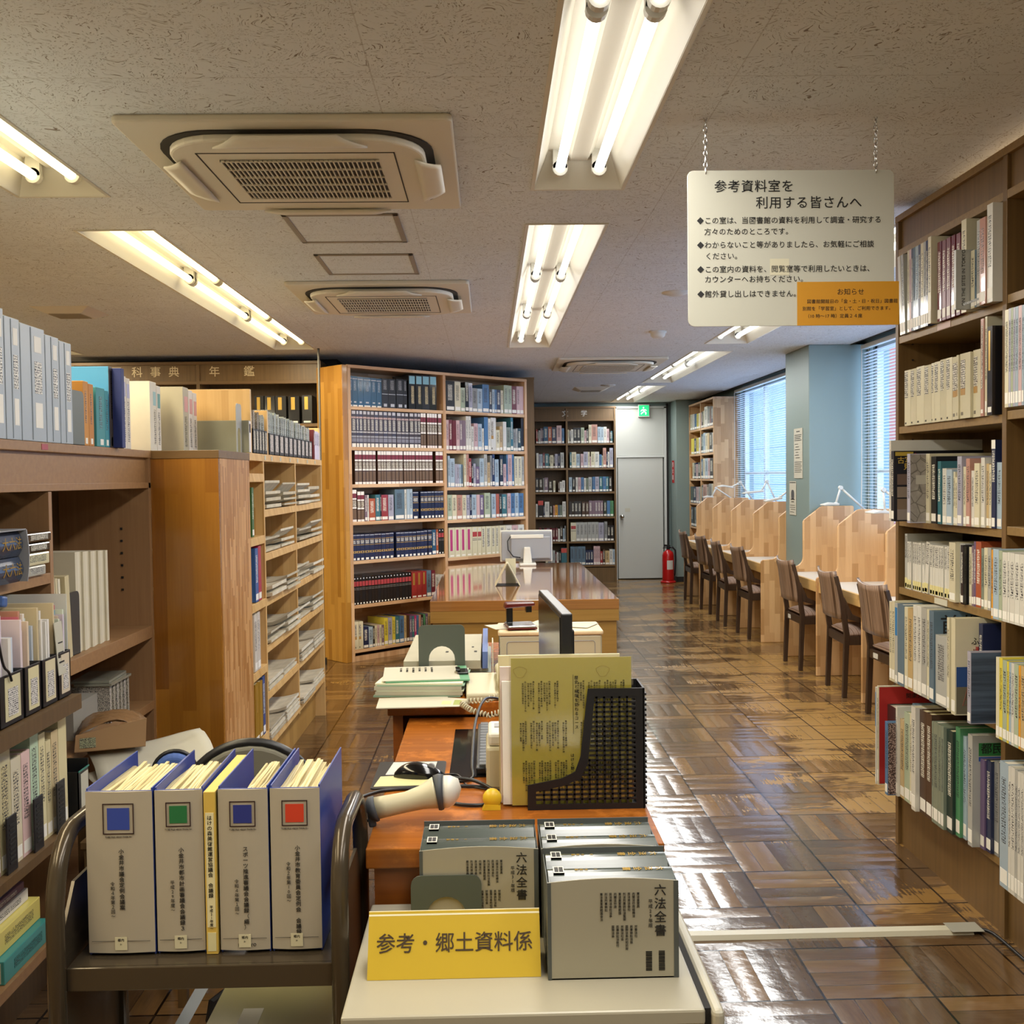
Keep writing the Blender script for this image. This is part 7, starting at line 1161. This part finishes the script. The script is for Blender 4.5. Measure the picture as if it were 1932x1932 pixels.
# chair back and blue cushion behind the cart
so = thing('swivel_chair', 'swivel chair with an arched grey back and dark rim behind the book cart', 'chair', (-.62, 2.62, 0), R(6))
obj('backrest', MB().prism(arc(0, .58, .165, 0, 180, 16) + [(-.165, .48), (.165, .48)], 'y', -.02, .01), mat('grey olive upholstery', .6, col='6a685c'), so, bevel=.008); rim_ = [(x, .0, z) for x, z in [(.172, .47)] + arc(0, .58, .172, 0, 180, 20) + [(-.172, .47)]]
obj('back_rim', MB().tube(rim_, .012, 8), M['black'], so, smooth=True)
obj('seat', MB().prism(rrect(-.18, .06, .18, .38, .06), 'z', .38, .43), bpy.data.materials['grey olive upholstery'], so, bevel=.015); obj('back_post', MB().tube([(0, .015, .56), (0, .03, .40), (0, .12, .37)], .014, 8), M['black'], so); obj('column', MB().tube([(0, .22, .05), (0, .22, .38)], .024, 10), M['black'], so)
for k in range(5):
    q = R(72 * k + 15); obj('base_leg', MB().tube([(0, .22, .07), (.19 * math.cos(q), .22 + .19 * math.sin(q), .045), (.19 * math.cos(q), .22 + .19 * math.sin(q), 0)], [.017, .013, .018], 8), M['black'], so)
bc = thing('round_cushion', 'blue rounded cushion with dark edge peeking above the binders', 'cushion', (-.885, 2.85, .4605), R(12))
obj('pad', MB().prism(arc(0, .15, .055, 0, 180, 12) + [(-.055, 0), (.055, 0)], 'y', -.02, .02), mat('blue upholstery', .7, col='3d5a9c'), bc, bevel=.012, seg=3); obj('edging', MB().tube([(x, .018, z) for x, z in [(.055, 0)] + arc(0, .15, .058, 0, 180, 14) + [(-.055, 0)]], .006, 6), M['black'], bc, smooth=True)

# ================================================================ study carrels along the windows
def partition(y, label, t=.022):
    prof = [(2.28, 0)] + [(2.28, .67)] + arc(2.305, .675, .025, 180, 90, 4) + [(2.35, .702)] + arc(2.36, .772, .07, 270, 360, 6)[1:] + [(2.43, 1.045)] + [(2.437, 1.062), (2.565, 1.162), (2.585, 1.168)] + [(2.80, 1.168)] + arc(2.815, 1.153, .015, 90, 0, 3) + [(2.83, 0)]
    pr = [(x, z) for x, z in prof]
    r = thing('carrel_partition', label, 'desk partition', (0, y, 0), group='finger-jointed carrel partitions')
    obj('board', MB().prism(pr, 'y', -t / 2, t / 2), M['carrel'], r, bevel=.006, seg=3)
    return r
GA = [5.38, 6.253, 7.132, 7.925]; GB = [8.60, 9.44, 10.30, 11.16, 12.02]
NA = ['partition hidden behind the aisle bookcase edge', 'laminated wood carrel partition partly cut by the aisle bookcase', 'laminated wood carrel partition between the two chairs nearest the aisle bookcase', 'laminated wood carrel partition standing against the near face of the pier']
for y, l in zip(GA[1:], NA[1:]): partition(y, l)
partition(GA[0], 'laminated carrel partition hidden behind the aisle bookcase')
for k, y in enumerate(GB): partition(y, ('laminated carrel end partition directly beyond the blue-grey pier, full height to the floor', 'second laminated carrel partition beyond the pier', 'third laminated carrel partition beyond the pier', 'fourth laminated carrel partition beyond the pier', 'farthest laminated carrel partition in front of the pale window bookcase')[k])
def desk_run(ys, label):
    r = thing('study_desk', label, 'desk', (0, 0, 0))
    for a, b in zip(ys, ys[1:]):
        obj('worktop', MB().box(2.315, a + .0115, .642, 2.83, b - .0115, .66), M['white'], r, bevel=.002); obj('front_edge', MB().box(2.295, a + .0115, .585, 2.315, b - .0115, .661), M['carrelh'], r, bevel=.003)
        obj('back_board', MB().box(2.70, a + .0115, .05, 2.715, b - .0115, .585), M['carrel'], r); obj('rear_board', MB().box(2.812, a + .0115, .66, 2.83, b - .0115, 1.0), M['carrel'], r)
    return r
desk_run(GA, 'long white-topped study desk on the near side of the pier'); desk_run(GB, 'long white-topped study desk on the far side of the pier')
def desk_lamp(y, pts, label, turn=0):
    r = thing('desk_lamp', label, 'desk lamp', (0, y, 0), group='white clip-on carrel lamps')
    (x0, z0), (x1, z1), (x2, z2), (x3, z3) = pts
    obj('clamp', MB().box(x3 - .02, -.02, z3 - .06, x3 + .02, .02, z3 - .01), M['plast'], r, bevel=.004)
    obj('lower_arm', MB().tube([(x3, 0, z3 - .02), (x2, 0, z2)], .008, 8), M['plast'], r, smooth=True); obj('elbow', MB().lathe([(0, -.014), (.015, -.014), (.015, .014), (0, .014)], (x2, 0, z2), 14, 'y'), M['plast'], r)
    obj('upper_arm', MB().tube([(x2, 0, z2), (x1, 0, z1)], .008, 8), M['plast'], r, smooth=True); obj('joint', MB().lathe([(0, -.011), (.012, -.011), (.012, .011), (0, .011)], (x1, 0, z1), 12, 'y'), M['plast'], r)
    hd = obj('lamp_head', MB().prism([(x1 + .01, z1 - .012), (x1 + .01, z1 + .004), (x0, z0 + .012), (x0 - .055, z0 - .002), (x0 - .055, z0 - .012), (x0, z0 - .008)], 'y', -.05 - turn, .05 + turn), M['plast'], r, bevel=.004)
    if z3 > 1.0: obj('bracket', MB().box(min(x3, 2.795) - .012, -.03, z3 - .3, min(x3, 2.795) + .012, .03, z3 - .04), M['plast'], r)
    return r
LP = [(6.70, ((2.55, 1.165), (2.60, 1.165), (2.59, 1.309), (2.70, 1.25)), 'white jointed lamp with a broad head over the carrel by the aisle bookcase', .03),
      (7.50, ((2.50, 1.196), (2.547, 1.198), (2.582, 1.315), (2.785, 1.15)), 'white jointed lamp reaching over the carrel in front of the pier', 0), (9.0, ((2.48, 1.19), (2.56, 1.215), (2.655, 1.29), (2.79, 1.15)), 'white jointed lamp in the first carrel beyond the pier', 0),
      (9.87, ((2.502, 1.245), (2.63, 1.262), (2.682, 1.352), (2.79, 1.136)), 'white jointed lamp in the second carrel beyond the pier', 0), (10.73, ((2.45, 1.303), (2.541, 1.29), (2.636, 1.339), (2.77, 1.165)), 'white jointed lamp in the third carrel beyond the pier', 0), (11.6, ((2.48, 1.175), (2.523, 1.174), (2.572, 1.27), (2.80, 1.135)), 'farthest white jointed lamp, in front of the pale window bookcase', 0)]
for y, p, l, t_ in LP: desk_lamp(y, p, l, t_)

# ---------------------------------------------------------------- chairs
stripe = mat('striped seat fabric', .8); t, ns, L, b = nodes(stripe); tc = N(t, 'ShaderNodeTexCoord'); sp = N(t, 'ShaderNodeSeparateXYZ'); L.new(tc.outputs['Object'], sp.inputs[0])
w_ = math_(t, 'SINE', math_(t, 'MULTIPLY', sp.outputs[0], 210)); L.new(ramp(t, w_, [(.2, lin('8a7060')), (.5, lin('a98d74')), (.8, lin('6f5444'))]), b.inputs['Base Color'])
zebra = mat('striped zebrano back', .3); t, ns, L, b = nodes(zebra); tc = N(t, 'ShaderNodeTexCoord'); z_ = noise(t, scaled(t, tc.outputs['Object'], 8, 75, 1.2), 1, 2); L.new(ramp(t, z_, [(.32, lin('4a3628')), (.46, lin('7d6450')), (.6, lin('9a806a')), (.7, lin('5c4534'))]), b.inputs['Base Color'])
def chair_mesh():
    r = thing('library_chair', 'x', 'chair')
    # local: back legs at x=0, seat towards +x
    for s, nm in ((-1, 'leg'), (1, 'leg')):
        y = s * .19
        obj('back_leg', MB().prism([(-.035, 0), (-.005, 0), (.012, .40), (-.02, .62), (-.06, .775), (-.085, .77), (-.05, .61), (-.022, .40)], 'y', y - .014, y + .014), M['chairwood'], r, bevel=.004)
        obj('front_leg', MB().prism([(.355, 0), (.38, 0), (.39, .40), (.355, .40)], 'y', y - .014, y + .014), M['chairwood'], r, bevel=.004)
        obj('side_rail', MB().box(0, y - .011, .335, .36, y + .011, .392), M['chairwood'], r, bevel=.003)
        obj('arm_stub', MB().prism([(-.03, .60), (.0, .50), (.10, .47), (.13, .485), (.03, .53), (-.02, .64)], 'y', y - .011, y + .011), M['chairwood'], r, bevel=.005)
    obj('back_rail', MB().box(-.018, -.176, .335, .004, .176, .388), M['chairwood'], r, bevel=.003); obj('front_rail', MB().box(.355, -.176, .34, .375, .176, .39), M['chairwood'], r, bevel=.003)
    obj('seat', MB().grid(12, 12, lambda u, v: (.005 + u * .38, (v - .5) * .40, .40 + .034 * (1 - (2 * v - 1) ** 4) * (1 - (2 * u - 1) ** 4) ** .5)), stripe, r, smooth=True, solid=.018)
    obj('backrest', MB().grid(14, 8, lambda u, v: (-.042 - .035 * v ** 1.2 + .0 - .028 * (1 - (2 * u - 1) ** 2), (u - .5) * .40, .50 + .285 * v + .02 * v * (2 * u - 1) ** 2)), zebra, r, smooth=True, solid=.014)
    return r
CH = [(2.25, 5.80, 'dark wooden chair nearest the aisle bookcase, partly hidden behind its books'), (2.262, 6.61, 'dark wooden chair with striped back, second from the aisle bookcase'), (2.25, 7.52, 'dark wooden chair with a white tag, in front of the blue-grey pier'),
      (2.242, 8.97, 'dark chair at the first carrel beyond the pier'), (2.225, 9.75, 'dark chair at the second carrel beyond the pier'), (2.255, 10.61, 'dark chair at the third carrel beyond the pier'), (2.24, 11.48, 'farthest dark chair, at the last carrel near the door')]
c0 = chair_mesh()
for k, (x, y, l) in enumerate(CH):
    o = c0 if k == 0 else copy_tree(c0)
    o.location = (x, y, 0); o.rotation_euler = (0, 0, R((2, -3, 0, 1, -2, 2, -1)[k])); tag(o, l, 'chair', 'dark library chairs at the study carrels')
for o in [bpy.data.objects[n] for n in ('library_chair', 'library_chair.002')]:
    obj('name_tag', MB().box(-.0205, .05, .345, -.019, .115, .375), M['plast'], o, label='white tag on the back rail')

# ---------------------------------------------------------------- fire extinguisher, cable cover
fe = thing('fire_extinguisher', 'red fire extinguisher standing on the floor beside the grey door', 'fire extinguisher', (2.36, 13.55, 0))
obj('base_ring', MB().lathe([(0, 0), (.10, 0), (.105, .01), (.09, .03), (.078, .03)], (0, 0, 0), 24), M['red'], fe, smooth=True); obj('cylinder', MB().lathe([(.0, .02), (.077, .02), (.078, .05), (.078, .36), (.065, .405), (.03, .43), (.02, .44), (0, .44)], (0, 0, 0), 24), M['red'], fe, smooth=True)
obj('label_panel', MB().grid(8, 1, lambda u, v: (.0795 * math.sin((u - .5) * 1.1 + .2), -.0795 * math.cos((u - .5) * 1.1 + .2), .18 + .12 * v)), M['plast'], fe); obj('valve', MB().lathe([(0, .44), (.022, .44), (.022, .475), (.012, .48), (0, .48)], (0, 0, 0), 14), M['black'], fe)
obj('lever', MB().prism([(-.06, .475), (.03, .485), (.03, .497), (-.05, .51)], 'y', -.012, .012).prism([(-.07, .455), (.02, .462), (.02, .472), (-.06, .468)], 'y', -.012, .012), M['black'], fe); obj('hose', MB().tube([(.02, 0, .465), (.06, .0, .47), (.095, 0, .43), (.1, 0, .3), (.09, 0, .12), (.085, 0, .09)], .012, 8), M['black'], fe, smooth=True)
cc = thing('cable_cover', 'ivory floor cable cover crossing the aisle to the aisle bookcase', 'cable cover', (0, 0, 0))
obj('duct', MB().prism([(3.076, 0), (3.131, 0), (3.120, .012), (3.087, .012)], 'x', .34, 1.47), mat('ivory duct', .35, col='c4bda4'), cc, loc=(0, 0, .0005)); 
obj('end_tape', MB().box(1.40, 3.07, .0126, 1.50, 3.137, .0132), mat('grey tape', .5, col='9c998a'), cc)
cable('floor_cable', [(1.47, 3.10, .006), (1.50, 3.10, .007), (1.525, 3.06, .007), (1.53, 2.9, .007), (1.53, 2.6, .007)], .005, 'dark cable leaving the floor cover along the aisle bookcase plinth')
